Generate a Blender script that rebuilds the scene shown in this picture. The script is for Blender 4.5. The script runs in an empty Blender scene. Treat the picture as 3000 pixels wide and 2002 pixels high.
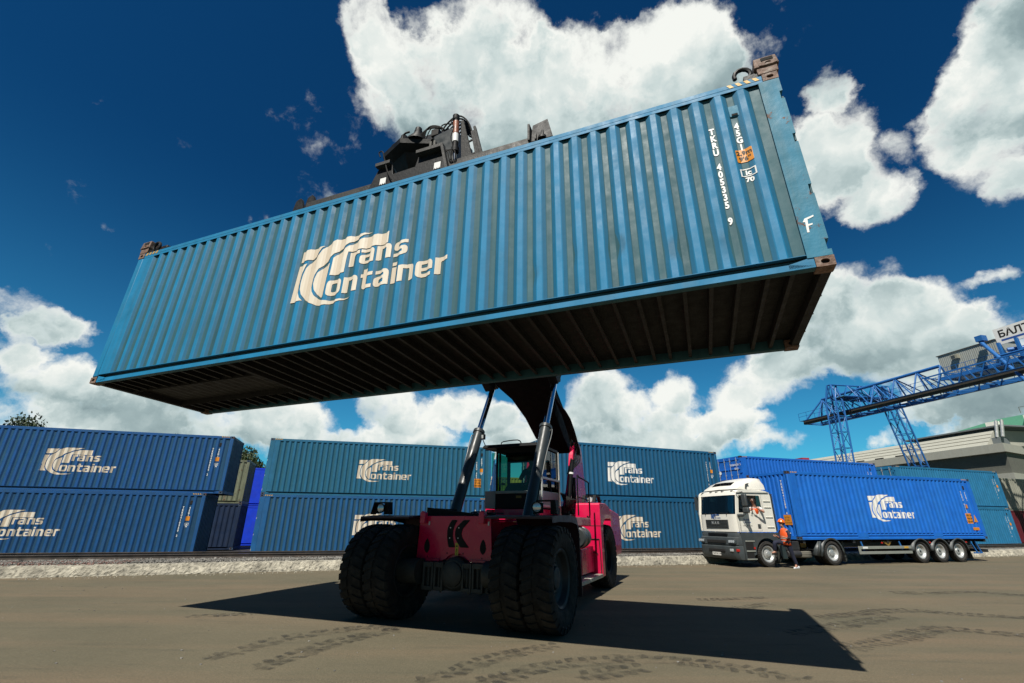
EXPO = 0.42
BGK = 0.075
SKYLO = (0.20, 0.84, 1.02); SKYHI = (0.038, 0.30, 0.52)
CLOUDK = 9.4
CLOUDRAMP = [(0.06,(.24,.33,.35)),(0.32,(.38,.49,.50)),(0.56,(.64,.74,.73)),(0.88,(.97,.99,.94))]
import bpy, bmesh, math, random
from math import sin, cos, pi, radians, sqrt, atan2
from mathutils import Vector, Matrix, Euler, noise
random.seed(7)
S = bpy.context.scene
COL = S.collection

# ------------------------------------------------------------------ camera
CAMH, PITCH, ROLL, FPX = 1.69847, 0.36885, 0.00614, 1367.065
cd = bpy.data.cameras.new('camera'); cam = bpy.data.objects.new('camera', cd); COL.objects.link(cam)
cd.sensor_width = 36; cd.sensor_fit = 'HORIZONTAL'; cd.lens = FPX / 3000 * 36
cd.clip_start = 0.05; cd.clip_end = 6000
cam.matrix_world = Matrix.Translation((0, 0, CAMH)) @ Matrix.Rotation(pi / 2 + PITCH, 4, 'X') @ Matrix.Rotation(ROLL, 4, 'Z')
S.camera = cam

def pixdir(u, v):
    """direction in the place of a point measured on the 3000 px photo (used to choose cloud bearings)"""
    X = u - 1500; Y = -(v - 1001); c, s = cos(-ROLL), sin(-ROLL)
    c, s = cos(0.00614), sin(0.00614)
    a, b = (c * X - s * Y) / FPX, (s * X + c * Y) / FPX
    return Vector((a, cos(PITCH) - b * sin(PITCH), sin(PITCH) + b * cos(PITCH))).normalized()

# ------------------------------------------------------------------ light
SUNV = Vector((-0.257, -0.63, 1.0)).normalized()          # towards the sun
sl = bpy.data.lights.new('sun', 'SUN'); sun = bpy.data.objects.new('sun', sl); COL.objects.link(sun)
sl.energy = 5.0; sl.angle = radians(0.53); sl.color = (1.0, 0.95, 0.86)
sun.rotation_euler = SUNV.to_track_quat('Z', 'Y').to_euler()
S.view_settings.view_transform = 'Standard'; S.view_settings.look = 'None'
S.view_settings.exposure = EXPO; S.view_settings.gamma = 1; S.view_settings.use_curve_mapping = False
S.render.film_transparent = False

# ------------------------------------------------------------------ sky with clouds (world shader)
W = bpy.data.worlds.new('World'); S.world = W; W.use_nodes = True
nt = W.node_tree; N = nt.nodes; LK = nt.links; N.clear()
def lk(a, b): LK.new(a, b)
def val(n, i, x):
    if isinstance(x, (int, float)): n.inputs[i].default_value = x
    elif isinstance(x, (tuple, list, Vector)): n.inputs[i].default_value = tuple(x)
    else: lk(x, n.inputs[i])
def M(op, a, b=0.0, c=None, clamp=False):
    n = N.new('ShaderNodeMath'); n.operation = op; n.use_clamp = clamp
    val(n, 0, a); val(n, 1, b)
    if c is not None: val(n, 2, c)
    return n.outputs[0]
def VM(op, a, b=None, s=None):
    n = N.new('ShaderNodeVectorMath'); n.operation = op; val(n, 0, a)
    if b is not None: val(n, 1, b)
    if s is not None: val(n, 3, s)
    return n.outputs['Value'] if op in ('DOT_PRODUCT', 'LENGTH') else n.outputs[0]
def NZ(vec, scale, detail, rough=0.5, col=False, lac=2.0):
    n = N.new('ShaderNodeTexNoise'); n.noise_dimensions = '3D'; lk(vec, n.inputs['Vector'])
    n.inputs['Scale'].default_value = scale; n.inputs['Detail'].default_value = detail
    n.inputs['Roughness'].default_value = rough; n.inputs['Lacunarity'].default_value = lac
    return n.outputs['Color'] if col else n.outputs['Fac']
def MIX(f, a, b):
    n = N.new('ShaderNodeMix'); n.data_type = 'RGBA'; val(n, 0, f)
    for i, x in ((6, a), (7, b)):
        if isinstance(x, tuple): n.inputs[i].default_value = x + (1,) if len(x) == 3 else x
        else: lk(x, n.inputs[i])
    return n.outputs[2]
def MR(x, a, b, c=0.0, d=1.0, smooth=True):
    n = N.new('ShaderNodeMapRange'); n.interpolation_type = 'SMOOTHSTEP' if smooth else 'LINEAR'
    val(n, 0, x)
    for i, q in enumerate((a, b, c, d)): n.inputs[i + 1].default_value = q
    return n.outputs[0]
tc = N.new('ShaderNodeTexCoord'); D = tc.outputs['Generated']
sky = N.new('ShaderNodeTexSky'); sky.sky_type = 'NISHITA'; sky.sun_disc = False
sky.sun_elevation = math.asin(SUNV.z); sky.sun_rotation = atan2(SUNV.x, SUNV.y)
sky.altitude = 150; sky.air_density = 1.0; sky.dust_density = 0.4; sky.ozone_density = 2.0
sep = N.new('ShaderNodeSeparateXYZ'); lk(D, sep.inputs[0]); DZ = sep.outputs['Z']
# polarised deep blue overhead, turquoise low down
grade = MIX(MR(DZ, 0.02, 0.62), SKYLO, SKYHI)
gm = N.new('ShaderNodeMix'); gm.data_type = 'RGBA'; gm.blend_type = 'MULTIPLY'; gm.inputs[0].default_value = 1
# unseen sky behind the camera dimmed unphysically, to cut the fill light
bk = MR(VM('DOT_PRODUCT', D, (0.257, 0.63, 0)), -0.45, 0.05, 0.38, 1.0)
gs = VM('SCALE', grade, s=bk)
lk(sky.outputs[0], gm.inputs[6]); lk(gs, gm.inputs[7]); skycol = gm.outputs[2]
# warp
w1 = VM('SUBTRACT', NZ(D, 5.5, 7, 0.62, col=True), (0.5, 0.5, 0.5))
w2 = VM('SUBTRACT', NZ(D, 2.3, 3, 0.5, col=True), (0.5, 0.5, 0.5))
P = VM('ADD', VM('ADD', D, VM('SCALE', w1, s=0.15)), VM('SCALE', w2, s=0.10))
V = 1.2766
BL = [ # view-px x, y, rx, ry, weight   (bearings of the cloud heaps)
 (905,70,90,80,1),(860,20,60,50,1),(950,180,120,70,1),(1110,110,115,105,1),(1080,230,120,110,1),(1150,300,90,80,1.0),(1270,230,130,120,1.1),
 (1400,130,120,75,1),(1530,60,90,75,1),(1540,190,150,110,1.1),(1400,260,150,100,1.1),(1640,150,65,70,.9),(1690,220,90,60,.7),(1250,110,40,50,.5),(1600,300,110,80,1),
 (1890,200,48,55,.9),(1900,300,90,85,1),(1950,420,95,90,1),(1990,520,75,50,.9),(2055,460,50,45,.8),(1850,380,70,90,1),
 (2290,80,90,90,1),(2200,180,85,80,1),(2280,300,130,130,1.1),(2130,340,85,65,.9),(2350,180,80,90,1),(2370,430,80,60,.8),(2180,240,90,70,.9),(2340,20,70,60,.8),
 (1960,670,110,55,1),(2100,690,90,45,.9),(1900,760,150,80,1.1),(2080,790,170,70,1.1),(1780,860,110,60,1.0),(2240,780,130,60,.9),(2320,890,140,80,1),(2150,900,140,60,.8),(2300,640,60,25,.6),
 (50,715,80,55,1),(105,760,55,40,.9),(10,790,60,60,1),(60,880,100,50,1),(190,930,110,50,1),(330,940,100,50,1),(450,935,70,50,1),(600,960,110,50,1),(700,985,90,45,1),(880,925,55,50,1),(940,965,90,50,1),
 (1070,935,60,50,1),(1150,960,70,45,.9),(1370,905,85,50,1),(1330,985,100,50,1),(1560,895,55,40,1),(1490,955,90,50,1),(1690,950,75,42,1),(1620,1000,100,40,.9),(1800,1030,70,24,.8),
 (2120,965,60,32,1),(2040,1010,50,25,.9),(2250,960,90,50,1),(1750,985,60,26,.8),(150,1000,160,40,.9),(420,1010,150,38,.9),(700,1030,160,30,.9),(960,1030,130,30,.9),(1180,1020,90,30,.9),(1450,1030,150,32,.9),(2250,1030,140,32,.9),
 (380,545,38,20,.55),(275,545,60,14,.42),(585,497,62,20,.5),(175,765,40,20,.45),(2270,650,50,25,.5),(1750,110,50,40,.42)]
wsum = None; Pq = P    # Pq carries P along the chain, so the heaps are evaluated one after another
for (x, y, rx, ry, wt) in BL:
    c = pixdir(x * V, y * V)
    ex = (pixdir((x + rx) * V, y * V) - c).length; ey = (pixdir(x * V, (y - ry) * V) - c).length
    d = VM('MULTIPLY', VM('SUBTRACT', Pq, c), (1 / ex, 1 / ex, 1 / ey))
    q = VM('DOT_PRODUCT', d, d)
    wgt = M('MULTIPLY', M('SUBTRACT', 1.0, M('MULTIPLY', q, 0.45), clamp=True), wt)
    sz = N.new('ShaderNodeSeparateXYZ'); lk(d, sz.inputs[0])
    hz = M('MULTIPLY', wgt, sz.outputs['Z'])
    cx = N.new('ShaderNodeCombineXYZ'); lk(wgt, cx.inputs[0]); lk(hz, cx.inputs[1])
    wsum = cx.outputs[0] if wsum is None else VM('ADD', wsum, cx.outputs[0])
    k = N.new('ShaderNodeVectorMath'); k.operation = 'MULTIPLY_ADD'; lk(wsum, k.inputs[0]); k.inputs[1].default_value = (1e-7, 1e-7, 1e-7); lk(Pq, k.inputs[2]); Pq = k.outputs[0]
sa = N.new('ShaderNodeSeparateXYZ'); lk(wsum, sa.inputs[0]); wsum = sa.outputs[0]; hsum = sa.outputs[1]
fb = NZ(VM('ADD', D, VM('SCALE', w1, s=0.05)), 7.0, 10, 0.62)
fine = M('MULTIPLY', M('SUBTRACT', fb, 0.52), 3.0)
wc = M('MINIMUM', wsum, 1.15)
dens = M('ADD', wc, fine)
alpha = MR(dens, 0.26, 0.98)
# outside the photograph's view: scattered cumulus from noise alone
f2 = NZ(P, 3.2, 8, 0.55)
back = M('MULTIPLY', MR(f2, 0.64, 0.76), MR(VM('DOT_PRODUCT', D, (0, 1, 0)), 0.15, -0.2))
alpha = M('MAXIMUM', alpha, back)
hrat = M('DIVIDE', hsum, M('MAXIMUM', wsum, 0.12))
# light and shade of the heaps: sunlit shoulders above, grey flat bases, lumps from noise
lump = NZ(P, 3.4, 5, 0.48)
lump2 = NZ(VM('ADD', P, (-0.012, -0.02, 0.05)), 3.4, 5, 0.48)
relief = M('MULTIPLY', M('SUBTRACT', lump, lump2), 3.2)
sh = M('ADD', M('ADD', M('MULTIPLY', hrat, 0.34), 0.50), relief)
sh = M('ADD', sh, M('MULTIPLY', M('SUBTRACT', 1.0, MR(dens, 0.5, 1.2)), 0.42))
cr = N.new('ShaderNodeValToRGB'); lk(sh, cr.inputs[0])
e = cr.color_ramp.elements
CR = CLOUDRAMP
e[0].position = CR[0][0]; e[0].color = CR[0][1] + (1,)
e[1].position = CR[-1][0]; e[1].color = CR[-1][1] + (1,)
for pos, c in CR[1:-1]:
    k = e.new(pos); k.color = c + (1,)
cs = N.new('ShaderNodeMix'); cs.data_type = 'RGBA'; cs.blend_type = 'MULTIPLY'; cs.inputs[0].default_value = 1
lk(cr.outputs[0], cs.inputs[6]); cs.inputs[7].default_value = (CLOUDK, CLOUDK, CLOUDK, 1)
fin = MIX(alpha, skycol, cs.outputs[2])
bg = N.new('ShaderNodeBackground'); lk(fin, bg.inputs[0]); bg.inputs[1].default_value = BGK
wo = N.new('ShaderNodeOutputWorld'); lk(bg.outputs[0], wo.inputs[0])
W.cycles.sampling_method = 'MANUAL'; W.cycles.sample_map_resolution = 512

# ================================================================== helpers
def mat(name, col, rough=0.6, metal=0.0, spec=0.5, noise=0.0, nscale=3.0, bump=0.0, bscale=20.0, streak=0.0, dirt=None, dirtamt=0.0, dirtscale=1.5, rust=0.0, coat=0.0, top=None, recess=None):
    """procedural paint: base colour varied by noise, vertical rain streaks, dirt and rust blotches, bump"""
    m = bpy.data.materials.new(name); m.use_nodes = True; t = m.node_tree; n = t.nodes; L = t.links
    b = n['Principled BSDF']; b.inputs['Roughness'].default_value = rough; b.inputs['Metallic'].default_value = metal
    b.inputs['Specular IOR Level'].default_value = spec; b.inputs['Coat Weight'].default_value = coat
    tc = n.new('ShaderNodeTexCoord'); oi = n.new('ShaderNodeObjectInfo')
    ad = n.new('ShaderNodeVectorMath'); ad.operation = 'MULTIPLY_ADD'; L.new(oi.outputs['Random'], ad.inputs[0]); ad.inputs[1].default_value = (37, 91, 53); L.new(tc.outputs['Object'], ad.inputs[2])
    src = ad.outputs[0]
    def nz(scale, detail=5, sc=None, rough_=0.55):
        x = n.new('ShaderNodeTexNoise'); x.inputs['Scale'].default_value = scale; x.inputs['Detail'].default_value = detail; x.inputs['Roughness'].default_value = rough_
        if sc:
            mp = n.new('ShaderNodeMapping'); mp.inputs['Scale'].default_value = sc; L.new(src, mp.inputs[0]); L.new(mp.outputs[0], x.inputs['Vector'])
        else: L.new(src, x.inputs['Vector'])
        return x.outputs['Fac']
    def mr(x, a, b_, c, d):
        r = n.new('ShaderNodeMapRange'); r.clamp = True; L.new(x, r.inputs[0])
        for i, q in enumerate((a, b_, c, d)): r.inputs[i + 1].default_value = q
        return r.outputs[0]
    def mix(f, a, c):
        x = n.new('ShaderNodeMix'); x.data_type = 'RGBA'
        if isinstance(f, float): x.inputs[0].default_value = f
        else: L.new(f, x.inputs[0])
        for i, q in ((6, a), (7, c)):
            if isinstance(q, tuple): x.inputs[i].default_value = q + (1,)
            else: L.new(q, x.inputs[i])
        return x.outputs[2]
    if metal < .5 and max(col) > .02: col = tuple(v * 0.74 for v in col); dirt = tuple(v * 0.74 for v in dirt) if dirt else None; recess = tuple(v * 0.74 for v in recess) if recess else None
    c = tuple(col)
    out = c
    if noise: 
        dk = tuple(v * (1 - noise) for v in c); lt = tuple(min(1, v * (1 + noise)) for v in c)
        out = mix(mr(nz(nscale), 0.3, 0.7, 0, 1), dk, lt)
    if streak:
        s = mr(nz(1.0, 4, (7, 7, 0.25)), 0.45, 0.75, 0, streak)
        out = mix(s, out, dirt or tuple(v * 0.45 for v in c))
    if recess:      # chalked, dusty paint in the troughs of the corrugation; flank shade painted into the colour, brown streaks on lettering
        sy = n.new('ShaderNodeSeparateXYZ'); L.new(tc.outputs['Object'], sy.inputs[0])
        flank_shade_grime = tuple(a_ * 0.5 + b_ * (0.16 if max(c) < .5 else .45) for a_, b_ in zip(c, recess))
        out = mix(mr(sy.outputs['Y'], 0.008, 0.016, 0, .85), out, flank_shade_grime)
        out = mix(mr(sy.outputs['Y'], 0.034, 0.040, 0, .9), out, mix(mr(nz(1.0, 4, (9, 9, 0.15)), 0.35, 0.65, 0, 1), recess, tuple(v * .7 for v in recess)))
    if dirtamt:
        s = mr(nz(dirtscale, 7), 0.5, 0.75, 0, dirtamt)
        out = mix(s, out, dirt or (0.1, 0.08, 0.06))
    if rust:
        s = mr(nz(4.5, 9, None, 0.7), 0.66 - rust * 0.1, 0.70 - rust * 0.1, 0, 1)
        out = mix(s, out, (0.09, 0.035, 0.018))
    if top is not None:   # dust lying on faces that look up
        g = n.new('ShaderNodeNewGeometry'); sx = n.new('ShaderNodeSeparateXYZ'); L.new(g.outputs['Normal'], sx.inputs[0])
        out = mix(mr(sx.outputs['Z'], 0.5, 0.95, 0, 0.7), out, top)
    if isinstance(out, tuple): b.inputs['Base Color'].default_value = out + (1,)
    else: L.new(out, b.inputs['Base Color'])
    if noise or dirtamt:
        L.new(mr(nz(nscale * 2.3), 0.3, 0.7, max(0, rough - 0.1), min(1, rough + 0.12)), b.inputs['Roughness'])
    if bump:
        bp = n.new('ShaderNodeBump'); bp.inputs['Strength'].default_value = bump; bp.inputs['Distance'].default_value = 0.02
        L.new(nz(bscale, 6), bp.inputs['Height']); L.new(bp.outputs[0], b.inputs['Normal'])
    return m

class MB:
    """mesh builder: collects shapes, builds ONE mesh object"""
    def __init__(s): s.v = []; s.f = []; s.mi = []; s.cur = 0
    def add(s, vs, fs):
        o = len(s.v); s.v += [tuple(v) for v in vs]; s.f += [tuple(o + i for i in f) for f in fs]; s.mi += [s.cur] * len(fs); return s
    def box(s, x0, x1, y0, y1, z0, z1):
        return s.add([(x0,y0,z0),(x1,y0,z0),(x1,y1,z0),(x0,y1,z0),(x0,y0,z1),(x1,y0,z1),(x1,y1,z1),(x0,y1,z1)],
                     [(0,3,2,1),(4,5,6,7),(0,1,5,4),(1,2,6,5),(2,3,7,6),(3,0,4,7)])
    def hexa(s, p):  # eight corners, bottom 0-3 ccw, top 4-7
        return s.add(p, [(0,3,2,1),(4,5,6,7),(0,1,5,4),(1,2,6,5),(2,3,7,6),(3,0,4,7)])
    def prism(s, poly, ax, a, b):
        """polygon (list of 2D) in the plane across axis ax, extruded a..b; a<b"""
        def P(q, t):
            return {'X': (t, q[0], q[1]), 'Y': (q[0], t, q[1]), 'Z': (q[0], q[1], t)}[ax]
        ar = sum(poly[i][0] * poly[(i+1) % len(poly)][1] - poly[(i+1) % len(poly)][0] * poly[i][1] for i in range(len(poly)))
        if (ar < 0) != (ax == 'Y'): poly = poly[::-1]
        n = len(poly); vs = [P(q, a) for q in poly] + [P(q, b) for q in poly]
        fs = [tuple(range(n))[::-1], tuple(range(n, 2 * n))] + [(i, (i+1) % n, n + (i+1) % n, n + i) for i in range(n)]
        return s.add(vs, fs)
    def cyl(s, p0, p1, r0, r1=None, n=20, caps=True):
        p0 = Vector(p0); p1 = Vector(p1); r1 = r0 if r1 is None else r1
        d = (p1 - p0).normalized(); a = d.orthogonal().normalized(); b = d.cross(a)
        vs = [p0 + (a * cos(2*pi*i/n) + b * sin(2*pi*i/n)) * r0 for i in range(n)] + [p1 + (a * cos(2*pi*i/n) + b * sin(2*pi*i/n)) * r1 for i in range(n)]
        fs = [(i, (i+1) % n, n + (i+1) % n, n + i) for i in range(n)]
        if caps: fs += [tuple(range(n))[::-1], tuple(range(n, 2*n))]
        return s.add(vs, fs)
    def bar(s, p0, p1, w, h=None):
        """square bar between two points"""
        p0 = Vector(p0); p1 = Vector(p1); h = w if h is None else h
        d = (p1 - p0).normalized(); up = Vector((0,0,1)) if abs(d.z) < 0.95 else Vector((0,1,0))
        a = d.cross(up).normalized() * w / 2; b = a.cross(d).normalized() * h / 2
        return s.add([p0-a-b, p0+a-b, p0+a+b, p0-a+b, p1-a-b, p1+a-b, p1+a+b, p1-a+b], [(0,1,2,3)[::1],(7,6,5,4),(1,0,4,5),(2,1,5,6),(3,2,6,7),(0,3,7,4)])
    def tube(s, pts, r, n=8, sm=3):
        pts = [Vector(p) for p in pts]
        if isinstance(r, list) and sm and len(pts) > 2:
            n0 = len(r); r = [r[int(i/sm)] + (r[min(int(i/sm)+1, n0-1)] - r[int(i/sm)]) * (i/sm - int(i/sm)) for i in range((n0-1)*sm+1)]
        if sm and len(pts) > 2:
            out = []
            for i in range(len(pts) - 1):
                p0 = pts[max(i-1, 0)]; p1 = pts[i]; p2 = pts[i+1]; p3 = pts[min(i+2, len(pts)-1)]
                for k in range(sm):
                    t = k / sm
                    out.append(0.5 * ((2*p1) + (p2-p0)*t + (2*p0-5*p1+4*p2-p3)*t*t + (3*p1-p0-3*p2+p3)*t**3))
            pts = out + [pts[-1]]
        o = len(s.v); ref = None; nf = len(pts)
        for i, p in enumerate(pts):
            d = (pts[min(i+1, nf-1)] - pts[max(i-1, 0)]).normalized()
            if ref is None: ref = d.orthogonal().normalized()
            a = (ref - d * ref.dot(d)).normalized(); ref = a; b = d.cross(a)
            rr = r[i] if isinstance(r, list) else r
            s.v += [tuple(p + (a * cos(2*pi*k/n) + b * sin(2*pi*k/n)) * rr) for k in range(n)]
        fs = []
        for i in range(nf - 1):
            for k in range(n): fs.append((o + i*n + k, o + i*n + (k+1) % n, o + (i+1)*n + (k+1) % n, o + (i+1)*n + k))
        fs += [tuple(o + k for k in range(n))[::-1], tuple(o + (nf-1)*n + k for k in range(n))]
        s.f += fs; s.mi += [s.cur] * len(fs); return s
    def lathe(s, prof, c, ax='X', n=32, closed=False):
        """profile [(a, r)] revolved about axis ax through c"""
        c = Vector(c); o = len(s.v); m = len(prof)
        for i in range(n):
            t = 2 * pi * i / n
            for a, r in prof:
                p = {'X': (a, r*cos(t), r*sin(t)), 'Y': (r*sin(t), a, r*cos(t)), 'Z': (r*cos(t), r*sin(t), a)}[ax]
                s.v.append(tuple(c + Vector(p)))
        fs = []
        for i in range(n):
            for k in range(m if closed else m - 1):
                fs.append((o + i*m + k, o + ((i+1) % n)*m + k, o + ((i+1) % n)*m + (k+1) % m, o + i*m + (k+1) % m))
        s.f += fs; s.mi += [s.cur] * len(fs); return s
    def build(s, name, mats, parent=None, bev=0.0, smooth=35, fix=True):
        me = bpy.data.meshes.new(name); me.from_pydata(s.v, [], s.f)
        if not isinstance(mats, (list, tuple)): mats = [mats]
        for m in mats: me.materials.append(m)
        me.polygons.foreach_set('material_index', s.mi)
        if fix:
            bm = bmesh.new(); bm.from_mesh(me); bmesh.ops.recalc_face_normals(bm, faces=bm.faces); bm.to_mesh(me); bm.free()
        if smooth:
            me.polygons.foreach_set('use_smooth', [True] * len(me.polygons)); me.set_sharp_from_angle(angle=radians(smooth))
        me.update()
        o = bpy.data.objects.new(name, me); COL.objects.link(o); o.parent = parent
        if bev:
            b = o.modifiers.new('bevel', 'BEVEL'); b.width = bev; b.segments = 2; b.limit_method = 'ANGLE'; b.angle_limit = radians(40); b.harden_normals = False
        return o

def tag(o, label=None, cat=None, group=None, kind=None):
    if label: o['label'] = label
    if cat: o['category'] = cat
    if group: o['group'] = group
    if kind: o['kind'] = kind
    return o
def thing(name, label, cat, loc=(0,0,0), rz=0.0, group=None, rot=None):
    o = bpy.data.objects.new(name, None); COL.objects.link(o); o.location = loc
    o.rotation_euler = rot if rot else (0, 0, rz); o.empty_display_size = 0.3
    return tag(o, label, cat, group)
def copytree(o, parent=None):
    c = o.copy(); COL.objects.link(c); c.parent = parent
    for ch in list(o.children): copytree(ch, c)
    return c

def rounded(poly, radii, seg=4):
    """2D polygon with rounded corners"""
    out = []; n = len(poly)
    for i, p in enumerate(poly):
        r = radii[i] if isinstance(radii, (list, tuple)) else radii
        p = Vector(p); a = Vector(poly[i-1]) - p; b = Vector(poly[(i+1) % n]) - p
        if r <= 0: out.append(tuple(p)); continue
        r = min(r, a.length * 0.49, b.length * 0.49)
        p0 = p + a.normalized() * r; p1 = p + b.normalized() * r
        for k in range(seg + 1):
            t = k / seg; q = p0 * (1-t)**2 + p * 2*t*(1-t) + p1 * t*t
            out.append(tuple(q))
    return out

def shape2d(polys, thick=0.0):
    """filled 2D outlines (holes by even-odd) -> temporary mesh in XY"""
    cu = bpy.data.curves.new('tmp', 'CURVE'); cu.dimensions = '2D'; cu.fill_mode = 'BOTH' if thick else 'FRONT'; cu.extrude = thick
    for poly in polys:
        sp = cu.splines.new('POLY'); sp.points.add(len(poly) - 1); sp.use_cyclic_u = True
        for i, q in enumerate(poly): sp.points[i].co = (q[0], q[1], 0, 1)
    return curve_mesh(cu)
def curve_mesh(cu):
    ob = bpy.data.objects.new('tmp', cu); COL.objects.link(ob)
    dg = bpy.context.evaluated_depsgraph_get(); dg.update()
    me = bpy.data.meshes.new_from_object(ob.evaluated_get(dg)); bpy.data.objects.remove(ob); bpy.data.curves.remove(cu)
    return me
def textmesh(body, size=1.0, align='LEFT', bold=0.0, shear=0.0, space=1.0, line=1.0, xs=1.0, res=3):
    cu = bpy.data.curves.new('tmp', 'FONT'); cu.body = body; cu.size = size; cu.align_x = align; cu.offset = bold; cu.shear = shear
    cu.space_character = space; cu.space_line = line; cu.resolution_u = res; cu.fill_mode = 'FRONT'; cu.dimensions = '2D'
    me = curve_mesh(cu)
    if xs != 1.0:
        for v in me.vertices: v.co.x *= xs
    return me
def flat_on(meshes, name, m, parent, mapf, cuts=None, rev=False):
    """joins flat XY meshes [(mesh, ox, oy)], cuts them at x positions, maps (x, y) -> place with mapf"""
    bm = bmesh.new()
    for me, ox, oy in meshes:
        t = bmesh.new(); t.from_mesh(me); bmesh.ops.translate(t, vec=(ox, oy, 0), verts=t.verts)
        tm = bpy.data.meshes.new('t'); t.to_mesh(tm); t.free(); bm.from_mesh(tm); bpy.data.meshes.remove(tm)
    if cuts:
        for x in cuts: bmesh.ops.bisect_plane(bm, geom=bm.verts[:] + bm.edges[:] + bm.faces[:], plane_co=(x, 0, 0), plane_no=(1, 0, 0))
    for v in bm.verts: v.co = Vector(mapf(v.co.x, v.co.y))
    bmesh.ops.recalc_face_normals(bm, faces=bm.faces)
    for f in bm.faces: f.smooth = False
    o = bpy.data.meshes.new(name); bm.to_mesh(o); bm.free(); o.materials.append(m)
    ob = bpy.data.objects.new(name, o); COL.objects.link(ob); ob.parent = parent
    return ob
def label_text(body, name, m, parent, origin, ex, ey, size, **k):
    ex = Vector(ex); ey = Vector(ey); origin = Vector(origin)
    return flat_on([(textmesh(body, size, **k), 0, 0)], name, m, parent, lambda x, y: origin + ex * x + ey * y)

# ================================================================== materials
def paint(name, col, **k):
    a = dict(rough=0.58, spec=0.3, noise=0.13, nscale=2.2, streak=0.35, dirtamt=0.25, dirt=tuple(v * 0.5 + 0.03 for v in col), bump=0.12, bscale=9)
    a.update(k); return mat(name, col, **a)
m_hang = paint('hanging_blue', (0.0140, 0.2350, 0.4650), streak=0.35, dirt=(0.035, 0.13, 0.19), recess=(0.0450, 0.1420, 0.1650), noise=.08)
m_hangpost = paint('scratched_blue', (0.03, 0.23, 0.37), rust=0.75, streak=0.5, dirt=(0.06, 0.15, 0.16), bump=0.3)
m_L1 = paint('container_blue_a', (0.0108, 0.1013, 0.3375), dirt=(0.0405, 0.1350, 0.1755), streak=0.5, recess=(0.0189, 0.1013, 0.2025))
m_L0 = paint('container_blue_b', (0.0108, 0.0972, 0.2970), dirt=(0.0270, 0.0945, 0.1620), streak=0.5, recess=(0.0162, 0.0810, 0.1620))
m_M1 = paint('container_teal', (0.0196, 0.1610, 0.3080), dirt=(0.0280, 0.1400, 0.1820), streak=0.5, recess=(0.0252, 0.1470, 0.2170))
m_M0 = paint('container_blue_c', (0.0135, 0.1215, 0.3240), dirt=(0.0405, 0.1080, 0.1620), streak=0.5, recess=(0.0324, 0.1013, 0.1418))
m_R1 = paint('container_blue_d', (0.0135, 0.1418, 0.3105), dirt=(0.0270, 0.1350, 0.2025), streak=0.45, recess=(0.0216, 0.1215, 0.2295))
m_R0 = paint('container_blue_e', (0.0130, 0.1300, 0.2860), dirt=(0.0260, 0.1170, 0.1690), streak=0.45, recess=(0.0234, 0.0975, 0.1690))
m_E = paint('container_bright_blue', (0.0120, 0.1650, 0.6750), dirt=(0.0300, 0.1500, 0.5400), streak=0.25, dirtamt=0.15)
m_T = paint('container_royal_blue', (0.0120, 0.1725, 0.7050), dirt=(0.0300, 0.2250, 0.6300), streak=0.35, dirtamt=0.2)
m_F = paint('container_sea_blue', (0.0252, 0.2030, 0.4060), dirt=(0.0280, 0.1820, 0.2800), streak=0.4)
m_vivid = paint('container_vivid_blue', (0.0065, 0.0585, 0.8060), streak=0.1)
m_olive = paint('container_olive', (0.2210, 0.2470, 0.1690), rust=0.7, dirt=(0.0780, 0.0780, 0.0455), dirtamt=0.5)
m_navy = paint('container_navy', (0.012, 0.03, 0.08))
m_ochre = paint('container_ochre', (.42, .36, .07))
m_grey = paint('container_grey', (0.36, 0.36, 0.29), streak=0.3)
m_mar = paint('container_maroon', (0.13, 0.01, 0.02))
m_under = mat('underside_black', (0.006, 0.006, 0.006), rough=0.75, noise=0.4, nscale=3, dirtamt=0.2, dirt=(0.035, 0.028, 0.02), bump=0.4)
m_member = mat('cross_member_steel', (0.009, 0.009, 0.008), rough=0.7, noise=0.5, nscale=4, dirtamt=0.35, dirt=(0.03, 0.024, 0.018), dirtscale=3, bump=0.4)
m_cast = mat('rusty_casting', (0.20, 0.12, 0.085), rough=0.7, noise=0.4, nscale=14, dirtamt=0.8, dirt=(0.35, 0.30, 0.26), dirtscale=10, bump=0.7)
m_castb = mat('blue_casting', (0.05, 0.09, 0.15), rough=0.6, noise=0.3, rust=1.2, bump=0.3)
m_hole = mat('dark_opening', (0.006, 0.006, 0.006), rough=0.9)
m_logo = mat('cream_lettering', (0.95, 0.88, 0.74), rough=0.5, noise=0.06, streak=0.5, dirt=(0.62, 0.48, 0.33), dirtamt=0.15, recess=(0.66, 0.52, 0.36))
m_logow = mat('white_lettering', (1.0, 0.98, 0.92), rough=0.5, noise=0.04, streak=0.2, dirt=(0.6, 0.6, 0.5))
m_mark = mat('white_marking', (0.95, 0.97, 0.95), rough=0.5)
m_orange = mat('orange_sticker', (0.80, 0.30, 0.02), rough=0.45, noise=0.05)
m_ink = mat('black_print', (0.015, 0.012, 0.01), rough=0.6)
m_haz = mat('hazard_yellow', (0.72, 0.42, 0.05), rough=0.5, noise=0.2, nscale=20)
m_galv = mat('galvanised_rod', (0.55, 0.56, 0.54), rough=0.45, metal=0.6, noise=0.1)
m_rail = mat('rail_steel', (0.10, 0.085, 0.075), rough=0.6, metal=0.4, noise=0.4, dirtamt=0.5, dirt=(0.12, 0.07, 0.04))
m_railtop = mat('polished_rail_head', (0.62, 0.60, 0.58), rough=0.25, metal=1.0)
m_conc = mat('sleeper_concrete', (0.22, 0.21, 0.18), rough=0.9, noise=0.3, nscale=8, bump=0.6)
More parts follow.
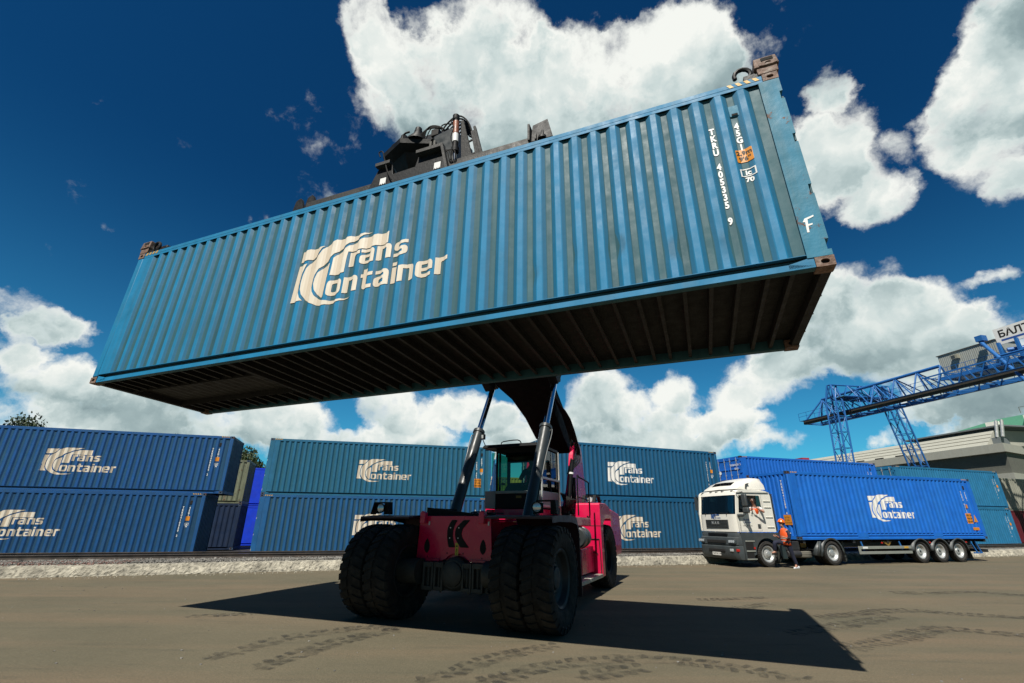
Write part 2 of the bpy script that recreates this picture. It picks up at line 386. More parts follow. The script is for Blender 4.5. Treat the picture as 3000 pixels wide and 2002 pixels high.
m_tyre = mat('tyre_rubber', (0.013, 0.0135, 0.013), rough=0.82, noise=0.35, nscale=6, dirtamt=0.6, dirt=(0.055, 0.048, 0.038), dirtscale=5, bump=0.4, bscale=30, spec=.25)
m_ttyre = mat('truck_tyre_rubber', (0.03, 0.028, 0.026), rough=0.85, noise=0.25, dirtamt=0.5, dirt=(0.10, 0.085, 0.065), dirtscale=5, bump=0.3)
m_red = mat('magenta_red_paint', (0.78, 0.008, 0.085), rough=0.3, noise=0.08, nscale=2, coat=0.3, dirtamt=0.12, dirt=(0.2, 0.02, 0.03))
m_blk = mat('black_machine_paint', (0.004, 0.005, 0.006), rough=0.6, spec=.2, noise=0.3, dirtamt=0.15, dirt=(0.02, 0.019, 0.018), bump=0.1)
m_gry = mat('dark_grey_machine_paint', (0.042, 0.05, 0.052), rough=0.38, noise=0.15, dirtamt=0.2, dirt=(0.09, 0.085, 0.07))
m_axle = mat('axle_grey', (0.045, 0.05, 0.045), rough=0.6, noise=0.3, nscale=5, dirtamt=0.6, dirt=(0.12, 0.11, 0.09), bump=0.3)
m_fend = mat('dusty_dark_fender', (0.045, 0.014, 0.022), rough=0.55, noise=0.2, dirtamt=0.5, dirt=(0.09, 0.07, 0.06))
m_chrome = mat('chromed_rod', (0.75, 0.78, 0.82), rough=0.08, metal=1.0)
m_hose = mat('rubber_hose', (0.008, 0.008, 0.008), rough=0.7, spec=.3, dirtamt=0.2, dirt=(0.03, 0.03, 0.028))
m_cabw = mat('light_grey_cab_panel', (0.34, 0.39, 0.37), rough=0.4, noise=0.05, streak=0.3)
m_white = mat('truck_white', (1.0, 0.97, 0.87), rough=0.28, noise=0.03, coat=0.3, streak=0.12, dirt=(0.6, 0.56, 0.47))
m_tgrey = mat('truck_grey_plastic', (0.058, 0.07, 0.075), rough=0.5, noise=0.12, dirtamt=0.3, dirt=(0.13, 0.12, 0.10))
m_chas = mat('chassis_black', (0.018, 0.018, 0.02), rough=0.6, noise=0.3, dirtamt=0.5, dirt=(0.07, 0.06, 0.05), bump=0.2)
m_rim = mat('silver_rim', (0.50, 0.51, 0.50), rough=0.4, metal=0.5, noise=0.2, dirtamt=0.5, dirt=(0.2, 0.18, 0.15), dirtscale=6)
m_alu = mat('aluminium_guard', (0.45, 0.46, 0.40), rough=0.45, metal=0.4, noise=0.08)
m_lamp = mat('lamp_glass', (0.75, 0.78, 0.78), rough=0.15, metal=0.5, noise=0.15, nscale=60)
m_redl = mat('red_lamp', (0.55, 0.02, 0.01), rough=0.25)
m_craneb = mat('crane_blue', (0.022, 0.16, 0.48), rough=0.45, noise=0.1, dirtamt=0.2, dirt=(0.03, 0.06, 0.15))
m_crdark = mat('crane_runway_dark', (0.05, 0.045, 0.035), rough=0.7, noise=0.3)
m_clad = mat('grey_cladding', (0.42, 0.44, 0.40), rough=0.5, noise=0.06, streak=0.2)
m_skin = mat('skin', (0.50, 0.25, 0.17), rough=0.5)
m_vest = mat('orange_vest', (0.90, 0.11, 0.01), rough=0.7, noise=0.08, bump=0.2)
m_refl = mat('reflective_tape', (0.45, 0.45, 0.43), rough=0.4)
m_navyc = mat('navy_work_clothes', (0.010, 0.014, 0.040), rough=0.85, noise=0.2, bump=0.3)
m_helm = mat('orange_helmet', (0.95, 0.17, 0.005), rough=0.3)
m_hair = mat('dark_hair', (0.015, 0.010, 0.008), rough=0.6)
m_shirt = mat('white_shirt', (0.75, 0.77, 0.80), rough=0.8)
m_leaf = mat('foliage', (0.055, 0.085, 0.022), rough=0.6, noise=0.5, nscale=1.2)
m_leaf2 = mat('foliage_dark', (0.035, 0.060, 0.018), rough=0.6, noise=0.5, nscale=1.2)
m_bark = mat('bark', (0.07, 0.05, 0.035), rough=0.9, noise=0.3, bump=0.8)
def glass(name, tint, gl=0.12):
    m = bpy.data.materials.new(name); m.use_nodes = True; t = m.node_tree; n = t.nodes; L = t.links; n.clear()
    tr = n.new('ShaderNodeBsdfTransparent'); tr.inputs[0].default_value = tint + (1,)
    g = n.new('ShaderNodeBsdfGlossy'); g.inputs['Roughness'].default_value = 0.03
    fr = n.new('ShaderNodeFresnel'); fr.inputs[0].default_value = 1.5
    a = n.new('ShaderNodeMath'); a.operation = 'ADD'; a.use_clamp = True; a.inputs[1].default_value = gl; L.new(fr.outputs[0], a.inputs[0])
    x = n.new('ShaderNodeMixShader'); L.new(a.outputs[0], x.inputs[0]); L.new(tr.outputs[0], x.inputs[1]); L.new(g.outputs[0], x.inputs[2])
    o = n.new('ShaderNodeOutputMaterial'); L.new(x.outputs[0], o.inputs[0]); return m
m_glass = glass('green_tinted_glass', (0.22, 0.42, 0.30), 0.0)
m_wind = glass('truck_glass', (0.42, 0.50, 0.50), 0.08)

# ================================================================== ground
def ground_material():
    m = bpy.data.materials.new('dusty_concrete'); m.use_nodes = True; t = m.node_tree; n = t.nodes; L = t.links; b = n['Principled BSDF']
    tc = n.new('ShaderNodeTexCoord'); O = tc.outputs['Object']
    def nz(scale, detail, rough=0.55, sc=None, rot=0):
        x = n.new('ShaderNodeTexNoise'); x.inputs['Scale'].default_value = scale; x.inputs['Detail'].default_value = detail; x.inputs['Roughness'].default_value = rough
        if sc:
            mp = n.new('ShaderNodeMapping'); mp.inputs['Scale'].default_value = sc; mp.inputs['Rotation'].default_value = (0, 0, rot); L.new(O, mp.inputs[0]); L.new(mp.outputs[0], x.inputs['Vector'])
        else: L.new(O, x.inputs['Vector'])
        return x.outputs['Fac']
    def mr(x, a, b_, c=0.0, d=1.0):
        r = n.new('ShaderNodeMapRange'); r.clamp = True; L.new(x, r.inputs[0])
        for i, q in enumerate((a, b_, c, d)): r.inputs[i + 1].default_value = q
        return r.outputs[0]
    def mix(f, a, c):
        x = n.new('ShaderNodeMix'); x.data_type = 'RGBA'; L.new(f, x.inputs[0])
        for i, q in ((6, a), (7, c)):
            if isinstance(q, tuple): x.inputs[i].default_value = q + (1,)
            else: L.new(q, x.inputs[i])
        return x.outputs[2]
    c = mix(mr(nz(0.35, 6), 0.35, 0.65), GR_A, GR_B)
    c = mix(mr(nz(1.0, 6, 0.6, (0.10, 0.9, 1), -0.28), 0.42, 0.68, 0, 0.75), c, GR_C)        # dust drawn out along the lane
    c = mix(mr(nz(2.2, 7, 0.65, (0.25, 1.6, 1), -0.34), 0.56, 0.72, 0, 0.6), c, GR_D)          # darker worn streaks
    c = mix(mr(nz(38, 6, 0.75), 0.38, 0.62, 0, 0.6), c, GR_D)                                   # fine grit
    c = mix(mr(nz(120, 2, 0.5), 0.62, 0.68, 0, 0.6), c, (0.33, 0.29, 0.22))
    L.new(c, b.inputs['Base Color']); b.inputs['Roughness'].default_value = 0.93; b.inputs['Specular IOR Level'].default_value = 0.2
    b1 = n.new('ShaderNodeBump'); b1.inputs['Strength'].default_value = 0.5; b1.inputs['Distance'].default_value = 0.012; L.new(nz(45, 8, 0.7), b1.inputs['Height'])
    b2 = n.new('ShaderNodeBump'); b2.inputs['Strength'].default_value = 0.5; b2.inputs['Distance'].default_value = 0.05; L.new(nz(2.5, 6, 0.6), b2.inputs['Height']); L.new(b1.outputs[0], b2.inputs['Normal'])
    L.new(b2.outputs[0], b.inputs['Normal']); return m
GR_A, GR_B, GR_C, GR_D = (0.104, 0.093, 0.060), (0.140, 0.119, 0.077), (0.185, 0.132, 0.083), (0.060, 0.058, 0.042)
m_ground = ground_material()
g = MB(); g.add([(-3000,-3000,0),(3000,-3000,0),(3000,3000,0),(-3000,3000,0)], [(0,1,2,3)])
tag(g.build('ground', m_ground), kind='structure')

def poly_at(pts, x):
    for i in range(len(pts) - 1):
        if x <= pts[i+1][0] or i == len(pts) - 2:
            t = (x - pts[i][0]) / (pts[i+1][0] - pts[i][0]); return pts[i][1] + t * (pts[i+1][1] - pts[i][1])
KERB = [(-45, 7.0), (-15.6, 15.95), (-11.35, 17.35), (-6.3, 19.3), (4.8, 21.95), (8.5, 22.9), (18, 26.2), (28, 29.6), (60, 41.5)]
RAIL = [(-45, 11.3), (-13, 19.2), (6, 23.9), (12, 25.45), (20, 28.1), (30, 31.8), (60, 43.3)]
KT = 0.30
def smoothline(pts, x, w=2.0):
    return sum(poly_at(pts, x + k * w / 2) for k in (-2, -1, 0, 1, 2)) / 5
def strip(name, m, x0, x1, dx, rows, amp, nsc, kind='structure', flat=None):
    """long strip following the kerb; rows = [(offset y, z)]"""
    vs = []; fs = []; nx = int((x1 - x0) / dx) + 1
    for i in range(nx):
        x = x0 + i * dx; y = smoothline(KERB, x)
        for j, (oy, z) in enumerate(rows):
            p = Vector((x, y + oy, z)); a = amp[j]
            d = noise.fractal(p * nsc, 0.8, 2.1, 6) * a; e = noise.fractal(p * nsc + Vector((9, 3, 7)), 1.0, 2.1, 4) * a
            vs.append((x, y + oy + e, max(z + d, 0.0 if z else z)))
    r = len(rows)
    for i in range(nx - 1):
        for j in range(r - 1): fs.append((i*r+j, (i+1)*r+j, (i+1)*r+j+1, i*r+j+1))
    b = MB(); b.add(vs, fs); return tag(b.build(name, m, smooth=0), kind=kind)
m_kerb = mat('whitewashed_rough_concrete', (0.44, 0.41, 0.33), rough=0.95, noise=0.45, nscale=2.6, dirtamt=1.0, dirt=(0.10, 0.095, 0.08), dirtscale=9, bump=1.0, bscale=30)
rows = [(-0.10, -0.02)] + [(-0.02 + 0.16 * (k/9.0)**1.4, KT * (k/9.0)) for k in range(10)] + [(0.2 + 0.09*k, KT + 0.01) for k in range(5)]
strip('kerb', m_kerb, -32, 45, 0.035, rows, [0.0] + [0.028]*10 + [0.028]*5, 12)
# ballast bed
m_ball = mat('grey_ballast', (0.20, 0.195, 0.175), rough=0.95, noise=0.5, nscale=25, dirtamt=0.6, dirt=(0.08, 0.08, 0.075), dirtscale=9, bump=1.0, bscale=60)
rows = [(0.45 + 0.12*k, KT - 0.02 + 0.008*min(k, 6)) for k in range(14)] + [(2.3, KT), (3.4, KT), (4.4, KT - 0.05), (5.2, 0.03), (5.6, -0.03)]
strip('ballast_bed', m_ball, -45, 58, 0.10, rows, [0.045]*14 + [0.03]*5, 7.0)
# loose stones along the bed
m_stone = mat('ballast_stone', (0.23, 0.22, 0.20), rough=0.9, noise=0.6, nscale=1.5, bump=0.3)
m_stoner = mat('reddish_stone', (0.22, 0.12, 0.10), rough=0.9, noise=0.4, nscale=1.5)
def stones(n, m, xr, orr, sz, seed):
    random.seed(seed); b = MB()
    for i in range(n):
        x = random.uniform(*xr); o = random.uniform(*orr); y = smoothline(KERB, x) + o; s = random.uniform(*sz)
        z = KT + (0.03 if o > 0.5 else 0.0) if o > 0.15 else 0.0
        R = Euler((random.random()*6, random.random()*6, random.random()*6)).to_matrix()
        vs = [R @ Vector((a*s*random.uniform(.6,1.2), bb*s*random.uniform(.6,1.2), c*s*random.uniform(.5,1))) + Vector((x, y, z + s*0.4)) for a in (-1,1) for bb in (-1,1) for c in (-1,1)]
        b.add(vs, [(0,1,3,2),(4,6,7,5),(0,4,5,1),(2,3,7,6),(0,2,6,4),(1,5,7,3)])
    return b
b = stones(9000, m_stone, (-19, 12), (0.45, 2.4), (0.012, 0.03), 3); tag(b.build('ballast_stones', m_stone, smooth=0), 'grey crushed stone between the kerb and the near rail', 'ballast', kind='stuff')
b = stones(1300, m_stoner, (-22, -13), (0.3, 1.6), (0.012, 0.03), 5); tag(b.build('red_gravel', m_stoner, smooth=0), 'reddish gravel spilled behind the kerb at the left edge', 'gravel', kind='stuff')
b = stones(900, m_stone, (-20, 30), (-0.9, 0.0), (0.006, 0.018), 8); tag(b.build('kerb_rubble', m_kerb, smooth=0), 'small pale crumbs of concrete at the foot of the kerb', 'rubble', kind='stuff')
random.seed(21); b = MB()
for i in range(420):
    d = random.uniform(5, 24); x = random.uniform(-0.95, 1.0) * d; s = random.uniform(.004, .014)
    if d > smoothline(KERB, x) - 0.3: continue
    vs = [Vector((x + a*s*random.uniform(.5,1.3), d + bb*s*random.uniform(.5,1.3), (c+1)*s*.4)) for a in (-1,1) for bb in (-1,1) for c in (-1,1)]
    b.add(vs, [(0,1,3,2),(4,6,7,5),(0,4,5,1),(2,3,7,6),(0,2,6,4),(1,5,7,3)])
tag(b.build('yard_pebbles', m_stone, smooth=0), 'scattered pebbles and crumbs lying on the dusty yard', 'pebbles', kind='stuff')
# hard standing behind the track
b = MB(); b.add([(-120, 10, .03), (-45, 18, .03), (60, 50, .03), (120, 80, .03), (120, 200, .03), (-120, 200, .03)], [(0,1,2,3,4,5)])
b.v = [(-120, -6, .012), (-45, 14.5, .012), (-13, 22.6, .012), (6, 27.4, .012), (20, 31.6, .012), (60, 47, .012), (120, 70, .012), (120, 200, .012), (-120, 200, .012)]; b.f = [tuple(range(9))]
tag(b.build('container_standing', mat('standing_asphalt', (0.08, 0.075, 0.065), rough=0.95, noise=0.3, bump=0.4)), kind='structure')
# rails
def railprof():
    return [(-.07,0),(.07,0),(.07,.012),(.012,.035),(.010,.13),(.036,.142),(.036,.172),(-.036,.172),(-.036,.142),(-.010,.13),(-.012,.035),(-.07,.012)]
def rail(off, label):
    xs = [-45 + i * 1.0 for i in range(104)]; b = MB(); pr = railprof(); n = len(pr)
    pts = [Vector((x, smoothline(RAIL, x, 5.0) + off, 0.325)) for x in xs]
    for i, p in enumerate(pts):
        d = (pts[min(i+1, len(pts)-1)] - pts[max(i-1, 0)]).normalized(); a = Vector((d.y, -d.x, 0))
        b.v += [tuple(p + a * q[0] + Vector((0,0,q[1]))) for q in pr]
    for i in range(len(pts)-1):
        for k in range(n):
            b.f.append((i*n+k, i*n+(k+1) % n, (i+1)*n+(k+1) % n, (i+1)*n+k)); b.mi.append(1 if k == 6 else 0)
    o = b.build('rail', [m_rail, m_railtop], smooth=0)
    return tag(o, label, 'rail', 'railway rails between kerb and containers')
rail(0, 'near steel rail with a shining head, beside the kerb'); rail(1.6, 'far steel rail, partly hidden behind the near one')
# sleepers
random.seed(4); sl0 = None; k = 0
x = -24.0
while x < 42:
    y = smoothline(RAIL, x, 5.0); dy = smoothline(RAIL, x + .5, 5.0) - smoothline(RAIL, x - .5, 5.0)
    if sl0 is None:
        bb = MB(); bb.hexa([(-.14,-.55,0),(.14,-.55,0),(.14,2.15,0),(-.14,2.15,0),(-.10,-.52,.17),(.10,-.52,.17),(.10,2.12,.17),(-.10,2.12,.17)])
        for q in (0, 1.6): bb.box(-.08, .08, q-.16, q-.075, .17, .20); bb.box(-.08, .08, q+.075, q+.16, .17, .20)
        sl0 = bb.build('sleeper', m_conc, bev=.01); s_ = sl0
    else:
        s_ = sl0.copy(); COL.objects.link(s_)
    s_.location = (x, y, 0.152); s_.rotation_euler = (0, 0, atan2(dy, 1) + random.uniform(-.02, .02))
    tag(s_, 'grey concrete sleeper carrying the rails in the ballast', 'sleeper', 'concrete sleepers under the rails')
    x += 0.85 * cos(atan2(dy, 1)); k += 1
# tyre tracks printed in the dust
m_track = bpy.data.materials.new('tyre_print_dust'); m_track.use_nodes = True
t = m_track.node_tree; n_ = t.nodes; bs = n_['Principled BSDF']; bs.inputs['Base Color'].default_value = (0.036, 0.034, 0.026, 1); bs.inputs['Roughness'].default_value = 0.95
tcc = n_.new('ShaderNodeTexCoord'); nn = n_.new('ShaderNodeTexNoise'); nn.inputs['Scale'].default_value = 5; nn.inputs['Detail'].default_value = 8; nn.inputs['Roughness'].default_value = .75
t.links.new(tcc.outputs['Object'], nn.inputs['Vector']); rr = n_.new('ShaderNodeMapRange'); t.links.new(nn.outputs['Fac'], rr.inputs[0])
for i, q in enumerate((.40, .66, 0.0, .70)): rr.inputs[i+1].default_value = q
t.links.new(rr.outputs[0], bs.inputs['Alpha'])
def track(cx, cy, r, a0, a1, wdt, step, lug=0.62, seed=1):
    random.seed(seed); b = MB(); L_ = abs(a1 - a0) * r; n = int(L_ / step); sg = 1 if a1 > a0 else -1
    for i in range(n):
        if random.random() < 0.12: continue
        for side in (-1, 1):
            a = a0 + sg * (i + (0.5 if side > 0 else 0)) * step / r; da = step * lug / r / 2; sk = sg * step * 0.8 / r
            pts = []
            for (rr_, aa) in ((0.04, -1), (wdt/2 * random.uniform(.8, 1), -1), (wdt/2 * random.uniform(.8, 1), 1), (0.04, 1)):
                R_ = r + side * rr_; th = a + aa * da * random.uniform(.7, 1.1) + sk * (rr_ / (wdt/2)) * .8
                pts.append((cx + R_ * cos(th), cy + R_ * sin(th), 0.004))
            b.add(pts, [(0,1,2,3)])
    return b
m_smear = m_track.copy(); m_smear.name = 'tyre_smear_dust'
for nd in m_smear.node_tree.nodes:
    if nd.type == 'MAP_RANGE':
        for i, q in enumerate((.46, .72, 0.0, .55)): nd.inputs[i+1].default_value = q
    if nd.type == 'TEX_NOISE': nd.inputs['Scale'].default_value = 3.2
TR = {'t1':[(-0.35,6.27),(0.07,6.64),(0.55,7.01),(1.14,7.25),(1.81,7.33),(2.6,7.1),(3.4,6.5)],
't2':[(-1.05,6.3),(-0.74,6.63),(-0.33,7.22),(0.08,7.6),(0.63,8.03)],
't3':[(-3.95,7.1),(-3.76,7.65),(-3.53,8.31),(-3.11,8.73),(-2.45,9.21),(-1.79,9.14)],
't4':[(-3.12,6.79),(-2.96,7.23),(-2.72,7.93),(-2.41,8.48),(-1.86,9.05)],
't5':[(5.93,10.35),(6.6,10.6),(8.24,11.23),(9.12,10.84),(10.09,10.48),(12,9.9)],
't6':[(4.6,8.9),(5.56,9.41),(7.06,10.24),(7.52,10.48)],
't7':[(4.93,7.99),(6.25,8.66),(7.41,9.35),(7.9,9.24),(8.6,8.8),(9.4,8.6)],
't8':[(4.42,12.49),(5.28,12.66),(6.2,12.9)],'t9':[(4.74,11.28),(5.87,11.98)],'t10':[(10.13,13.9),(10.85,13.93)],
't11':[(11.0,13.8),(12.47,14.14),(13.2,13.6),(14,13.3)],'t12':[(-6.09,10.07),(-5.47,10.26),(-5.0,10.39)],'t13':[(0.8,6.56),(1.19,6.72),(1.62,6.93)]}
def polytrack(pts, wdt, step, seed):
    random.seed(seed); pts = [Vector(q + (0,)) for q in pts]; out = []
    for i in range(len(pts) - 1):
        p0 = pts[max(i-1, 0)]; p1 = pts[i]; p2 = pts[i+1]; p3 = pts[min(i+2, len(pts)-1)]
        for k in range(12):
            t_ = k / 12; out.append(0.5*((2*p1)+(p2-p0)*t_+(2*p0-5*p1+4*p2-p3)*t_*t_+(3*p1-p0-3*p2+p3)*t_**3))
    out.append(pts[-1]); acc = [0]
    for i in range(1, len(out)): acc.append(acc[-1] + (out[i] - out[i-1]).length)
    def at(s):
        for i in range(1, len(out)):
            if acc[i] >= s:
                t_ = (s - acc[i-1]) / (acc[i] - acc[i-1] + 1e-9); d = (out[i] - out[i-1]).normalized(); return out[i-1].lerp(out[i], t_), d
        return out[-1], (out[-1] - out[-2]).normalized()
    b = MB(); sm_ = MB(); m = 40; vs = []
    for i in range(m + 1):
        p, d = at(acc[-1] * i / m); nr_ = Vector((-d.y, d.x, 0)); wv = wdt * .5 * (1 + .12 * sin(i * 1.7)) * min(1, .3 + 3 * min(i, m - i) / m)
        vs += [tuple(p + nr_ * wv + Vector((0, 0, .003))), tuple(p - nr_ * wv + Vector((0, 0, .003)))]
    sm_.add(vs, [(2*i, 2*i+1, 2*i+3, 2*i+2) for i in range(m)])
    tag(sm_.build('tyre_smear', m_smear, smooth=0), kind='structure')
    s = 0.0; k = 0
    while s < acc[-1]:
        p, d = at(s); nrm = Vector((-d.y, d.x, 0))
        for side in (-1, 1):
            if random.random() < .1: continue
            w = wdt / 2 * random.uniform(.7, 1.0); l = step * random.uniform(.55, .75)
            o = p + d * (step / 2 if side > 0 else 0)
            q = [o + nrm*side*.03 - d*l*.35, o + nrm*side*w*.5 - d*l*.2, o + nrm*side*w + d*l*.15, o + nrm*side*w*.98 + d*l*.85, o + nrm*side*w*.45 + d*l*.75, o + nrm*side*.03 + d*l*.45]
            q = [Vector((v.x + random.uniform(-.014, .014), v.y + random.uniform(-.014, .014), .007)) for v in q]
            b.add(q, [tuple(range(6))])
        s += step; k += 1
    return b
for i, (k_, w_, st) in enumerate((('t1', .46, .17), ('t2', .42, .17), ('t3', .46, .19), ('t4', .46, .19), ('t5', .5, .17), ('t6', .5, .16), ('t7', .5, .17), ('t8', .4, .16), ('t9', .4, .15), ('t10', .7, .15), ('t11', .5, .17), ('t12', .35, .16), ('t13', .5, .2))):
    tag(polytrack(TR[k_], w_, st, 30 + i).build('tyre_print', m_track, smooth=0), kind='structure')

# ================================================================== containers
CL, CW, CH = 12.192, 2.438, 2.896
PER = 0.2757
PX0 = 0.4037
def pxend(L): return PX0 + PER * (int((L - .24 - PX0) / PER - .5) + .5)
def yprof(x, L=CL, y_out=0.006, dep=0.036):
    if x < PX0: return y_out
    if x > pxend(L): return y_out + dep
    u = ((x - PX0) / PER) % 1.0
    a = 0.26; s = 0.24       # outer flat, slope, inner flat, slope
    if u < a: return y_out
    if u < a + s: return y_out + dep * (u - a) / s
    if u < 2*a + s: return y_out + dep
    return y_out + dep * (1 - (u - 2*a - s) / s)
def breaks(L=CL):
    xs = [PX0]; x = PX0
    while x < pxend(L) - 1e-6:
        for f in (0.26, 0.5, 0.76, 1.0):
            if x + f * PER < pxend(L) - 1e-4: xs.append(x + f * PER)
        x += PER
    return xs + [pxend(L)]
LETTERS = None
def letter_polys(ch):
    w = .27; t = .25
    R = rounded
    if ch == 'r': return [R([(0,0),(0,1),(.62,1),(.62,.76),(w,.76),(w,0)], [0,.02,.02,0,.1,0])], .66
    if ch == 'n': return [R([(0,0),(0,1),(.84,1),(.84,0),(.84-w,0),(.84-w,.77),(w,.77),(w,0)], [0,.04,.3,0,0,.08,0,0])], .96
    if ch == 'a': return [R([(.05,1),(.84,1),(.84,0),(0,0),(0,.62),(.84-w,.62),(.84-w,.79),(.05,.79)], [.02,.3,0,.22,.22,.03,.06,0]), R([(w,.19),(w,.43),(.84-w,.43),(.84-w,.19)], .05)], .96
    if ch == 's': return [R([(0,0),(.78,0),(.78,.61),(w,.61),(w,.78),(.78,.78),(.78,1),(0,1),(0,.40),(.51,.40),(.51,.22),(0,.22)], [0,.26,.22,.06,.06,0,0,.26,.22,.06,.06,0])], .9
    if ch == 'o': return [R([(0,0),(.88,0),(.88,1),(0,1)], .3), R([(w,.22),(w,.78),(.88-w,.78),(.88-w,.22)], .1)], 1.0
    if ch == 't': return [R([(.12,0),(.72,0),(.72,.22),(.12+w,.22),(.12+w,.78),(.72,.78),(.72,1),(.12+w,1),(.12+w,1.28),(.12,1.28),(.12,1),(0,1),(0,.78),(.12,.78)], [.2,0,0,.08]+[0]*10)], .8
    if ch == 'i': return [[(0,0),(w,0),(w,1),(0,1)], [(0,1.1),(w,1.1),(w,1.32),(0,1.32)]], w + .13
    if ch == 'e': return [R([(.88,.38),(.88,1),(0,1),(0,0),(.80,0),(.80,.21),(w,.21),(w,.38)], [.03,.3,.3,.3,.05,0,.08,0]), R([(w,.57),(w,.79),(.88-w,.79),(.88-w,.57)], .04)], 1.0
def logo_meshes():
    """emblem and two words, in metres, origin at the lower left, 2.86 x 1.31"""
    out = [
 [(.012,1.13),(.252,1.134),(.492,1.137),(.435,1.102),(.393,1.035),(.354,.998),(.276,.925),(.172,.922),(.09,.915),(.006,.914)],
 [(-.007,.844),(.128,.844),(.183,.852),(.149,.776),(.119,.682),(.102,.586),(.093,.441),(.115,.293),(.158,.206),(.222,.14),(.111,.14),(-.035,.139)],
 [(1.43,1.2),(1.314,1.205),(1.222,1.2),(1.108,1.2),(.966,1.205),(.735,1.2),(.614,1.172),(.506,1.112),(.445,1.049),(.403,.982),(.315,.915),(.222,.831),(.176,.741),(.145,.63),(.132,.485),(.144,.354),(.19,.25),(.274,.147),(.4,.059),(.535,.002),(.645,-.023),(.766,-.028),(.917,-.016),(1.05,-.002),(1.22,.038),(1.078,.026),(.925,.028),(.788,.036),(.662,.062),(.566,.106),(.473,.176),(.411,.264),(.383,.356),(.38,.483),(.403,.591),(.455,.683),(.54,.765),(.63,.841),(.709,.909),(.829,.982),(.949,1.044),(1.047,1.086),(1.165,1.12),(1.255,1.15),(1.336,1.18)],
 [(1.787,1.113),(1.79,.892),(1.476,.896),(1.233,.896),(1.022,.90),(1.01,.776),(1.004,.51),(.877,.51),(.717,.51),(.727,.674),(.732,.837),(.78,.893),(.893,.955),(.99,1.005),(1.08,1.040),(1.181,1.068),(1.26,1.098),(1.36,1.113),(1.514,1.113),(1.646,1.113)],
 [(.679,.749),(.668,.493),(.644,.14),(.607,.125),(.512,.204),(.444,.298),(.409,.407),(.414,.509),(.446,.6),(.51,.675),(.59,.725)]]
    ms = []
    for p_ in out: ms.append((shape2d([p_]), 0, 0))
    def word(wd, x, y, h, ww):
        tot = sum(letter_polys(c)[1] for c in wd); k = ww / tot
        for c in wd:
            ps, adv = letter_polys(c)
            if c == 'i':
                for q in ps: ms.append((shape2d([[(px * k, py * h) for px, py in q]]), x, y))
            else: ms.append((shape2d([[(px * k, py * h) for px, py in q] for q in ps]), x, y))
            x += adv * k
    word('rans', 1.06, .605, .27, 1.14)
    word('ontainer', .70, .125, .285, 2.20)
    return ms
LOGO = logo_meshes()

def ringhole(b, axis, c, w, h, ow, oh, face, n=16, depth=0.03):
    """plate in the plane across `axis` ('X' or 'Y' or 'Z') with an oval hole and a dark hollow behind; c centre, face +-1 outward"""
    def P(u, v, t):
        return {'Y': (c[0]+u, c[1]+t, c[2]+v), 'X': (c[0]+t, c[1]+u, c[2]+v), 'Z': (c[0]+u, c[1]+v, c[2]+t)}[axis]
    outer = []; inner = []
    for i in range(n):
        a = 2*pi*(i+.5)/n; ca, sa = cos(a), sin(a); k = min(w/2/abs(ca) if abs(ca) > 1e-6 else 9, h/2/abs(sa) if abs(sa) > 1e-6 else 9)
        outer.append((ca*k, sa*k)); 
        e_ = 2.6; q = (abs(ca)**e_ + abs(sa)**e_)**(-1/e_); inner.append((ca*q*ow/2, sa*q*oh/2))
    vs = [P(*o_, 0) for o_ in outer] + [P(*i_, 0) for i_ in inner] + [P(*i_, -face*depth) for i_ in inner]
    fs = [(i, (i+1) % n, n+(i+1) % n, n+i) for i in range(n)] + [(n+i, n+(i+1) % n, 2*n+(i+1) % n, 2*n+i) for i in range(n)]
    mi0 = b.cur; b.add(vs, fs); b.cur = 1; b.add([vs[2*n+i] for i in range(n)], [tuple(range(n))]); b.cur = mi0
    return b
def casting(name, x0, y0, z0, m, parent, sx, sy, sz, big=False):
    """corner casting; sx/sy/sz = outward direction signs; the corner itself at (x0, y0, z0)"""
    a, bw, h = 0.178, 0.162, 0.118
    X = sorted((x0, x0 - sx * a)); Y = sorted((y0, y0 - sy * bw)); Z = sorted((z0, z0 - sz * h))
    b = MB(); i_ = 0.004
    # core with faces replaced by holed plates
    b.box(X[0]+i_+.03, X[1]-i_-.03, Y[0]+i_+.03, Y[1]-i_-.03, Z[0]+.001, Z[1]-.001)
    cx, cy, cz = sum(X)/2, sum(Y)/2, sum(Z)/2
    for (ax, c, w, hh, ow, oh, f) in (('Y', (cx, Y[0], cz), a, h, .08, .055, -1), ('Y', (cx, Y[1], cz), a, h, .08, .055, 1), ('X', (X[0], cy, cz), bw, h, .07, .055, -1), ('X', (X[1], cy, cz), bw, h, .07, .055, 1), ('Z', (cx, cy, Z[0]), a, bw, .11, .065, -1), ('Z', (cx, cy, Z[1]), a, bw, .11, .065, 1)):
        ringhole(b, ax, c, w, hh, ow, oh, f)
    o = b.build(name, [m, m_hole], parent, fix=True, smooth=30)
    return o

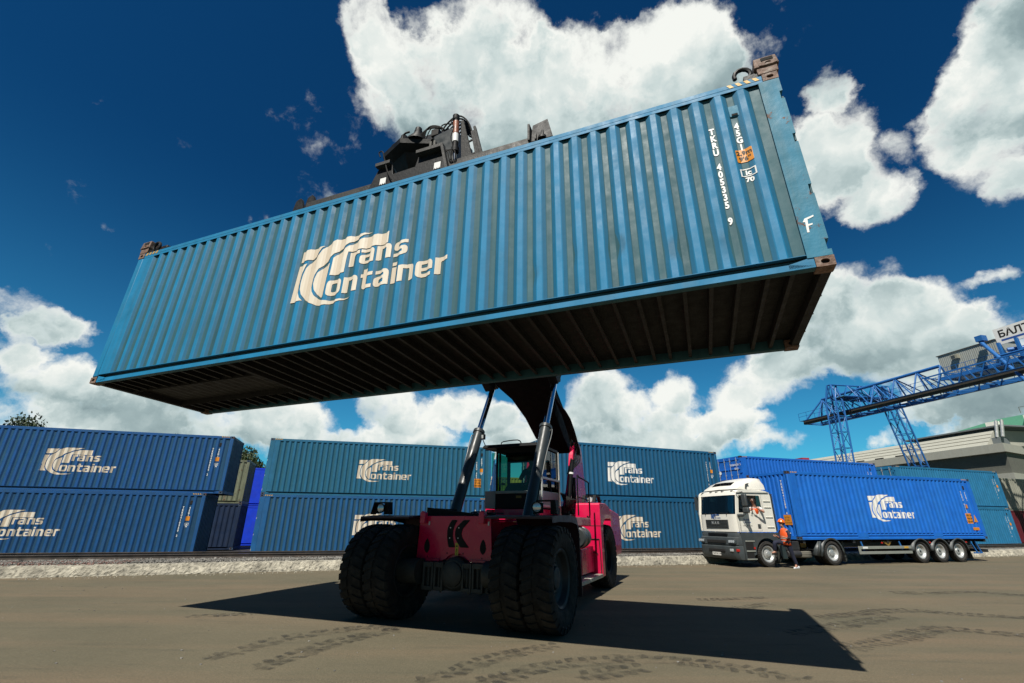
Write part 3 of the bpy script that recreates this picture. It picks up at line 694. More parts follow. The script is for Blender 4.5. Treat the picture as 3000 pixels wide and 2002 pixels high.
def side_wall(mt, parent, y, face, L, z0, z1, dents=0, seed=0):
    """corrugated wall along x at depth y; face -1 looks to -y"""
    xs = [0.06] + breaks(L) + [L - 0.06]; n = 14 if dents else 5; zs = [z0 + (z1 - z0) * k / (n - 1) for k in range(n)]
    if dents:
        ex = []
        for i in range(len(xs) - 1): ex += [xs[i]] + ([(xs[i] + xs[i+1]) / 2] if dents > 1 else [])
        xs = ex + [xs[-1]]
    vs = []
    for z in zs:
        for x in xs:
            d = yprof(x, L)
            if dents:
                p = Vector((x * .8, seed, z * .9)); d += noise.noise(p) * .0010 * dents
                for (dx, dz, r, a) in DENTS.get(seed, []):
                    q = ((x-dx)/r)**2 + ((z-dz)/r)**2
                    if q < 1: d += a * (1-q)**2
            vs.append((x, y - face * d, z))
    m_ = len(xs); fs = [(k*m_+i, k*m_+i+1, (k+1)*m_+i+1, (k+1)*m_+i) for k in range(len(zs)-1) for i in range(m_-1)]
    b = MB(); b.add(vs, fs)
    if face > 0: b.f = [f[::-1] for f in b.f]
    return b.build('side_wall', mt, parent, fix=False, smooth=20)
DENTS = {1: [(10.0, .75, .16, .03), (9.45, .7, .12, .025), (10.7, .6, .2, .02), (8.9, .5, .15, .02), (11.3, .5, .3, .012)]}

def end_wall(mt, parent, x, face, H, fl=0.2):
    ys = [0.14]; y = 0.16; vs = []
    prof = []; 
    while y < CW - 0.16:
        prof += [(y, 0.01), (y + .06, .01), (y + .10, .05), (y + .17, .05), (y + .21, .01)]; y += .246
    prof = [(0.12, .01)] + [q for q in prof if q[0] < CW - .12] + [(CW - .12, .01)]
    b = MB(); n = len(prof)
    b.add([(x - face * d, yy, z) for z in (.14, H - .1) for yy, d in prof], [(i, i+1, n+i+1, n+i) for i in range(n-1)])
    return b.build('end_wall', mt, parent, smooth=20)

def doors(mt, parent, x, face, H, texts=None):
    """two door leaves with locking rods, hinges and writing; x = plane of the doors"""
    for k in (0, 1):
        y0 = .13 + k * 1.09; y1 = y0 + 1.085
        b = MB(); d = face
        b.box(*sorted((x - d*.02, x - d*.07)), y0 + .01, y1 - .005, .16, H - .12)
        # frames round two recessed panels
        zz = [.16, .62, .68, 1.32, 1.38, 2.0, 2.06, H - .12]
        for a_, c_ in ((.16, .23), (.80, .90), (1.45, 1.55), (2.05, 2.15), (H-.22, H-.12)): b.box(*sorted((x - d*.019, x + d*.012)), y0+.03, y1-.03, a_, c_)
        leaf = b.build('door', mt, parent, bev=.006)
        for yy in (y0 + .22, y0 + .80):
            r = MB(); r.cyl((x + d*.045, yy, .10), (x + d*.045, yy, H - .08), .017, n=8)
            for z in (.2, .9, 1.7, H - .3): r.box(*sorted((x + d*.012, x + d*.06)), yy - .05, yy + .05, z, z + .05)
            r.box(*sorted((x + d*.04, x + d*.07)), yy - .02, yy + .3 if k == 0 else yy + .02, 1.18, 1.215)
            r.build('locking_rod', m_galv, leaf)
        r = MB(); yh = y0 + .005 if k == 0 else y1 - .005
        for z in (.35, 1.0, 1.8, 2.4): r.box(*sorted((x - d*.02, x + d*.02)), yh - .045, yh + .045, z, z + .14)
        r.build('hinge', mt, leaf)

def container(label, pos, yaw, mt, logo=None, logo_m=None, logo_off=(4.69, .78), marks=None, H=CH, L=CL, tilt=0.0, tilt2=0.0, door='right',
              mark_m=None, detail=1, under=False, group='blue shipping containers stacked behind the rails', rail='plain', smat=None, name='shipping_container', hazard=True, castm=None, caution=None, heightst=(11.62, 1.70), seed=0, flatside=False, frontend=False):
    M_ = Matrix.Translation(pos) @ Matrix.Rotation(yaw, 4, 'Z') @ Matrix.Rotation(-tilt, 4, 'Y') @ Matrix.Rotation(tilt2, 4, 'X')
    t = thing(name, label, 'container', group=group); t.matrix_world = M_
    mark_m = mark_m or m_mark; castm = castm or m_castb; pm = smat or mt
    zt = H - .12; zb = .16
    if not flatside: side_wall(mt, t, 0.0, -1, L, zb, zt, dents=(2 if detail > 1 else 0), seed=seed)
    else: MB().box(.1, L-.1, .015, .05, zb, zt).build('side_wall', mt, t)
    side_wall(mt, t, CW, 1, L, zb, zt)
    # rails
    b = MB(); b.box(.178, L-.178, .002, .062, H-.075, H-.005); b.box(.178, L-.178, .004, .010, H-.13, H-.0755)
    b.build('top_rail', mt, t, bev=.004)
    MB().box(.178, L-.178, CW-.062, CW-.002, H-.075, H-.005).build('top_rail', mt, t)
    for yy, d in ((0, 1), (CW, -1)):
        b = MB()
        if rail == 'plain':
            prof = [(.002, 0.162), (.002, .155), (.085, .153), (.085, .082), (.004, .074), (.004, .002), (.10, .002), (.10, .162)]
        else:
            prof = [(.002, .30), (.002, .262), (.03, .24), (.03, .215), (.002, .195), (.002, .165), (.03, .145), (.03, .115), (.002, .09), (.002, .002), (.06, .002), (.06, .30)]
        n = len(prof)
        b.add([(x_, yy + d*q, z) for x_ in (.178, L-.178) for q, z in prof], [(i, (i+1) % n, n+(i+1) % n, n+i) for i in range(n)] + [tuple(range(n)), tuple(range(n, 2*n))])
        if rail == 'plain':
            for xa, xb, s_ in ((.178, .42, 1), (L-.178, L-.42, -1)):
                b.add([(xa, yy+d*.004, .02), (xb, yy+d*.004, .02), (xb, yy+d*.004, .074), (xa, yy+d*.010, .13)], [(0,1,2,3)])
                b.add([(xa, yy+d*.004, .02), (xa, yy+d*.02, .13), (xa, yy+d*.05, .13), (xa, yy+d*.05, .02)], [(0,1,2,3)])
        else:
            for xa in (3.45, 8.38): b.box(xa, xa+.62, *sorted((yy-d*.001, yy+d*.03)), .10, .27)
        b.build('bottom_rail', mt, t, smooth=15)
    # roof, end frames, floor
    b = MB(); nr = int((L-.6)/.209); vs = []
    for i in range(nr*4+1):
        x = .3 + (L-.6) * i / (nr*4); z = H - .03 + (.0 if i % 4 in (0, 1) else .02)
        vs += [(x, .06, z), (x, CW-.06, z)]
    b.add([(.02, .06, H-.03), (.02, CW-.06, H-.03)] + vs + [(L-.02, .06, H-.03), (L-.02, CW-.06, H-.03)], [(2*i, 2*i+2, 2*i+3, 2*i+1) for i in range(nr*4+2)])
    b.build('roof', mt, t, smooth=0)
    dr = door == 'right'; xd = L if dr else 0.0; xe = 0.0 if dr else L; fd = 1 if dr else -1
    # corner posts: door end wide with hinge notches, closed end narrow
    for yy, d in ((0, 1), (CW, -1)):
        # door end
        x1, x0_ = xd, xd - fd * .235
        b = MB()
        zs = [.118]; 
        for zn in (.19, .93, 1.70, 2.42): zs += [zn, zn + .13]
        zs.append(H - .118); nt_ = [(zs[i], zs[i+1], i % 2 == 1) for i in range(len(zs)-1)]
        for za, zb_, notch in nt_:
            xo = x1 - fd * (.035 if notch else 0.0)
            b.box(*sorted((x0_, xo)), *sorted((yy, yy + d*.012)), za, zb_)
            b.box(*sorted((xo - fd*.06, xo)), *sorted((yy + d*.012, yy + d*.14)), za, zb_)
        b.box(*sorted((x0_, x0_ + fd*.012)), *sorted((yy + d*.0125, yy + d*.05)), .118, H-.118)
        b.build('corner_post', pm, t)
        # closed end
        x1, x0_ = xe, xe + fd * .165
        MB().box(*sorted((x0_, x1)), *sorted((yy, yy + d*.10)), .118, H-.118).build('corner_post', mt, t, bev=.02)
    for x_, sx in ((0, -1), (L, 1)):
        for yy, sy in ((0, -1), (CW, 1)):
            for z_, sz in ((0, -1), (H, 1)):
                ox, oy, oz = sx*.003, sy*.004, (sz*.006)
                casting('corner_casting', x_+ox, yy+oy, z_+oz, castm, t, sx, sy, sz)
    for x_, f_ in ((xd, fd), (xe, -fd)):
        MB().box(*sorted((x_ - f_*.004, x_ - f_*.1)), .165, CW-.165, .01, .15).build('end_sill', mt if not under else m_under, t)
        MB().box(*sorted((x_ - f_*.004, x_ - f_*.1)), .165, CW-.165, H-.11, H-.004).build('end_header', mt, t)
    end_wall(mt, t, xe, -fd, H)
    doors(mt, t, xd, fd, H)
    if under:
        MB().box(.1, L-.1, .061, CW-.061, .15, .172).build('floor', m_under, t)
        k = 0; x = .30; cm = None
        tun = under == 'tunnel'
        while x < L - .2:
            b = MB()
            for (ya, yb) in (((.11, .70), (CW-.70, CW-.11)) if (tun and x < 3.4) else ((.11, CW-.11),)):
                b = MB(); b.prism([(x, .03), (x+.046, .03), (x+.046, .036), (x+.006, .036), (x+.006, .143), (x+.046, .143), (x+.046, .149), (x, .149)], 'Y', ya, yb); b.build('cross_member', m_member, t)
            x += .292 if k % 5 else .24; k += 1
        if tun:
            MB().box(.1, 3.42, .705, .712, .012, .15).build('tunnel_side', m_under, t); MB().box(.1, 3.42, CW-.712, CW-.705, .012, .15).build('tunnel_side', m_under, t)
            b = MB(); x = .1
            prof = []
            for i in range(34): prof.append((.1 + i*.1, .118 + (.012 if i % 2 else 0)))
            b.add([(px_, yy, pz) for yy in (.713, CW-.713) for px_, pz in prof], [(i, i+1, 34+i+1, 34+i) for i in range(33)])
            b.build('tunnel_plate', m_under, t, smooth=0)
            MB().box(3.42, 3.50, .065, CW-.065, .008, .15).build('bolster', m_under, t)
    # writing
    out = .0035 if detail < 2 else .0065
    def mp(x, z, ox=0, oz=0): return lambda X, Z: (ox + X, yprof(min(max(ox + X, 0), L), L) - out if not flatside else .015 - out, oz + Z)
    cuts = breaks(L)
    if logo:
        ox, oz = logo_off; k = logo
        flat_on([(me, a_, c_) for me, a_, c_ in LOGO], 'logo', logo_m or m_logo, t,
                lambda X, Z: (ox + X*k, (yprof(ox + X*k, L) if not flatside else .015) - out, oz + Z*k), cuts=[(c_ - ox)/k for c_ in cuts if ox < c_ < ox + 2.9*k])
    if marks and detail >= 1:
        ser, typ = marks; mx = 11.32 if L > 10 else 5.2; ms = []
        for i, ch in enumerate(ser):
            if ch == ' ': continue
            ms.append((textmesh(ch, .135, 'CENTER', bold=.006, xs=.72), mx, 2.16 - i * .1175))
        for i, ch in enumerate(typ): ms.append((textmesh(ch, .135, 'CENTER', bold=.006, xs=.72), mx + .29, 2.15 - i * .118))
        if not (heightst is None):
            hx, hz = heightst
            fr = [(-.085, -.05), (.085, -.05), (.085, .065), (-.085, .065)]; fi = [(-.07, -.038), (.07, -.038), (.07, .052), (-.07, .052)]
            ms.append((shape2d([fr, fi]), hx, 1.43)); ms.append((textmesh('ic', .10, 'CENTER', bold=.004), hx, 1.405)); ms.append((textmesh('70', .09, 'CENTER', bold=.004), hx, 1.30))
        flat_on(ms, 'marking', mark_m, t, lambda X, Z: (X, (yprof(X, L) if not flatside else .015) - out, Z), cuts=[c_ for c_ in cuts if c_ > mx - .2])
        if heightst:
            hx, hz = heightst
            s_ = flat_on([(shape2d([rounded([(-.09, -.1), (.09, -.1), (.09, .1), (-.09, .1)], .015)]), hx, hz)], 'height_sticker', m_orange, t, lambda X, Z: (X, (yprof(X, L) if not flatside else .015) - .0065, Z), cuts=[c_ for c_ in cuts if c_ > mx - .2])
            if detail > 1: flat_on([(textmesh('2,9m', .085, 'CENTER', bold=.003), hx, hz + .015), (textmesh("9'6''", .085, 'CENTER', bold=.003), hx, hz - .075)], 'sticker_print', m_ink, s_, lambda X, Z: (X, yprof(X, L) - .0095, Z), cuts=[c_ for c_ in cuts if c_ > mx - .2])
    if caution:
        hx, hz = caution; w_, h_ = .20, .24
        s_ = flat_on([(shape2d([[(-w_, -h_), (w_, -h_), (w_, h_), (-w_, h_)]]), hx, hz)], 'caution_sticker', m_orange, t, lambda X, Z: (X, (yprof(X, L) if not flatside else .015) - .004, Z), cuts=[c_ for c_ in cuts if abs(c_ - hx) < .5])
        flat_on([(textmesh(a_, .125, 'CENTER', bold=.004, xs=.66), hx, hz + dz) for a_, dz in (('CAUTION', .10), ("9'6'' HIGH", -.045), ('CONTAINER', -.19))], 'sticker_print', m_ink, s_, lambda X, Z: (X, (yprof(X, L) if not flatside else .015) - .0065, Z), cuts=[c_ for c_ in cuts if abs(c_ - hx) < .5])
    if hazard and detail:
        for xa, s_ in ((.19, 1), (L-.19, -1)):
            b = MB()
            for i in range(4):
                a_ = xa + s_*(.02 + i*.10); q = [(a_, H-.07), (a_+s_*.05, H-.07), (a_+s_*.085, H-.012), (a_+s_*.035, H-.012)]
                b.add([(x_, -.0015, z_) for x_, z_ in q], [(0,1,2,3)])
            b.build('hazard_stripe', m_haz, t)
    if detail:
        b = MB(); b.box(11.56, 11.68, .025, .045, 2.36, 2.54) if L > 10 else b.box(5.5, 5.6, .025, .045, 2.2, 2.36); v_ = b.build('vent', pm if detail > 1 else m_hole, t, bev=.006)
        if detail > 1: MB().box(11.585, 11.655, .018, .0245, 2.37, 2.40).build('vent_slot', m_hole, v_)
    return t

HP = (-8.03547, 8.58682, 4.11152)
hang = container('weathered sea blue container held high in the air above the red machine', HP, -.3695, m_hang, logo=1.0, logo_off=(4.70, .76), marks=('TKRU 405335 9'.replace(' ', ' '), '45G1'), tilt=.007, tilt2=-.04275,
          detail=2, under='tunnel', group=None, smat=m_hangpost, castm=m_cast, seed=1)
# chalked F on the corner post
b = MB(); z_ = .52; x_ = 12.02
b.prism([(x_, z_-.09), (x_+.022, z_-.09), (x_+.028, z_-.01), (x_+.07, z_), (x_+.072, z_+.018), (x_+.03, z_+.014), (x_+.036, z_+.075), (x_+.10, z_+.10), (x_+.10, z_+.12), (x_+.01, z_+.092), (x_-.015, z_+.05), (x_+.008, z_+.045)], 'Y', -.004, -.002)
b.build('chalk_letter', m_mark, hang, smooth=0)
Z0 = 0.0638
def along(o, yaw, d, z): return (o[0] + cos(yaw)*d, o[1] + sin(yaw)*d, z)
Lp, Ly = (-14.76778, 25.07623), .29831
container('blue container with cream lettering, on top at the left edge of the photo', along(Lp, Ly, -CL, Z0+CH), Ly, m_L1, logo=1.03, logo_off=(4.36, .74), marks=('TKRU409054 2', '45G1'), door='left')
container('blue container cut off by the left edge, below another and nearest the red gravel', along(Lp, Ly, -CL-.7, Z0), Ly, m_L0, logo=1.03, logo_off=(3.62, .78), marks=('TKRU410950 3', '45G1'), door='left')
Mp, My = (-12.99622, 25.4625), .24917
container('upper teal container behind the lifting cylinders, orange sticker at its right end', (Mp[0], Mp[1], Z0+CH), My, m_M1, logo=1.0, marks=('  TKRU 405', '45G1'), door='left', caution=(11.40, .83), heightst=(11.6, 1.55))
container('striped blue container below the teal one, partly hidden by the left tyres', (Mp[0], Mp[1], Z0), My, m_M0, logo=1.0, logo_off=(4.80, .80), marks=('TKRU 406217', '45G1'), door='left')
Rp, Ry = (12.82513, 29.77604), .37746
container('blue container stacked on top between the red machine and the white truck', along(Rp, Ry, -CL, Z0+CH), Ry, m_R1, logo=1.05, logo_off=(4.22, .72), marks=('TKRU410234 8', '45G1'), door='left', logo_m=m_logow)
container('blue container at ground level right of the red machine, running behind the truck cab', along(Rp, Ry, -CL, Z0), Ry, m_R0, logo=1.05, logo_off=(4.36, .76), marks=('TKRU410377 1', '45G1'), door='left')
Ey, Ep = .3106, (15.05, 31.38)
container('bright blue container with its door end showing above the truck roof', (Ep[0], Ep[1], Z0+CH), Ey, m_E, marks=('TKRU 043251', '4EG1'), door='left', mark_m=m_mark)
container('bright blue container hidden low behind the truck cab, under the one with doors showing', (Ep[0], Ep[1], Z0), Ey, m_E, door='left', detail=0)
Fp, Fy = (29.0, 36.35), .3225
container('sea blue container above the tail of the truck, upper of two', (Fp[0], Fp[1], Z0+CH), Fy, m_F, marks=('TKRU 409514 3', '45G1'), door='left')
container('sea blue container behind the tail of the trailer, lower of two', (Fp[0], Fp[1], Z0), Fy, m_F, marks=('TKRU 407762 0', '45G1'), door='left')
container('pale grey container at the right edge of the photo, upper one', (44.5, 45.3, Z0+CH), Fy, m_grey, group=None, door='left', detail=0)
mrn = container('maroon container with white letters at the right edge, under the pale grey one', (44.5, 45.3, Z0), Fy, m_mar, group=None, door='left', detail=0)
flat_on([(textmesh('OS', 1.1, bold=.03), 5.6, 1.5)], 'marking', m_mark, mrn, lambda X, Z: (X, yprof(X) - .004, Z), cuts=[c_ for c_ in breaks() if 5 < c_ < 8])
# older boxes in the gap on the left
OY = .33
o_ = (-16.55 - cos(OY)*6.058, 30.38 - sin(OY)*6.058)
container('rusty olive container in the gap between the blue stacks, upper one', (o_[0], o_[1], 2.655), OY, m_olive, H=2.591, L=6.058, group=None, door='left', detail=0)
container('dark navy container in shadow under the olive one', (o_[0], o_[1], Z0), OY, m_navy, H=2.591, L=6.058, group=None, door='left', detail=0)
for lv, lb in ((1, 'vivid blue smooth sided container deep in the gap, upper one'), (0, 'vivid blue container deep in the gap, lower one mostly shaded')):
    container(lb, (-20.6, 34.55, Z0 + lv*2.62), .30, m_vivid, H=2.591, L=6.058, group=None, door='right', detail=0, flatside=True)
container('ochre container seen through the glass of the lifting truck cab, upper one', (-1.5, 41.0, 2.655), .25, m_ochre, H=2.591, L=6.058, group=None, door='left', detail=0)
container('ochre container behind the lifting truck cab, lower one', (-1.5, 41.0, Z0), .25, m_ochre, H=2.591, L=6.058, group=None, door='left', detail=0)
# writing on the doors of the bright blue container
def door_text(t, items, m):
    for s_, yy, zz, sz in items:
        label_text(s_, 'door_marking', m, t, (-.022, yy, zz), (0, -1, 0), (0, 0, 1), sz, bold=.004)
for t in [o for o in COL.objects if o.name.startswith('shipping_container') and 'door end showing' in o.get('label', '')]:
    door_text(t, [('TKRU', 1.02, 2.30, .17), ('043251 3', .66, 2.30, .17), ('4EG1', .62, 2.05, .17), ('MAX.GR.', .98, 1.28, .12), ('TARE', .95, 1.12, .12), ('30480KG', .52, 1.30, .08), ('67200LB', .52, 1.20, .08), ('3980KG', .52, 1.10, .08), ('8770LB', .52, 1.00, .08)], m_mark)
    b = MB(); b.prism(rounded([(1.80, 1.05), (2.06, 1.05), (1.93, 1.36)], .02), 'X', -.024, -.02); b.build('warning_triangle', m_orange, t, smooth=0)
    b = MB(); b.cyl((-.02, 1.98, 1.93), (-.024, 1.98, 1.93), .12, n=20); b.build('round_plate', m_mark, t)
for t in [o for o in COL.objects if 'tail of the truck, upper' in o.get('label', '')]:
    door_text(t, [('TKRU', 1.85, 1.96, .19), ('409514 3', 1.05, 1.96, .19)], m_mark)

# ================================================================== reach stacker (local X right, Y to the rear, Z up)
RP, RY = (-1.17, 9.67, 0.0), -.415
rs = thing('reach_stacker', 'large magenta red container lifting truck with dual front tyres', 'reach stacker', RP, RY)
m_rimd = mat('dark_rim', (0.022, 0.028, 0.03), rough=.6, noise=.3, dirtamt=.4, dirt=(.05,.045,.04))
def wheel_unit(name, parent, x0, cy, cz, R, w, rimr, out, lugs=30, mt=m_tyre, rimm=m_axle, lugh=.035, narrow=False):
    """one tyre with lug tread; x0 = centre plane; out = side of the dished rim"""
    # invisible-free empty is avoided: the rim carries the tyre
    r = MB(); h = w/2
    prof = [(-out*h*.55, rimr+.035), (-out*h*.62, rimr+.015), (-out*h*.5, rimr-.01), (out*h*.45, rimr-.02), (out*h*.62, rimr+.015), (out*h*.70, rimr+.04), (out*h*.74, rimr+.02), (out*h*.66, rimr-.015), (out*h*.30, rimr-.05), (out*h*.15, rimr*.72), (out*h*.18, rimr*.45), (out*h*.42, rimr*.40), (out*h*.46, rimr*.30), (out*h*.46, 0.001)]
    r.lathe(prof, (x0, cy, cz), 'X', 36)
    for i in range(16 if R > .6 else 10):
        a = 2*pi*i/(16 if R > .6 else 10); q = rimr*.56
        r.cyl((x0+out*h*.14, cy+q*cos(a), cz+q*sin(a)), (x0+out*h*.24, cy+q*cos(a), cz+q*sin(a)), .016, n=6)
    rim = r.build(name, rimm, parent, smooth=30)
    b = MB(); Rb = R - lugh
    prof = [(-h*.62, rimr+.01), (-h*.80, rimr+.06), (-h*.97, (rimr+R)/2), (-h*.96, Rb-.09), (-h*.86, Rb-.02), (-h*.6, Rb), (0, Rb+.004), (h*.6, Rb), (h*.86, Rb-.02), (h*.96, Rb-.09), (h*.97, (rimr+R)/2), (h*.80, rimr+.06), (h*.62, rimr+.01)]
    b.lathe(prof, (x0, cy, cz), 'X', 64)
    n = lugs
    for i in range(n):
        for side in (-1, 1):
            a0 = 2*pi*(i + (.5 if side > 0 else 0))/n; da = 2*pi/n*.36; sk = 2*pi/n*.60
            vs = []
            for (u, rr) in ((.16, R), (.55, R-.002), (.93, R-.022), (1.01, R-.11)):
                for q in (-1, 1):
                    for lo in (0, 1):
                        rad = rr if not lo else max(min(Rb-.01, rr-lugh*1.1), .1)
                        a = a0 + q*da*(1 - .1*u) + sk*u*(1 if True else -1)
                        xx = x0 + side*h*(u if not lo else min(u, .95))
                        vs.append((xx, cy + rad*cos(a), cz + rad*sin(a)))
            fs = []
            for k in range(3):
                o = k*4; p = o+4
                fs += [(o, o+2, p+2, p), (o+1, o, p, p+1), (o+2, o+3, p+3, p+2)]
            fs += [(0, 1, 3, 2), (12, 14, 15, 13)]
            b.add(vs, fs)
    b.build('tyre', mt, rim, smooth=25)
    return rim
TR_, TC = .83, .815
for x_, o_ in ((-1.62, -1), (-1.07, 1), (1.48, -1), (2.03, 1)):
    wheel_unit('wheel', rs, x_, 0.0, TC, TR_, .53, .43, o_, rimm=m_rimd, lugh=.026)
for x_, o_ in ((-1.42, -1), (1.42, 1)):
    wheel_unit('wheel', rs, x_, 6.15, .815, .83, .58, .43, o_, rimm=m_blk)
# drive axle
b = MB()
b.cyl((-1.75, 0, .815), (-.6, 0, .815), .22, n=24); b.build('axle_tube', m_axle, rs)
b = MB(); b.cyl((.8, 0, .815), (2.1, 0, .815), .22, n=24); b.build('axle_tube', m_axle, rs)
for s_ in (-1, 1):
    b = MB()
    for xa, xb in ((.20, .40), (.415, .64)):
        X0, X1 = sorted((s_*xa + .10, s_*xb + .10))
        z0, z1 = (.50, .98)
        w_ = .04
        b.box(X0, X0+w_, -.02, .2, z0, z1); b.box(X1-w_, X1, -.02, .2, z0, z1); b.box(X0+w_, X1-w_, -.02, .2, z0, z0+.07); b.box(X0+w_, X1-w_, -.02, .2, z1-.09, z1)
        b.box(X0+w_, X1-w_, .06, .2, z0+.07, z1-.09)
        b.cyl(((X0+X1)/2, .02, z0+.04), ((X0+X1)/2, .02, z1-.05), .016, n=8)
        for zz in (.46,): b.cyl(((X0+X1)/2, .1, zz), ((X0+X1)/2, .1, z0), .022, n=6)
    b.build('axle_clamp', m_axle, rs, bev=.008, smooth=20)
b = MB(); b.lathe([(.25, .30), (.06, .29), (.0, .25), (-.01, .235), (-.01, .215), (-.05, .21), (-.08, .17), (-.09, .10), (-.092, .001)], (.10, 0, .785), 'Y', 40)
b.box(-.62, .80, .07, .4, .50, .96); b.build('differential', m_axle, rs, smooth=30)
# frame and front plate
arch = [(.09 + .33*cos(a), .80 + .33*sin(a)) for a in [radians(150 - i*12) for i in range(11)]]
poly = [(-.78, 1.80), (-.82, .99), (-.55, .965), (-.34, .965)] + arch[1:-1] + [(.50, .965), (.66, .965), (.84, .99), (.80, 1.80)]
fp = MB().prism(poly[::-1], 'Y', .14, .19).build('front_plate', m_red, rs, bev=.006)
b = MB(); b.prism([(-.55, .985), (-.27, .99), (-.28, 1.03), (-.56, 1.03)], 'Y', .10, .138); b.build('lip', m_red, fp, bev=.004)
b = MB(); b.prism([(.38, .99), (.72, .985), (.73, 1.03), (.39, 1.03)], 'Y', .10, .138); b.build('lip', m_red, fp, bev=.004)
for xc in (-.585, .65):
    o = rounded([(xc-.045, 1.33), (xc-.075, 1.20), (xc, 1.10), (xc+.075, 1.20), (xc+.045, 1.33), (xc, 1.40)], .06, 4)
    MB().prism(o, 'Y', .137, .139).build('lifting_hole', m_hole, fp)
for xc, zc in ((-.56, 1.06), (-.12, 1.13), (.23, 1.13), (.63, 1.06)):
    MB().cyl((xc, .139, zc), (xc, .137, zc), .014, n=10).build('bolt_hole', m_hole, fp)
# two bent rubber pads in the middle of the plate
pad1 = [(-.12, 1.68), (-.215, 1.52), (-.215, 1.30), (-.17, 1.11), (-.03, 1.11), (-.09, 1.30), (-.09, 1.50), (-.00, 1.68)]
pad2 = [(.14, 1.68), (-.04, 1.50), (-.04, 1.30), (.09, 1.11), (.27, 1.11), (.105, 1.33), (.105, 1.47), (.28, 1.68)]
for pd in (pad1, pad2):
    pd = [(x + .08, z*.86 + .28) for x, z in pd]
    e_ = MB().prism(rounded(pd, [.02, .08, .08, .02, .02, .08, .08, .02]), 'Y', .128, .1385).build('emblem', m_hose, fp)
    for xx, zz in (((pd[1][0]+pd[6][0])/2+.01, 1.585), ((pd[2][0]+pd[5][0])/2, 1.40)):
        MB().cyl((xx, .1275, zz), (xx, .1235, zz), .012, n=8).build('rivet', m_mark, e_)
st = MB().box(.055, .125, .1355, .1385, 1.095, 1.315).build('warning_sticker', mat('yellow_sticker', (.65, .52, .05), rough=.5), fp)
b = MB(); b.prism([(.07, 1.245), (.11, 1.245), (.09, 1.285)], 'Y', .133, .135); b.prism([(.075, 1.15), (.085, 1.15), (.10, 1.20), (.085, 1.215), (.078, 1.205), (.088, 1.195)], 'Y', .133, .135); b.prism([(.086, 1.105), (.094, 1.105), (.094, 1.14), (.086, 1.14)], 'Y', .133, .135); b.build('sticker_print', m_ink, st)
for xc in (-.66, .66):
    b = MB(); b.prism([(xc-.06, 1.66), (xc+.05, 1.66), (xc+.06, 1.86), (xc-.02, 1.90), (xc-.06, 1.85)], 'Y', .02, .13); b.build('lug', m_red, fp, bev=.012)
    MB().box(xc+.09, xc+.12, .12, .139, 1.63, 1.70).build('latch', m_galv, fp)
b = MB(); b.box(-.80, -.74, .20, 7.0, .95, 1.70); b.box(.74, .80, .20, 7.0, .95, 1.70); b.box(-.739, .739, .20, .26, 1.0, 1.70); b.box(-.739, .739, 1.9, 2.0, 1.0, 1.68); b.box(-.739, .739, 2.9, 6.9, 1.0, 1.3)
b.build('chassis', m_red, rs, bev=.01)
b = MB(); b.prism([(-.78, 1.775), (.42, 1.775), (.42, 1.84), (-.78, 1.97)], 'Y', .35, .40); b.box(-.78, -.72, .401, 1.5, 1.78, 1.96)
b.build('deck_rail', m_blk, rs, bev=.005)
b = MB(); b.box(-.72, .74, .26, 1.75, 1.702, 1.74); b.build('deck_plate', m_red, rs)
# a heap of hoses on the deck
random.seed(12); b = MB()
for i in range(16):
    y0 = random.uniform(.5, 1.1); z0 = 1.76 + random.random()*.09; pts = [(random.uniform(-.3, .0)+.12*k+random.uniform(-.05, .05), y0 + random.uniform(-.1, .12), z0 + random.uniform(-.02, .05)) for k in range(7)]
    b.tube(pts, .014, 6)
b.build('hose_heap', m_hose, rs)
# fenders over the front wheels
for s_ in (-1, 1):
    b = MB(); X0, X1 = sorted((s_*.83, s_*(2.14 if s_ > 0 else 2.02)))
    sec = [(-.62, 1.70), (-.50, 1.735), (-.10, 1.765), (.6, 1.775), (1.00, 1.74), (1.16, 1.55), (1.20, .95), (1.22, .36)] if s_ > 0 else [(-.50, 1.735), (-.10, 1.765), (.6, 1.775), (1.00, 1.74), (1.16, 1.55), (1.20, .95), (1.22, .5)]
    if s_ > 0: sec = sec[1:]
    sec = [(y + .30, z + (.05 if z > 1.6 else 0)) for y, z in sec]
    th = .035; low = [(y - (.0 if z > 1.6 else .03), z - (th if z > 1.6 else 0)) for y, z in sec]
    b.prism(sec + low[::-1], 'X', X0, X1)
    # outer skirt curling down at the outside
    ski = [(sec[0][0], sec[0][1]), (sec[1][0], sec[1][1]), (sec[2][0], sec[2][1]), (sec[3][0], sec[3][1]), (sec[4][0]+.0, sec[4][1])]
    xs = s_*(2.14 if s_ > 0 else 2.02)
    pts = []
    for y, z in ski: pts += [(xs, y, z), (xs + s_*.01, y, z - .10 - .05*(ski.index((y, z)) / 4))]
    b.add(pts, [(2*i, 2*i+2, 2*i+3, 2*i+1) for i in range(4)])
    b.build('front_fender', m_fend, rs, smooth=30)
    MB().box(*sorted((s_*1.96, s_*1.99)), 1.44, 1.50, .40, 1.6).build('fender_stay', m_blk, rs)
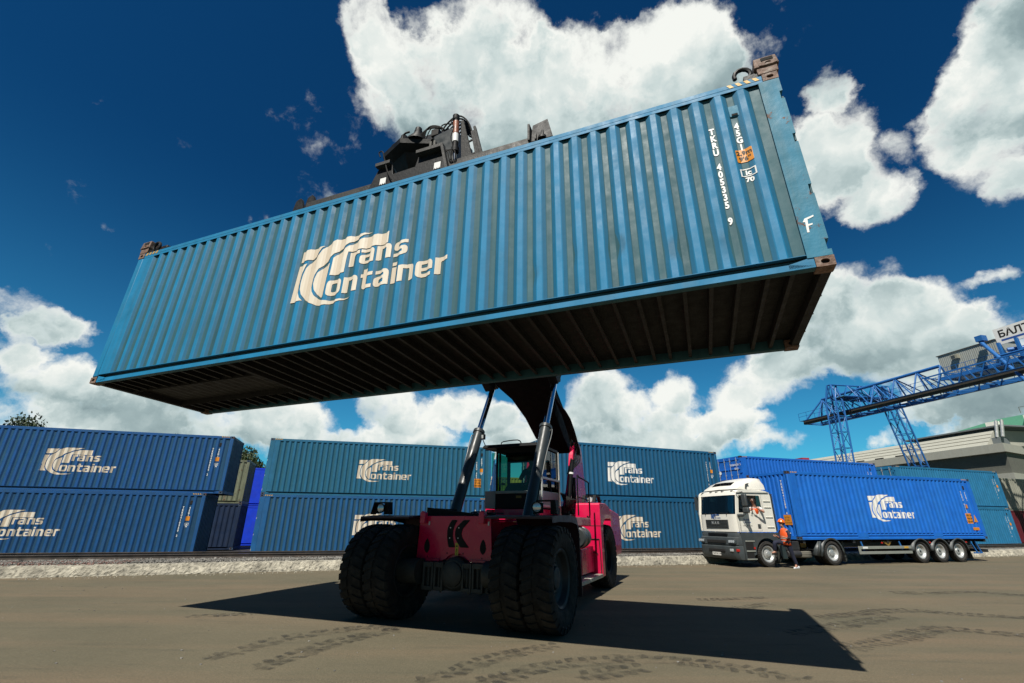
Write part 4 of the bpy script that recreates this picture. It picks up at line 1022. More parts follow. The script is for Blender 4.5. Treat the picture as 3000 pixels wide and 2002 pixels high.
# lamp boxes
for xc, s_ in ((-1.86, -1), (1.88, 1)):
    z0 = 1.83; y0 = .18
    b = MB()
    b.prism([(xc-.24, z0), (xc-.17, z0+.25), (xc+.20, z0+.25), (xc+.23, z0), (xc+.20, z0), (xc+.175, z0+.225), (xc-.15, z0+.225), (xc-.215, z0)], 'Y', y0, y0+.16)
    b.box(xc-.17, xc-.06, y0+.06, y0+.08, z0+.02, z0+.20); b.box(xc+.10, xc+.17, y0+.02, y0+.14, z0+.001, z0+.224)
    lb = b.build('lamp_guard', m_blk, rs)
    b = MB(); b.lathe([(.10, .04), (.05, .085), (0, .098), (-.015, .098), (-.015, .088), (.0, .08)], (xc + (.02 if s_ < 0 else -.16), y0, z0+.125), 'Y', 24); h_ = b.build('headlight', m_blk, lb)
    b = MB(); b.lathe([(-.004, .083), (-.012, .06), (-.018, .03), (-.02, .001)], (xc + (.02 if s_ < 0 else -.16), y0, z0+.125), 'Y', 24); b.build('lens', m_lamp, h_)
# lift cylinders
for s_ in (-1, 1):
    P0 = Vector((s_*.93, 1.42, 1.25)); P1 = Vector((s_*.96, 2.90, 3.98)); P2 = Vector((s_*.97, 3.76, 5.50))
    b = MB(); b.cyl(P0, P1, .135, n=28); d = (P1 - P0).normalized(); b.cyl(P1 - d*.07, P1 + d*.015, .158, n=28); b.cyl(P0-d*.12, P0, .10, n=16)
    lc = b.build('lift_cylinder', m_gry, rs, smooth=30)
    b = MB(); b.cyl(P1 + d*.016, P2 - d*.12, .078, n=24); b.build('cylinder_rod', m_chrome, lc)
    b = MB(); b.cyl(P2 - d*.12, P2 - d*.02, .10, n=20); b.cyl((P2.x-.12, P2.y, P2.z), (P2.x+.12, P2.y, P2.z), .12, n=20); b.build('rod_eye', m_axle, lc)
    b = MB(); q = Vector((s_*.15, 0, 0)); b.tube([P1 - d*.16 + q*.9, P1 - d*.10 + q*1.25, P1 - d*.35 + q*1.3, P1 - d*1.0 + q*.98, P0 + d*.4 + q*.95], .016, 6); b.build('oil_pipe', m_gry, lc)
# boom
m_boom = mat('boom_black', (0.0025, 0.0035, 0.0045), rough=.7, spec=.08, noise=.3)
A0 = Vector((0, 6.45, 4.42)); A1 = Vector((0, -1.4, 9.45)); bd = (A1 - A0).normalized(); bn = Vector((0, -bd.z, bd.y)); bn = bn if bn.z > 0 else -bn
def bp(t_, x_, n_): return A0 + bd*t_ + bn*n_ + Vector((x_, 0, 0))
b = MB()
b.hexa([bp(-.5, -.46, -.42), bp(-.5, .46, -.42), bp(6.4, .46, -.46), bp(6.4, -.46, -.46), bp(-.5, -.46, .46), bp(-.5, .46, .46), bp(6.4, .46, .5), bp(6.4, -.46, .5)])
b.build('boom', m_boom, rs, bev=.03)
b = MB()   # cheeks that carry the cylinder pins, flaring out towards the top
row = [(.3, .47, .44), (1.3, .50, .46), (2.2, .62, .52), (2.75, .80, .60), (3.15, .86, .66), (3.9, .88, .66), (4.2, .86, .5)]
vs = []
for t_, hx, dn in row: vs += [bp(t_, -hx, -dn), bp(t_, hx, -dn), bp(t_, hx, -.2), bp(t_, -hx, -.2)]
fs = [(0,1,2,3), tuple(range((len(row)-1)*4, len(row)*4))[::-1]]
for i in range(len(row)-1):
    for k in range(4): fs.append((i*4+k, i*4+(k+1) % 4, (i+1)*4+(k+1) % 4, (i+1)*4+k))
b.add(vs, fs); b.build('boom_bracket', m_boom, rs, bev=.012)
for s_ in (-1, 1): MB().hexa([bp(t_, s_*x_, n_) for t_, x_, n_ in ((2.9, .885, -.86), (3.5, .885, -.86), (3.5, 1.13, -.86), (2.9, 1.13, -.86), (2.8, .885, -.35), (3.7, .885, -.35), (3.7, 1.13, -.35), (2.8, 1.13, -.35))]).build('pin_bracket', m_blk, rs, bev=.02)
MB().hexa([bp(6.4, -.37, -.36), bp(6.4, .37, -.36), bp(9.75, .37, -.36), bp(9.75, -.37, -.36), bp(6.4, -.37, .4), bp(6.4, .37, .4), bp(9.75, .37, .4), bp(9.75, -.37, .4)]).build('inner_boom', m_blk, rs, bev=.02)
# tower plates that hold the boom pivot
for s_ in (-1, 1):
    X0, X1 = sorted((s_*.62, s_*.76))
    pl = [(4.9, 1.3), (7.3, 1.3), (7.2, 2.6), (6.95, 3.9), (6.6, 4.15), (6.2, 4.05), (5.95, 3.75), (5.8, 3.2), (5.5, 2.6), (5.1, 2.1)]
    MB().prism(rounded(pl, .12, 3), 'X', X0, X1).build('tower_plate', m_red, rs, bev=.015)
    MB().cyl((s_*.55, 6.5, 3.85), (s_*.80, 6.5, 3.85), .14, n=20).build('pivot_pin', m_blk, rs)
# hoses along the right side of the boom
b = MB()
for i in range(6):
    dx = .47 + .02*i; dz = .03*i
    b.tube([bp(3.2, dx, .1 - dz*.5), bp(1.8, dx+.03, -.05 - dz), bp(.9, dx+.10+.03*i, -.1 - dz), (dx+.20+.02*i, 6.1+.05*i, 3.95-dz*2), (dx+.24, 5.8, 3.4-dz), (dx+.20, 5.6, 3.05)], .024, 6)
b.build('hydraulic_hose', m_hose, rs)
b = MB(); b.cyl((.98, 4.55, 2.15), (1.10, 4.70, 3.35), .055, n=12); b.cyl((.93, 4.5, 1.6), (.98, 4.55, 2.15), .075, n=12); h_ = b.build('support_strut', m_blk, rs)
for z_ in (2.2, 2.95): MB().cyl((.985 + (z_-2.15)*.1, 4.555+(z_-2.15)*.12, z_), (.99 + (z_-2.15)*.1, 4.56+(z_-2.15)*.12, z_+.05), .066, n=12).build('clamp', m_mark, h_)
b = MB(); b.box(.85, 1.12, 4.35, 4.75, 1.35, 1.9); b.cyl((.9, 4.4, 1.9), (.9, 4.4, 2.1), .08, n=12); b.cyl((1.08, 4.6, 1.9), (1.08, 4.6, 2.05), .07, n=12); b.build('valve_block', m_blk, rs, bev=.02)
b = MB(); random.seed(5)
for i in range(7): b.tube([(.9+.03*i, 4.4, 2.0), (1.0+.05*i, 4.3-.04*i, 2.25), (.8+.06*i, 4.5, 2.45-.04*i), (.7, 5.0, 2.3)], .018, 6)
b.build('hydraulic_hose', m_hose, rs)
# cab
CX0, CX1, CY0, CY1, CZ0, CZS, CZ1 = -.80, .74, 3.02, 4.55, 2.03, 2.46, 3.53
b = MB(); b.box(CX0, CX0+.30, CY0, CY0+.05, CZ0-.02, CZS-.02); b.box(CX1-.28, CX1, CY0, CY0+.05, CZ0-.02, CZS-.02); b.box(CX0+.3001, CX1-.2801, CY0, CY0+.05, CZS-.09, CZS-.02)
b.box(CX0, CX0+.03, CY0+.0501, CY1, CZ0, CZS-.02); b.box(CX1-.03, CX1, CY0+.0501, CY1, CZ0, CZS-.02)
cabp = b.build('cab', m_cabw, rs, bev=.012)
MB().box(CX0+.3002, CX1-.2802, CY0+.012, CY0+.06, CZ0, CZS-.0902).build('front_grille', m_hole, cabp)
MB().box(.08, .23, CY0+.006, CY0+.0115, 2.26, 2.32).build('label_plate', mat('ochre_plate', (.25, .17, .03), rough=.6), cabp)
b = MB(); b.box(CX0+.3, CX1-.02, CY0-.02, CY0+.9, 1.80, 1.999); b.box(CX0+.02, CX0+.2, CY0+.06, CY0+.4, 1.86, 1.99); b.build('cab_mount', m_red, cabp, bev=.01)
MB().box(CX0+.03, CX1-.03, CY0+.06, CY1, CZ0-.02, CZ0+.04).build('cab_floor', m_blk, cabp)
b = MB(); b.hexa([(CX0-.02, CY0-.22, CZ1-.02), (CX1+.02, CY0-.22, CZ1-.02), (CX1+.02, CY1+.05, CZ1-.02), (CX0-.02, CY1+.05, CZ1-.02), (CX0+.02, CY0-.16, CZ1+.07), (CX1-.02, CY0-.16, CZ1+.07), (CX1-.02, CY1, CZ1+.07), (CX0+.02, CY1, CZ1+.07)])
roof = b.build('cab_roof', m_blk, cabp, bev=.02)
b = MB()
for (x_, y_, w_) in ((CX0+.33, CY0+.03, .05), (CX1-.02, CY0+.03, .05), (CX0+.02, CY1-.05, .08), (CX1-.04, CY1-.05, .08), (CX0+.03, CY0+.85, .05), (CX1-.03, CY0+.85, .05), (-.05, CY1-.04, .06)):
    b.box(x_-w_/2, x_+w_/2, y_-w_/2, y_+w_/2, CZS-.02, CZ1-.02)
b.box(CX0+.35, CX1, CY0+.0, CY0+.07, CZ1-.14, CZ1-.021); b.box(CX0, CX1, CY1-.08, CY1-.02, CZ1-.22, CZ1-.021); b.box(CX0, CX1, CY1-.08, CY1-.02, CZS-.02, CZS+.12)
b.build('pillar', m_blk, cabp, bev=.008)
b = MB(); b.add([(CX0+.01, CY0+.25, CZS-.02), (CX0+.30, CY0+.02, CZS-.02), (CX0+.33, CY0+.03, CZ1-.03), (CX0+.12, CY0+.30, CZ1-.03)], [(0,1,2,3)])
b.add([(CX0+.30, CY0+.02, CZS-.02), (CX1-.03, CY0+.02, CZS-.02), (CX1-.03, CY0+.03, CZ1-.03), (CX0+.33, CY0+.03, CZ1-.03)], [(0,1,2,3)]); b.build('windscreen', m_glass, cabp, smooth=0)
b = MB(); b.add([(CX1-.01, CY0+.08, CZ0+.5), (CX1-.01, CY1-.1, CZ0+.5), (CX1-.01, CY1-.1, CZ1-.05), (CX1-.01, CY0+.08, CZ1-.05)], [(0,1,2,3)]); b.build('side_window', m_glass, cabp, smooth=0)
b = MB(); b.add([(CX0+.01, CY0+.35, CZS), (CX0+.01, CY1-.1, CZS), (CX0+.01, CY1-.1, CZ1-.05), (CX0+.01, CY0+.35, CZ1-.05)], [(0,1,2,3)]); b.build('side_window', m_glass, cabp, smooth=0)
b = MB(); b.box(CX0+.06, -.2, CY1-.045, CY1-.03, CZS, 2.75); b.box(-.02, CX1-.06, CY1-.045, CY1-.03, CZS, 3.3); b.box(CX0+.5, CX1-.3, CY0+.2, CY0+.9, CZ1-.22, CZ1-.03); b.build('rear_panel', m_blk, cabp)
# door frame on the right with light edges
b = MB()
for q in (((CX1+.02, CY0+.06, CZ0), (CX1+.02, CY0+.10, CZ1)), ((CX1+.02, CY1-.04, CZ0-.3), (CX1+.02, CY1-.10, CZ1)), ((CX1+.02, CY0+.1, 2.75), (CX1+.02, CY1-.08, 2.75)), ((CX1+.02, CY0+.08, CZ0+.05), (CX1+.02, CY1-.05, CZ0+.05))): b.bar(q[0], q[1], .035, .05)
b.build('door_frame', m_galv, cabp)
b = MB(); b.tube([(CX0+.5, CY0-.1, CZ1+.08), (CX0+.56, CY0-.1, CZ1+.14), (CX0+.95, CY0-.05, CZ1+.17), (CX0+1.05, CY0-.05, CZ1+.08)], .014, 6); b.build('roof_rail', m_blk, cabp)
b = MB(); b.bar((CX0+.05, CY0-.12, CZ1+.05), (CX0-.02, CY0-.16, CZ1+.22), .022); b.box(CX0-.10, CX0+.05, CY0-.22, CY0-.13, CZ1+.22, CZ1+.36)
b.bar((CX0+.02, CY0-.1, CZ1+.02), (CX0+.16, CY0-.1, CZ1+.07), .025); wl = b.build('work_light', m_blk, cabp, bev=.01)
MB().box(CX0-.075, CX0+.025, CY0-.226, CY0-.221, CZ1+.245, CZ1+.335).build('lens', m_lamp, wl)
b = MB(); b.hexa([(CX0+.35, CY0+.1, CZS-.25), (CX1-.3, CY0+.1, CZS-.25), (CX1-.3, CY0+.55, CZS-.25), (CX0+.35, CY0+.55, CZS-.25), (CX0+.5, CY0+.28, CZS+.16), (CX1-.6, CY0+.28, CZS+.12), (CX1-.6, CY0+.5, CZS+.12), (CX0+.5, CY0+.5, CZS+.18)]); b.build('dashboard', m_blk, cabp, bev=.05)
b = MB(); b.lathe([(-.012, .17), (0, .185), (.012, .17), (0, .158)], (.18, CY0+.62, CZS+.27), 'Y', 24, closed=True); b.bar((.18, CY0+.62, CZS+.12), (.18, CY0+.62, CZS+.42), .02); b.bar((.18, CY0+.64, CZS+.26), (.2, CY0+.45, CZS-.2), .05); b.build('steering_wheel', m_blk, cabp)
b = MB(); b.hexa([(-.2, CY0+.95, 2.1), (.35, CY0+.95, 2.1), (.35, CY0+1.4, 2.1), (-.2, CY0+1.4, 2.1), (-.2, CY0+.9, 2.5), (.35, CY0+.9, 2.5), (.35, CY0+1.4, 2.48), (-.2, CY0+1.4, 2.48)]); b.hexa([(-.2, CY0+1.28, 2.5), (.35, CY0+1.28, 2.5), (.35, CY0+1.42, 2.5), (-.2, CY0+1.42, 2.5), (-.12, CY0+1.36, 3.15), (.28, CY0+1.36, 3.15), (.28, CY0+1.46, 3.15), (-.12, CY0+1.46, 3.15)]); b.build('driver_seat', m_blk, cabp, bev=.05)
MB().lathe([(0, .001), (.0, .05), (.03, .055), (.06, .035), (.07, .001)], (-.42, CY0+.3, CZS+.14), 'Z', 16).build('beacon', m_orange, cabp)
# right hand side: tank with rear fender, box, filter, step, railing
for s_ in (1, -1):
    b = MB(); X = lambda a_, c_: sorted((s_*a_, s_*c_))
    sec = rounded([(4.95, .38), (5.22, .38), (5.22, 1.62), (5.5, 1.80), (6.15, 1.80), (6.3, 1.74), (6.4, 1.80), (6.15, 2.10), (5.7, 2.20), (4.95, 2.20)], [.02, .02, .1, .1, .03, .02, .03, .08, .08, .06], 3)
    b.prism(sec, 'X', *X(.98, 1.74))
    tk = b.build('side_tank', m_red, rs, bev=.03)
    MB().box(*X(.975, 1.745), 4.946, 5.235, 1.605, 1.62).build('seam', m_hole, tk)
    b = MB(); b.tube([(s_*.95, 4.94, 1.28), (s_*1.6, 4.94, 1.28), (s_*1.68, 4.94, 1.20), (s_*1.70, 4.94, .40)], .012, 6); b.tube([(s_*.95, 4.94, .95), (s_*1.55, 4.94, .95), (s_*1.62, 4.94, .90)], .010, 6); b.build('seam', m_hole, tk)
    b = MB(); b.prism([(5.1, 2.22), (5.25, 2.42), (5.7, 2.42), (5.85, 2.22), (5.78, 2.22), (5.65, 2.37), (5.3, 2.37), (5.18, 2.22)], 'X', *X(1.2, 1.28)); b.prism([(5.1, 2.22), (5.25, 2.42), (5.7, 2.42), (5.85, 2.22), (5.78, 2.22), (5.65, 2.37), (5.3, 2.37), (5.18, 2.22)], 'X', *X(1.5, 1.58)); b.box(*X(1.281, 1.499), 5.26, 5.34, 2.36, 2.415); b.build('lamp_guard', m_blk, tk)
    MB().cyl((s_*1.4, 5.25, 2.30), (s_*1.4, 5.36, 2.30), .07, n=16).build('rear_light', m_lamp, tk)
    b = MB(); b.hexa([(X(.83, 1.52)[0], 3.75, .50), (X(.83, 1.52)[1], 3.75, .50), (X(.83, 1.52)[1], 4.9, .50), (X(.83, 1.52)[0], 4.9, .50), (X(.83, 1.52)[0], 3.75, 1.08), (X(.83, 1.52)[1], 3.75, 1.08), (X(.83, 1.52)[1], 4.9, 1.12), (X(.83, 1.52)[0], 4.9, 1.12)]); bb_ = b.build('battery_box', m_red, rs, bev=.02)
    b = MB(); b.box(*X(1.0, 1.012), 3.742, 3.749, .52, 1.05); b.cyl((s_*1.35, 3.749, .95), (s_*1.35, 3.742, .95), .02, n=8); b.build('latch', m_hole, bb_)
    b = MB(); b.lathe([(-.30, .001), (-.30, .20), (-.27, .235), (.0, .235), (.01, .25), (.05, .25), (.06, .235), (.20, .235), (.24, .17), (.26, .16), (.3, .001)], (s_*1.55, 3.55, 1.36), 'Y', 30)
    for k in range(4): b.cyl((s_*1.55 - .1 + .06*k, 3.26, 1.37), (s_*1.55-.1+.06*k, 3.20, 1.35), .012, n=6)
    b.build('air_filter', m_gry, rs, smooth=30)
    b = MB(); 
    for k in range(3): b.box(*X(1.35 + .14*k, 1.48 + .14*k), 2.2, 3.6, .43, .46)
    b.box(*X(1.33, 1.76), 2.18, 3.62, .38, .428); 
    for k in range(3): b.box(*X(1.35 + .14*k, 1.48 + .14*k), 3.64, 4.85, .43, .46)
    b.box(*X(1.33, 1.76), 3.63, 4.87, .38, .428); b.build('step', m_alu, rs, bev=.005)
    b = MB(); b.prism([(1.6, 1.62), (4.4, 1.62), (4.4, 1.82), (1.6, 1.82)], 'X', *X(1.02, 1.62)); b.build('walkway', m_red, rs, bev=.015)
    b = MB(); r_ = .02; xo = s_*1.60
    b.tube([(xo, 3.35, 1.85), (xo, 3.35, 2.72), (xo, 3.5, 2.76), (xo, 4.35, 2.70), (xo, 4.40, 2.6), (xo, 4.42, 1.9), (xo, 4.30, 1.82), (xo, 4.15, 1.84)], r_, 6, sm=2)
    b.tube([(xo, 3.35, 2.28), (xo, 4.42, 2.24)], .016, 6)
    if s_ > 0: b.build('railing', m_blk, rs)
b = MB(); b.prism(rounded([(4.7, 1.31), (8.0, 1.0), (8.25, 1.3), (8.1, 2.2), (7.2, 2.35), (4.8, 2.0)], .1), 'X', -.61, .61); b.build('engine_hood', m_red, rs, bev=.02)
b = MB(); b.prism(rounded([(7.05, .75), (8.4, .75), (8.55, 1.2), (8.4, 1.95), (7.05, 2.1)], .12), 'X', -1.55, 1.55); b.build('counterweight', m_red, rs, bev=.03)
b = MB(); b.cyl((.98, 5.1, 1.9), (.98, 5.1, 2.9), .07, n=14); b.build('exhaust', m_blk, rs)
b = MB(); b.cyl((-1.15, 0, 1.0), (-1.15, .0, 1.02), .1, n=8)
# mirror / black curved guard beside the right fender
b = MB(); b.hexa([(1.55, 1.9, 1.05), (1.66, 1.9, 1.05), (1.66, 2.1, 1.05), (1.55, 2.1, 1.05), (1.55, 1.85, 1.75), (1.68, 1.85, 1.75), (1.68, 2.15, 1.75), (1.55, 2.15, 1.75)]); b.build('side_mirror', m_blk, rs, bev=.03)

# ================================================================== spreader (frame of the hanging container)
HM = hang.matrix_world.copy()
sp = thing('container_spreader', 'black telescopic spreader frame gripping the raised container from above', 'spreader'); sp.matrix_world = HM
SZ = CH + .20; cx = CL/2 + .0; yc = CW/2
m_spr = mat('spreader_black', (0.006, 0.007, 0.008), rough=0.55, spec=.3, noise=0.4, nscale=4, dirtamt=0.3, dirt=(0.028, 0.027, 0.025), dirtscale=2.5, bump=.2)
m_sprg = mat('worn_spreader_beam', (0.022, 0.022, 0.020), rough=0.6, noise=0.5, nscale=3, dirtamt=0.7, dirt=(0.06, 0.055, 0.05), bump=.3)
for ya, yb in ((.45, .78), (CW-.78, CW-.45)):
    MB().box(3.98, 9.02, ya, yb, SZ+.10, SZ+.42).build('main_beam', m_sprg, sp, bev=.012)
    MB().box(.25, 4.4, ya+.06, yb-.03, SZ+.10, SZ+.33).build('telescopic_arm', m_spr, sp, bev=.01)
    MB().box(8.6, 11.95, ya+.12, yb-.02, SZ+.10, SZ+.24).build('telescopic_arm', m_spr, sp, bev=.01)
SZ = CH
for s_, xx in ((-1, .09), (1, CL-.09)):
    MB().box(xx-.15, xx+.15, .30, CW-.30, SZ+.08, SZ+.42).build('end_beam', m_spr, sp, bev=.02)
    for yy, sy in ((.085, -1), (CW-.085, 1)):
        b = MB()
        b.box(xx-.12, xx+.12, yy-.085, yy+.22, SZ+.02, SZ+.139)
        b.hexa([(xx-.145, yy-.10, SZ+.14), (xx+.145, yy-.10, SZ+.14), (xx+.145, yy+.24, SZ+.14), (xx-.145, yy+.24, SZ+.14), (xx-.13, yy-.08, SZ+.32), (xx+.13, yy-.08, SZ+.32), (xx+.13, yy+.22, SZ+.32), (xx-.13, yy+.22, SZ+.32)])
        ringhole(b, 'Y', (xx+.02, yy-.105, SZ+.18), .22, .07, .06, .035, -1, depth=.02)
        tw = b.build('twistlock', [m_cast, m_hole], sp, bev=.008)
        MB().box(xx-.05, xx+.09, yy-.098, yy-.075, SZ+.235, SZ+.285).build('slot', m_hole, tw)
    # guide hook just inboard
    hx = xx - s_*.28
    b = MB(); pts = [(hx + .10*cos(a)*1.0, .06, SZ+.16 + .11*sin(a)) for a in [radians(-70 + k*30) for k in range(10)]]
    b.tube(pts, [.028]*len(pts), 8, sm=0); b.box(min(hx, xx), max(hx, xx), .03, .10, SZ+.02, SZ+.10)
    b.build('guide_hook', m_spr, sp)
# raking plates at the left end
MB().hexa([(.45, .3, SZ+.03), (.9, .3, SZ+.03), (.9, .36, SZ+.03), (.45, .36, SZ+.03), (.20, .3, SZ+.36), (.34, .3, SZ+.36), (.34, .36, SZ+.36), (.20, .36, SZ+.36)]).build('gusset', m_spr, sp)
b = MB()
for x0 in (1.35, 1.62): b.hexa([(x0, .28, SZ+.02), (x0+.5, .28, SZ+.02), (x0+.5, .34, SZ+.02), (x0, .34, SZ+.02), (x0+.32, .28, SZ+.24), (x0+.42, .28, SZ+.24), (x0+.42, .34, SZ+.24), (x0+.32, .34, SZ+.24)])
b.build('gusset', m_spr, sp)
SZ = CH + .20
# lugs on the beam
b = MB()
for q in (0, .30): b.prism(rounded([(3.62+q, SZ+.2), (3.92+q, SZ+.3), (3.80+q, SZ+.60), (3.68+q, SZ+.55)], .04), 'Y', .46, .52)
b.build('lug', m_spr, sp)
b = MB(); b.hexa([(8.72, .44, SZ+.3), (9.10, .44, SZ+.3), (9.10, .48, SZ+.3), (8.72, .48, SZ+.3), (8.74, .50, SZ+.72), (9.0, .50, SZ+.78), (9.0, .54, SZ+.78), (8.74, .54, SZ+.72)])
b.box(8.70, 8.735, .34, .60, SZ+.25, SZ+.60); b.lathe([(0, .08), (.05, .075), (.09, .03), (.2, .02), (.22, .001)], (8.92, .46, SZ+.30), 'Z', 14); b.box(8.80, 8.83, .40, .46, SZ+.3, SZ+.42)
b.build('lug', m_spr, sp)
# centre frame (trapezoid side plates)
for yy, d_ in ((.44, -1), (CW-.48, 1)):
    b = MB(); b.prism([(5.40, SZ+.02), (7.22, SZ+.02), (7.05, SZ+.74), (6.55, SZ+.72), (6.5, SZ+.5), (6.02, SZ+.48), (5.98, SZ+.74), (5.70, SZ+.75)], 'Y', yy-.012, yy+.03)
    sf = b.build('side_frame', m_spr, sp, bev=.006)
    if d_ < 0:
        b = MB(); b.box(5.66, 5.98, yy-.10, yy-.0125, SZ+.70, SZ+.77); b.build('flange', m_sprg, sf); b = MB(); b.box(6.56, 7.06, yy-.12, yy-.0125, SZ+.70, SZ+.77); b.hexa([(7.05, yy-.12, SZ+.77), (7.10, yy-.12, SZ+.77), (7.10, yy-.013, SZ+.77), (7.05, yy-.013, SZ+.77), (7.22, yy-.12, SZ+.05), (7.27, yy-.12, SZ+.05), (7.27, yy-.013, SZ+.05), (7.22, yy-.013, SZ+.05)]); b.build('flange', m_sprg, sf)
        for x0 in (5.76, 6.91):
            b = MB(); b.box(x0, x0+.13, yy-.020, yy-.0165, SZ+.29, SZ+.44); b.build('reflector_plate', m_mark, sf)
            MB().box(x0-.012, x0+.142, yy-.016, yy-.0128, SZ+.28, SZ+.455).build('plate_backing', m_hole, sf)
            b = MB()
            for q in (0, .045, .09): b.prism([(x0+.01+q, SZ+.289), (x0+.035+q, SZ+.289), (x0+.022+q, SZ+.32)], 'Y', yy-.0225, yy-.0205); b.box(x0+.015+q, x0+.03+q, yy-.021, yy-.0165, SZ+.46, SZ+.47)
            b.build('plate_mark', m_hole, sf)
# slewing head: hexagonal plate with a turret below it
b = MB(); b.lathe([(.0, .001), (.0, .34), (.55, .36), (1.25, .40), (1.45, .55), (1.56, .60), (1.62, .80), (1.72, .82), (1.735, .001)], (5.84, 1.52, SZ), 'Z', 8); b.build('slewing_head', m_spr, sp, smooth=15)
for mx, my in ((5.66, 1.0), (6.06, .93)):
    b = MB(); b.lathe([(0, .24), (.04, .24), (.05, .18), (.16, .165), (.20, .12), (.28, .10), (.285, .085), (.36, .085), (.37, .075), (.44, .07), (.445, .001)], (mx, my+.05, SZ+1.736), 'Z', 20); b.build('slewing_motor', m_spr, sp, smooth=30)
b = MB(); b.hexa([(6.62, .92, SZ+.75), (7.04, .90, SZ+.75), (7.10, 1.7, SZ+.75), (6.62, 1.7, SZ+.75), (6.46, .92, SZ+1.76), (6.97, .90, SZ+1.84), (7.0, 1.7, SZ+1.95), (6.46, 1.7, SZ+1.9)]); b.build('valve_box', m_gry, sp, bev=.05)
b = MB(); b.cyl((7.085, .80, SZ+1.03), (7.06, .80, SZ+1.84), .055, n=14); b.cyl((7.05, .80, SZ+1.84), (7.05, .80, SZ+1.95), .07, n=12); b.cyl((7.085, .8, SZ+1.0), (7.085, .8, SZ+1.1), .075, n=12); dc = b.build('damping_cylinder', m_blk, sp)
MB().cyl((7.072, .80, SZ+1.46), (7.062, .80, SZ+1.78), .062, n=14).build('copper_band', mat('copper_band', (.30, .10, .05), rough=.5, noise=.4, nscale=20), dc)
MB().cyl((7.079, .80, SZ+1.25), (7.072, .80, SZ+1.45), .061, n=14).build('white_band', m_mark, dc)
MB().cyl((7.11, .80, SZ+.3), (7.085, .80, SZ+1.02), .032, n=12).build('cylinder_rod', m_chrome, dc)
# hose guide mast
b = MB(); b.hexa([(7.18, .95, SZ+.5), (7.47, .95, SZ+.5), (7.47, 1.0, SZ+.5), (7.18, 1.0, SZ+.5), (7.10, .90, SZ+1.90), (7.16, .90, SZ+1.92), (7.16, .95, SZ+1.92), (7.10, .95, SZ+1.90)])
b.hexa([(7.54, .90, SZ+.5), (7.66, .90, SZ+.5), (7.66, 1.1, SZ+.5), (7.54, 1.1, SZ+.5), (7.34, .90, SZ+1.54), (7.41, .90, SZ+1.56), (7.41, 1.1, SZ+1.56), (7.34, 1.1, SZ+1.54)]); b.hexa([(7.665, .84, SZ+.5), (7.72, .84, SZ+.5), (7.72, .90, SZ+.5), (7.665, .90, SZ+.5), (7.415, .84, SZ+1.57), (7.46, .84, SZ+1.59), (7.46, .90, SZ+1.59), (7.415, .90, SZ+1.57)])
b.bar((7.25, .95, SZ+1.33), (7.42, .95, SZ+1.38), .03); b.bar((7.35, .95, SZ+.98), (7.55, .95, SZ+1.03), .03)
b.build('hose_guide', m_spr, sp)
b = MB()
for i in range(6): b.tube([(6.66+.02*i, .95+.05*i, SZ+1.86), (6.74+.018*i, .95+.05*i, SZ+2.00-.02*i), (6.92+.01*i, .95+.05*i, SZ+2.14-.03*i), (7.08, .95+.04*i, SZ+2.10-.035*i), (7.24-.012*i, .95+.04*i, SZ+1.88-.03*i), (7.34-.01*i, .95+.03*i, SZ+1.58), (7.42, .96+.02*i, SZ+1.2)], .017, 7)
b.tube([(7.05, .76, SZ+1.9), (6.98, .74, SZ+1.75), (7.05, .74, SZ+1.6), (7.0, .74, SZ+1.35), (7.06, .74, SZ+1.1), (7.0, .8, SZ+.8)], .010, 6)
for i in range(5): b.tube([(6.12+.03*i, .95, SZ+1.75), (6.20+.03*i, .90, SZ+1.90+.02*i), (6.36+.02*i, .92, SZ+2.0+.015*i), (6.55+.02*i, .95, SZ+1.98), (6.7, 1.0, SZ+1.9)], .013, 6)
b.tube([(5.82, .9, SZ+1.78), (5.80, .85, SZ+1.98), (5.92, .88, SZ+2.05)], .02, 6)
b.tube([(6.1, 1.2, SZ+2.0), (6.2, 1.15, SZ+2.22), (6.35, 1.1, SZ+2.26), (6.42, 1.1, SZ+2.1)], .010, 6)
b.tube([(6.35, 1.2, SZ+2.1), (6.55, 1.1, SZ+2.22), (6.75, 1.1, SZ+2.18), (6.95, .95, SZ+1.9), (7.0, .85, SZ+1.6)], .014, 6)
b.box(6.33, 6.5, 1.05, 1.2, SZ+1.95, SZ+2.12); b.tube([(5.75, .34, SZ+.9), (5.72, .32, SZ+1.0), (5.80, .32, SZ+1.0), (5.85, .36, SZ+.8), (5.95, .36, SZ+.5), (6.05, .38, SZ+.3)], .012, 6)
for i in range(4): b.tube([(6.98, .42, SZ+.74-.05*i), (7.16+.04*i, .40, SZ+.62), (7.22+.04*i, .42, SZ+.40), (7.3, .5, SZ+.3)], .012, 6)
b.build('hydraulic_hose', m_hose, sp)
b = MB()
for q in (6.80, 6.88): b.prism(rounded([(q, SZ+.76), (q+.05, SZ+.76), (q+.045, SZ+.93), (q+.005, SZ+.93)], .015), 'Y', .36, .42)
b.build('eye_plate', m_axle, sp)
b = MB(); b.hexa([(5.45, 1.6, SZ+1.74), (6.3, 1.6, SZ+1.74), (6.3, 2.6, SZ+1.9), (5.45, 2.6, SZ+1.9), (5.5, 1.7, SZ+2.0), (6.25, 1.7, SZ+2.0), (6.25, 2.7, SZ+2.5), (5.5, 2.7, SZ+2.5)]); b.build('boom_yoke', m_spr, sp, bev=.03)

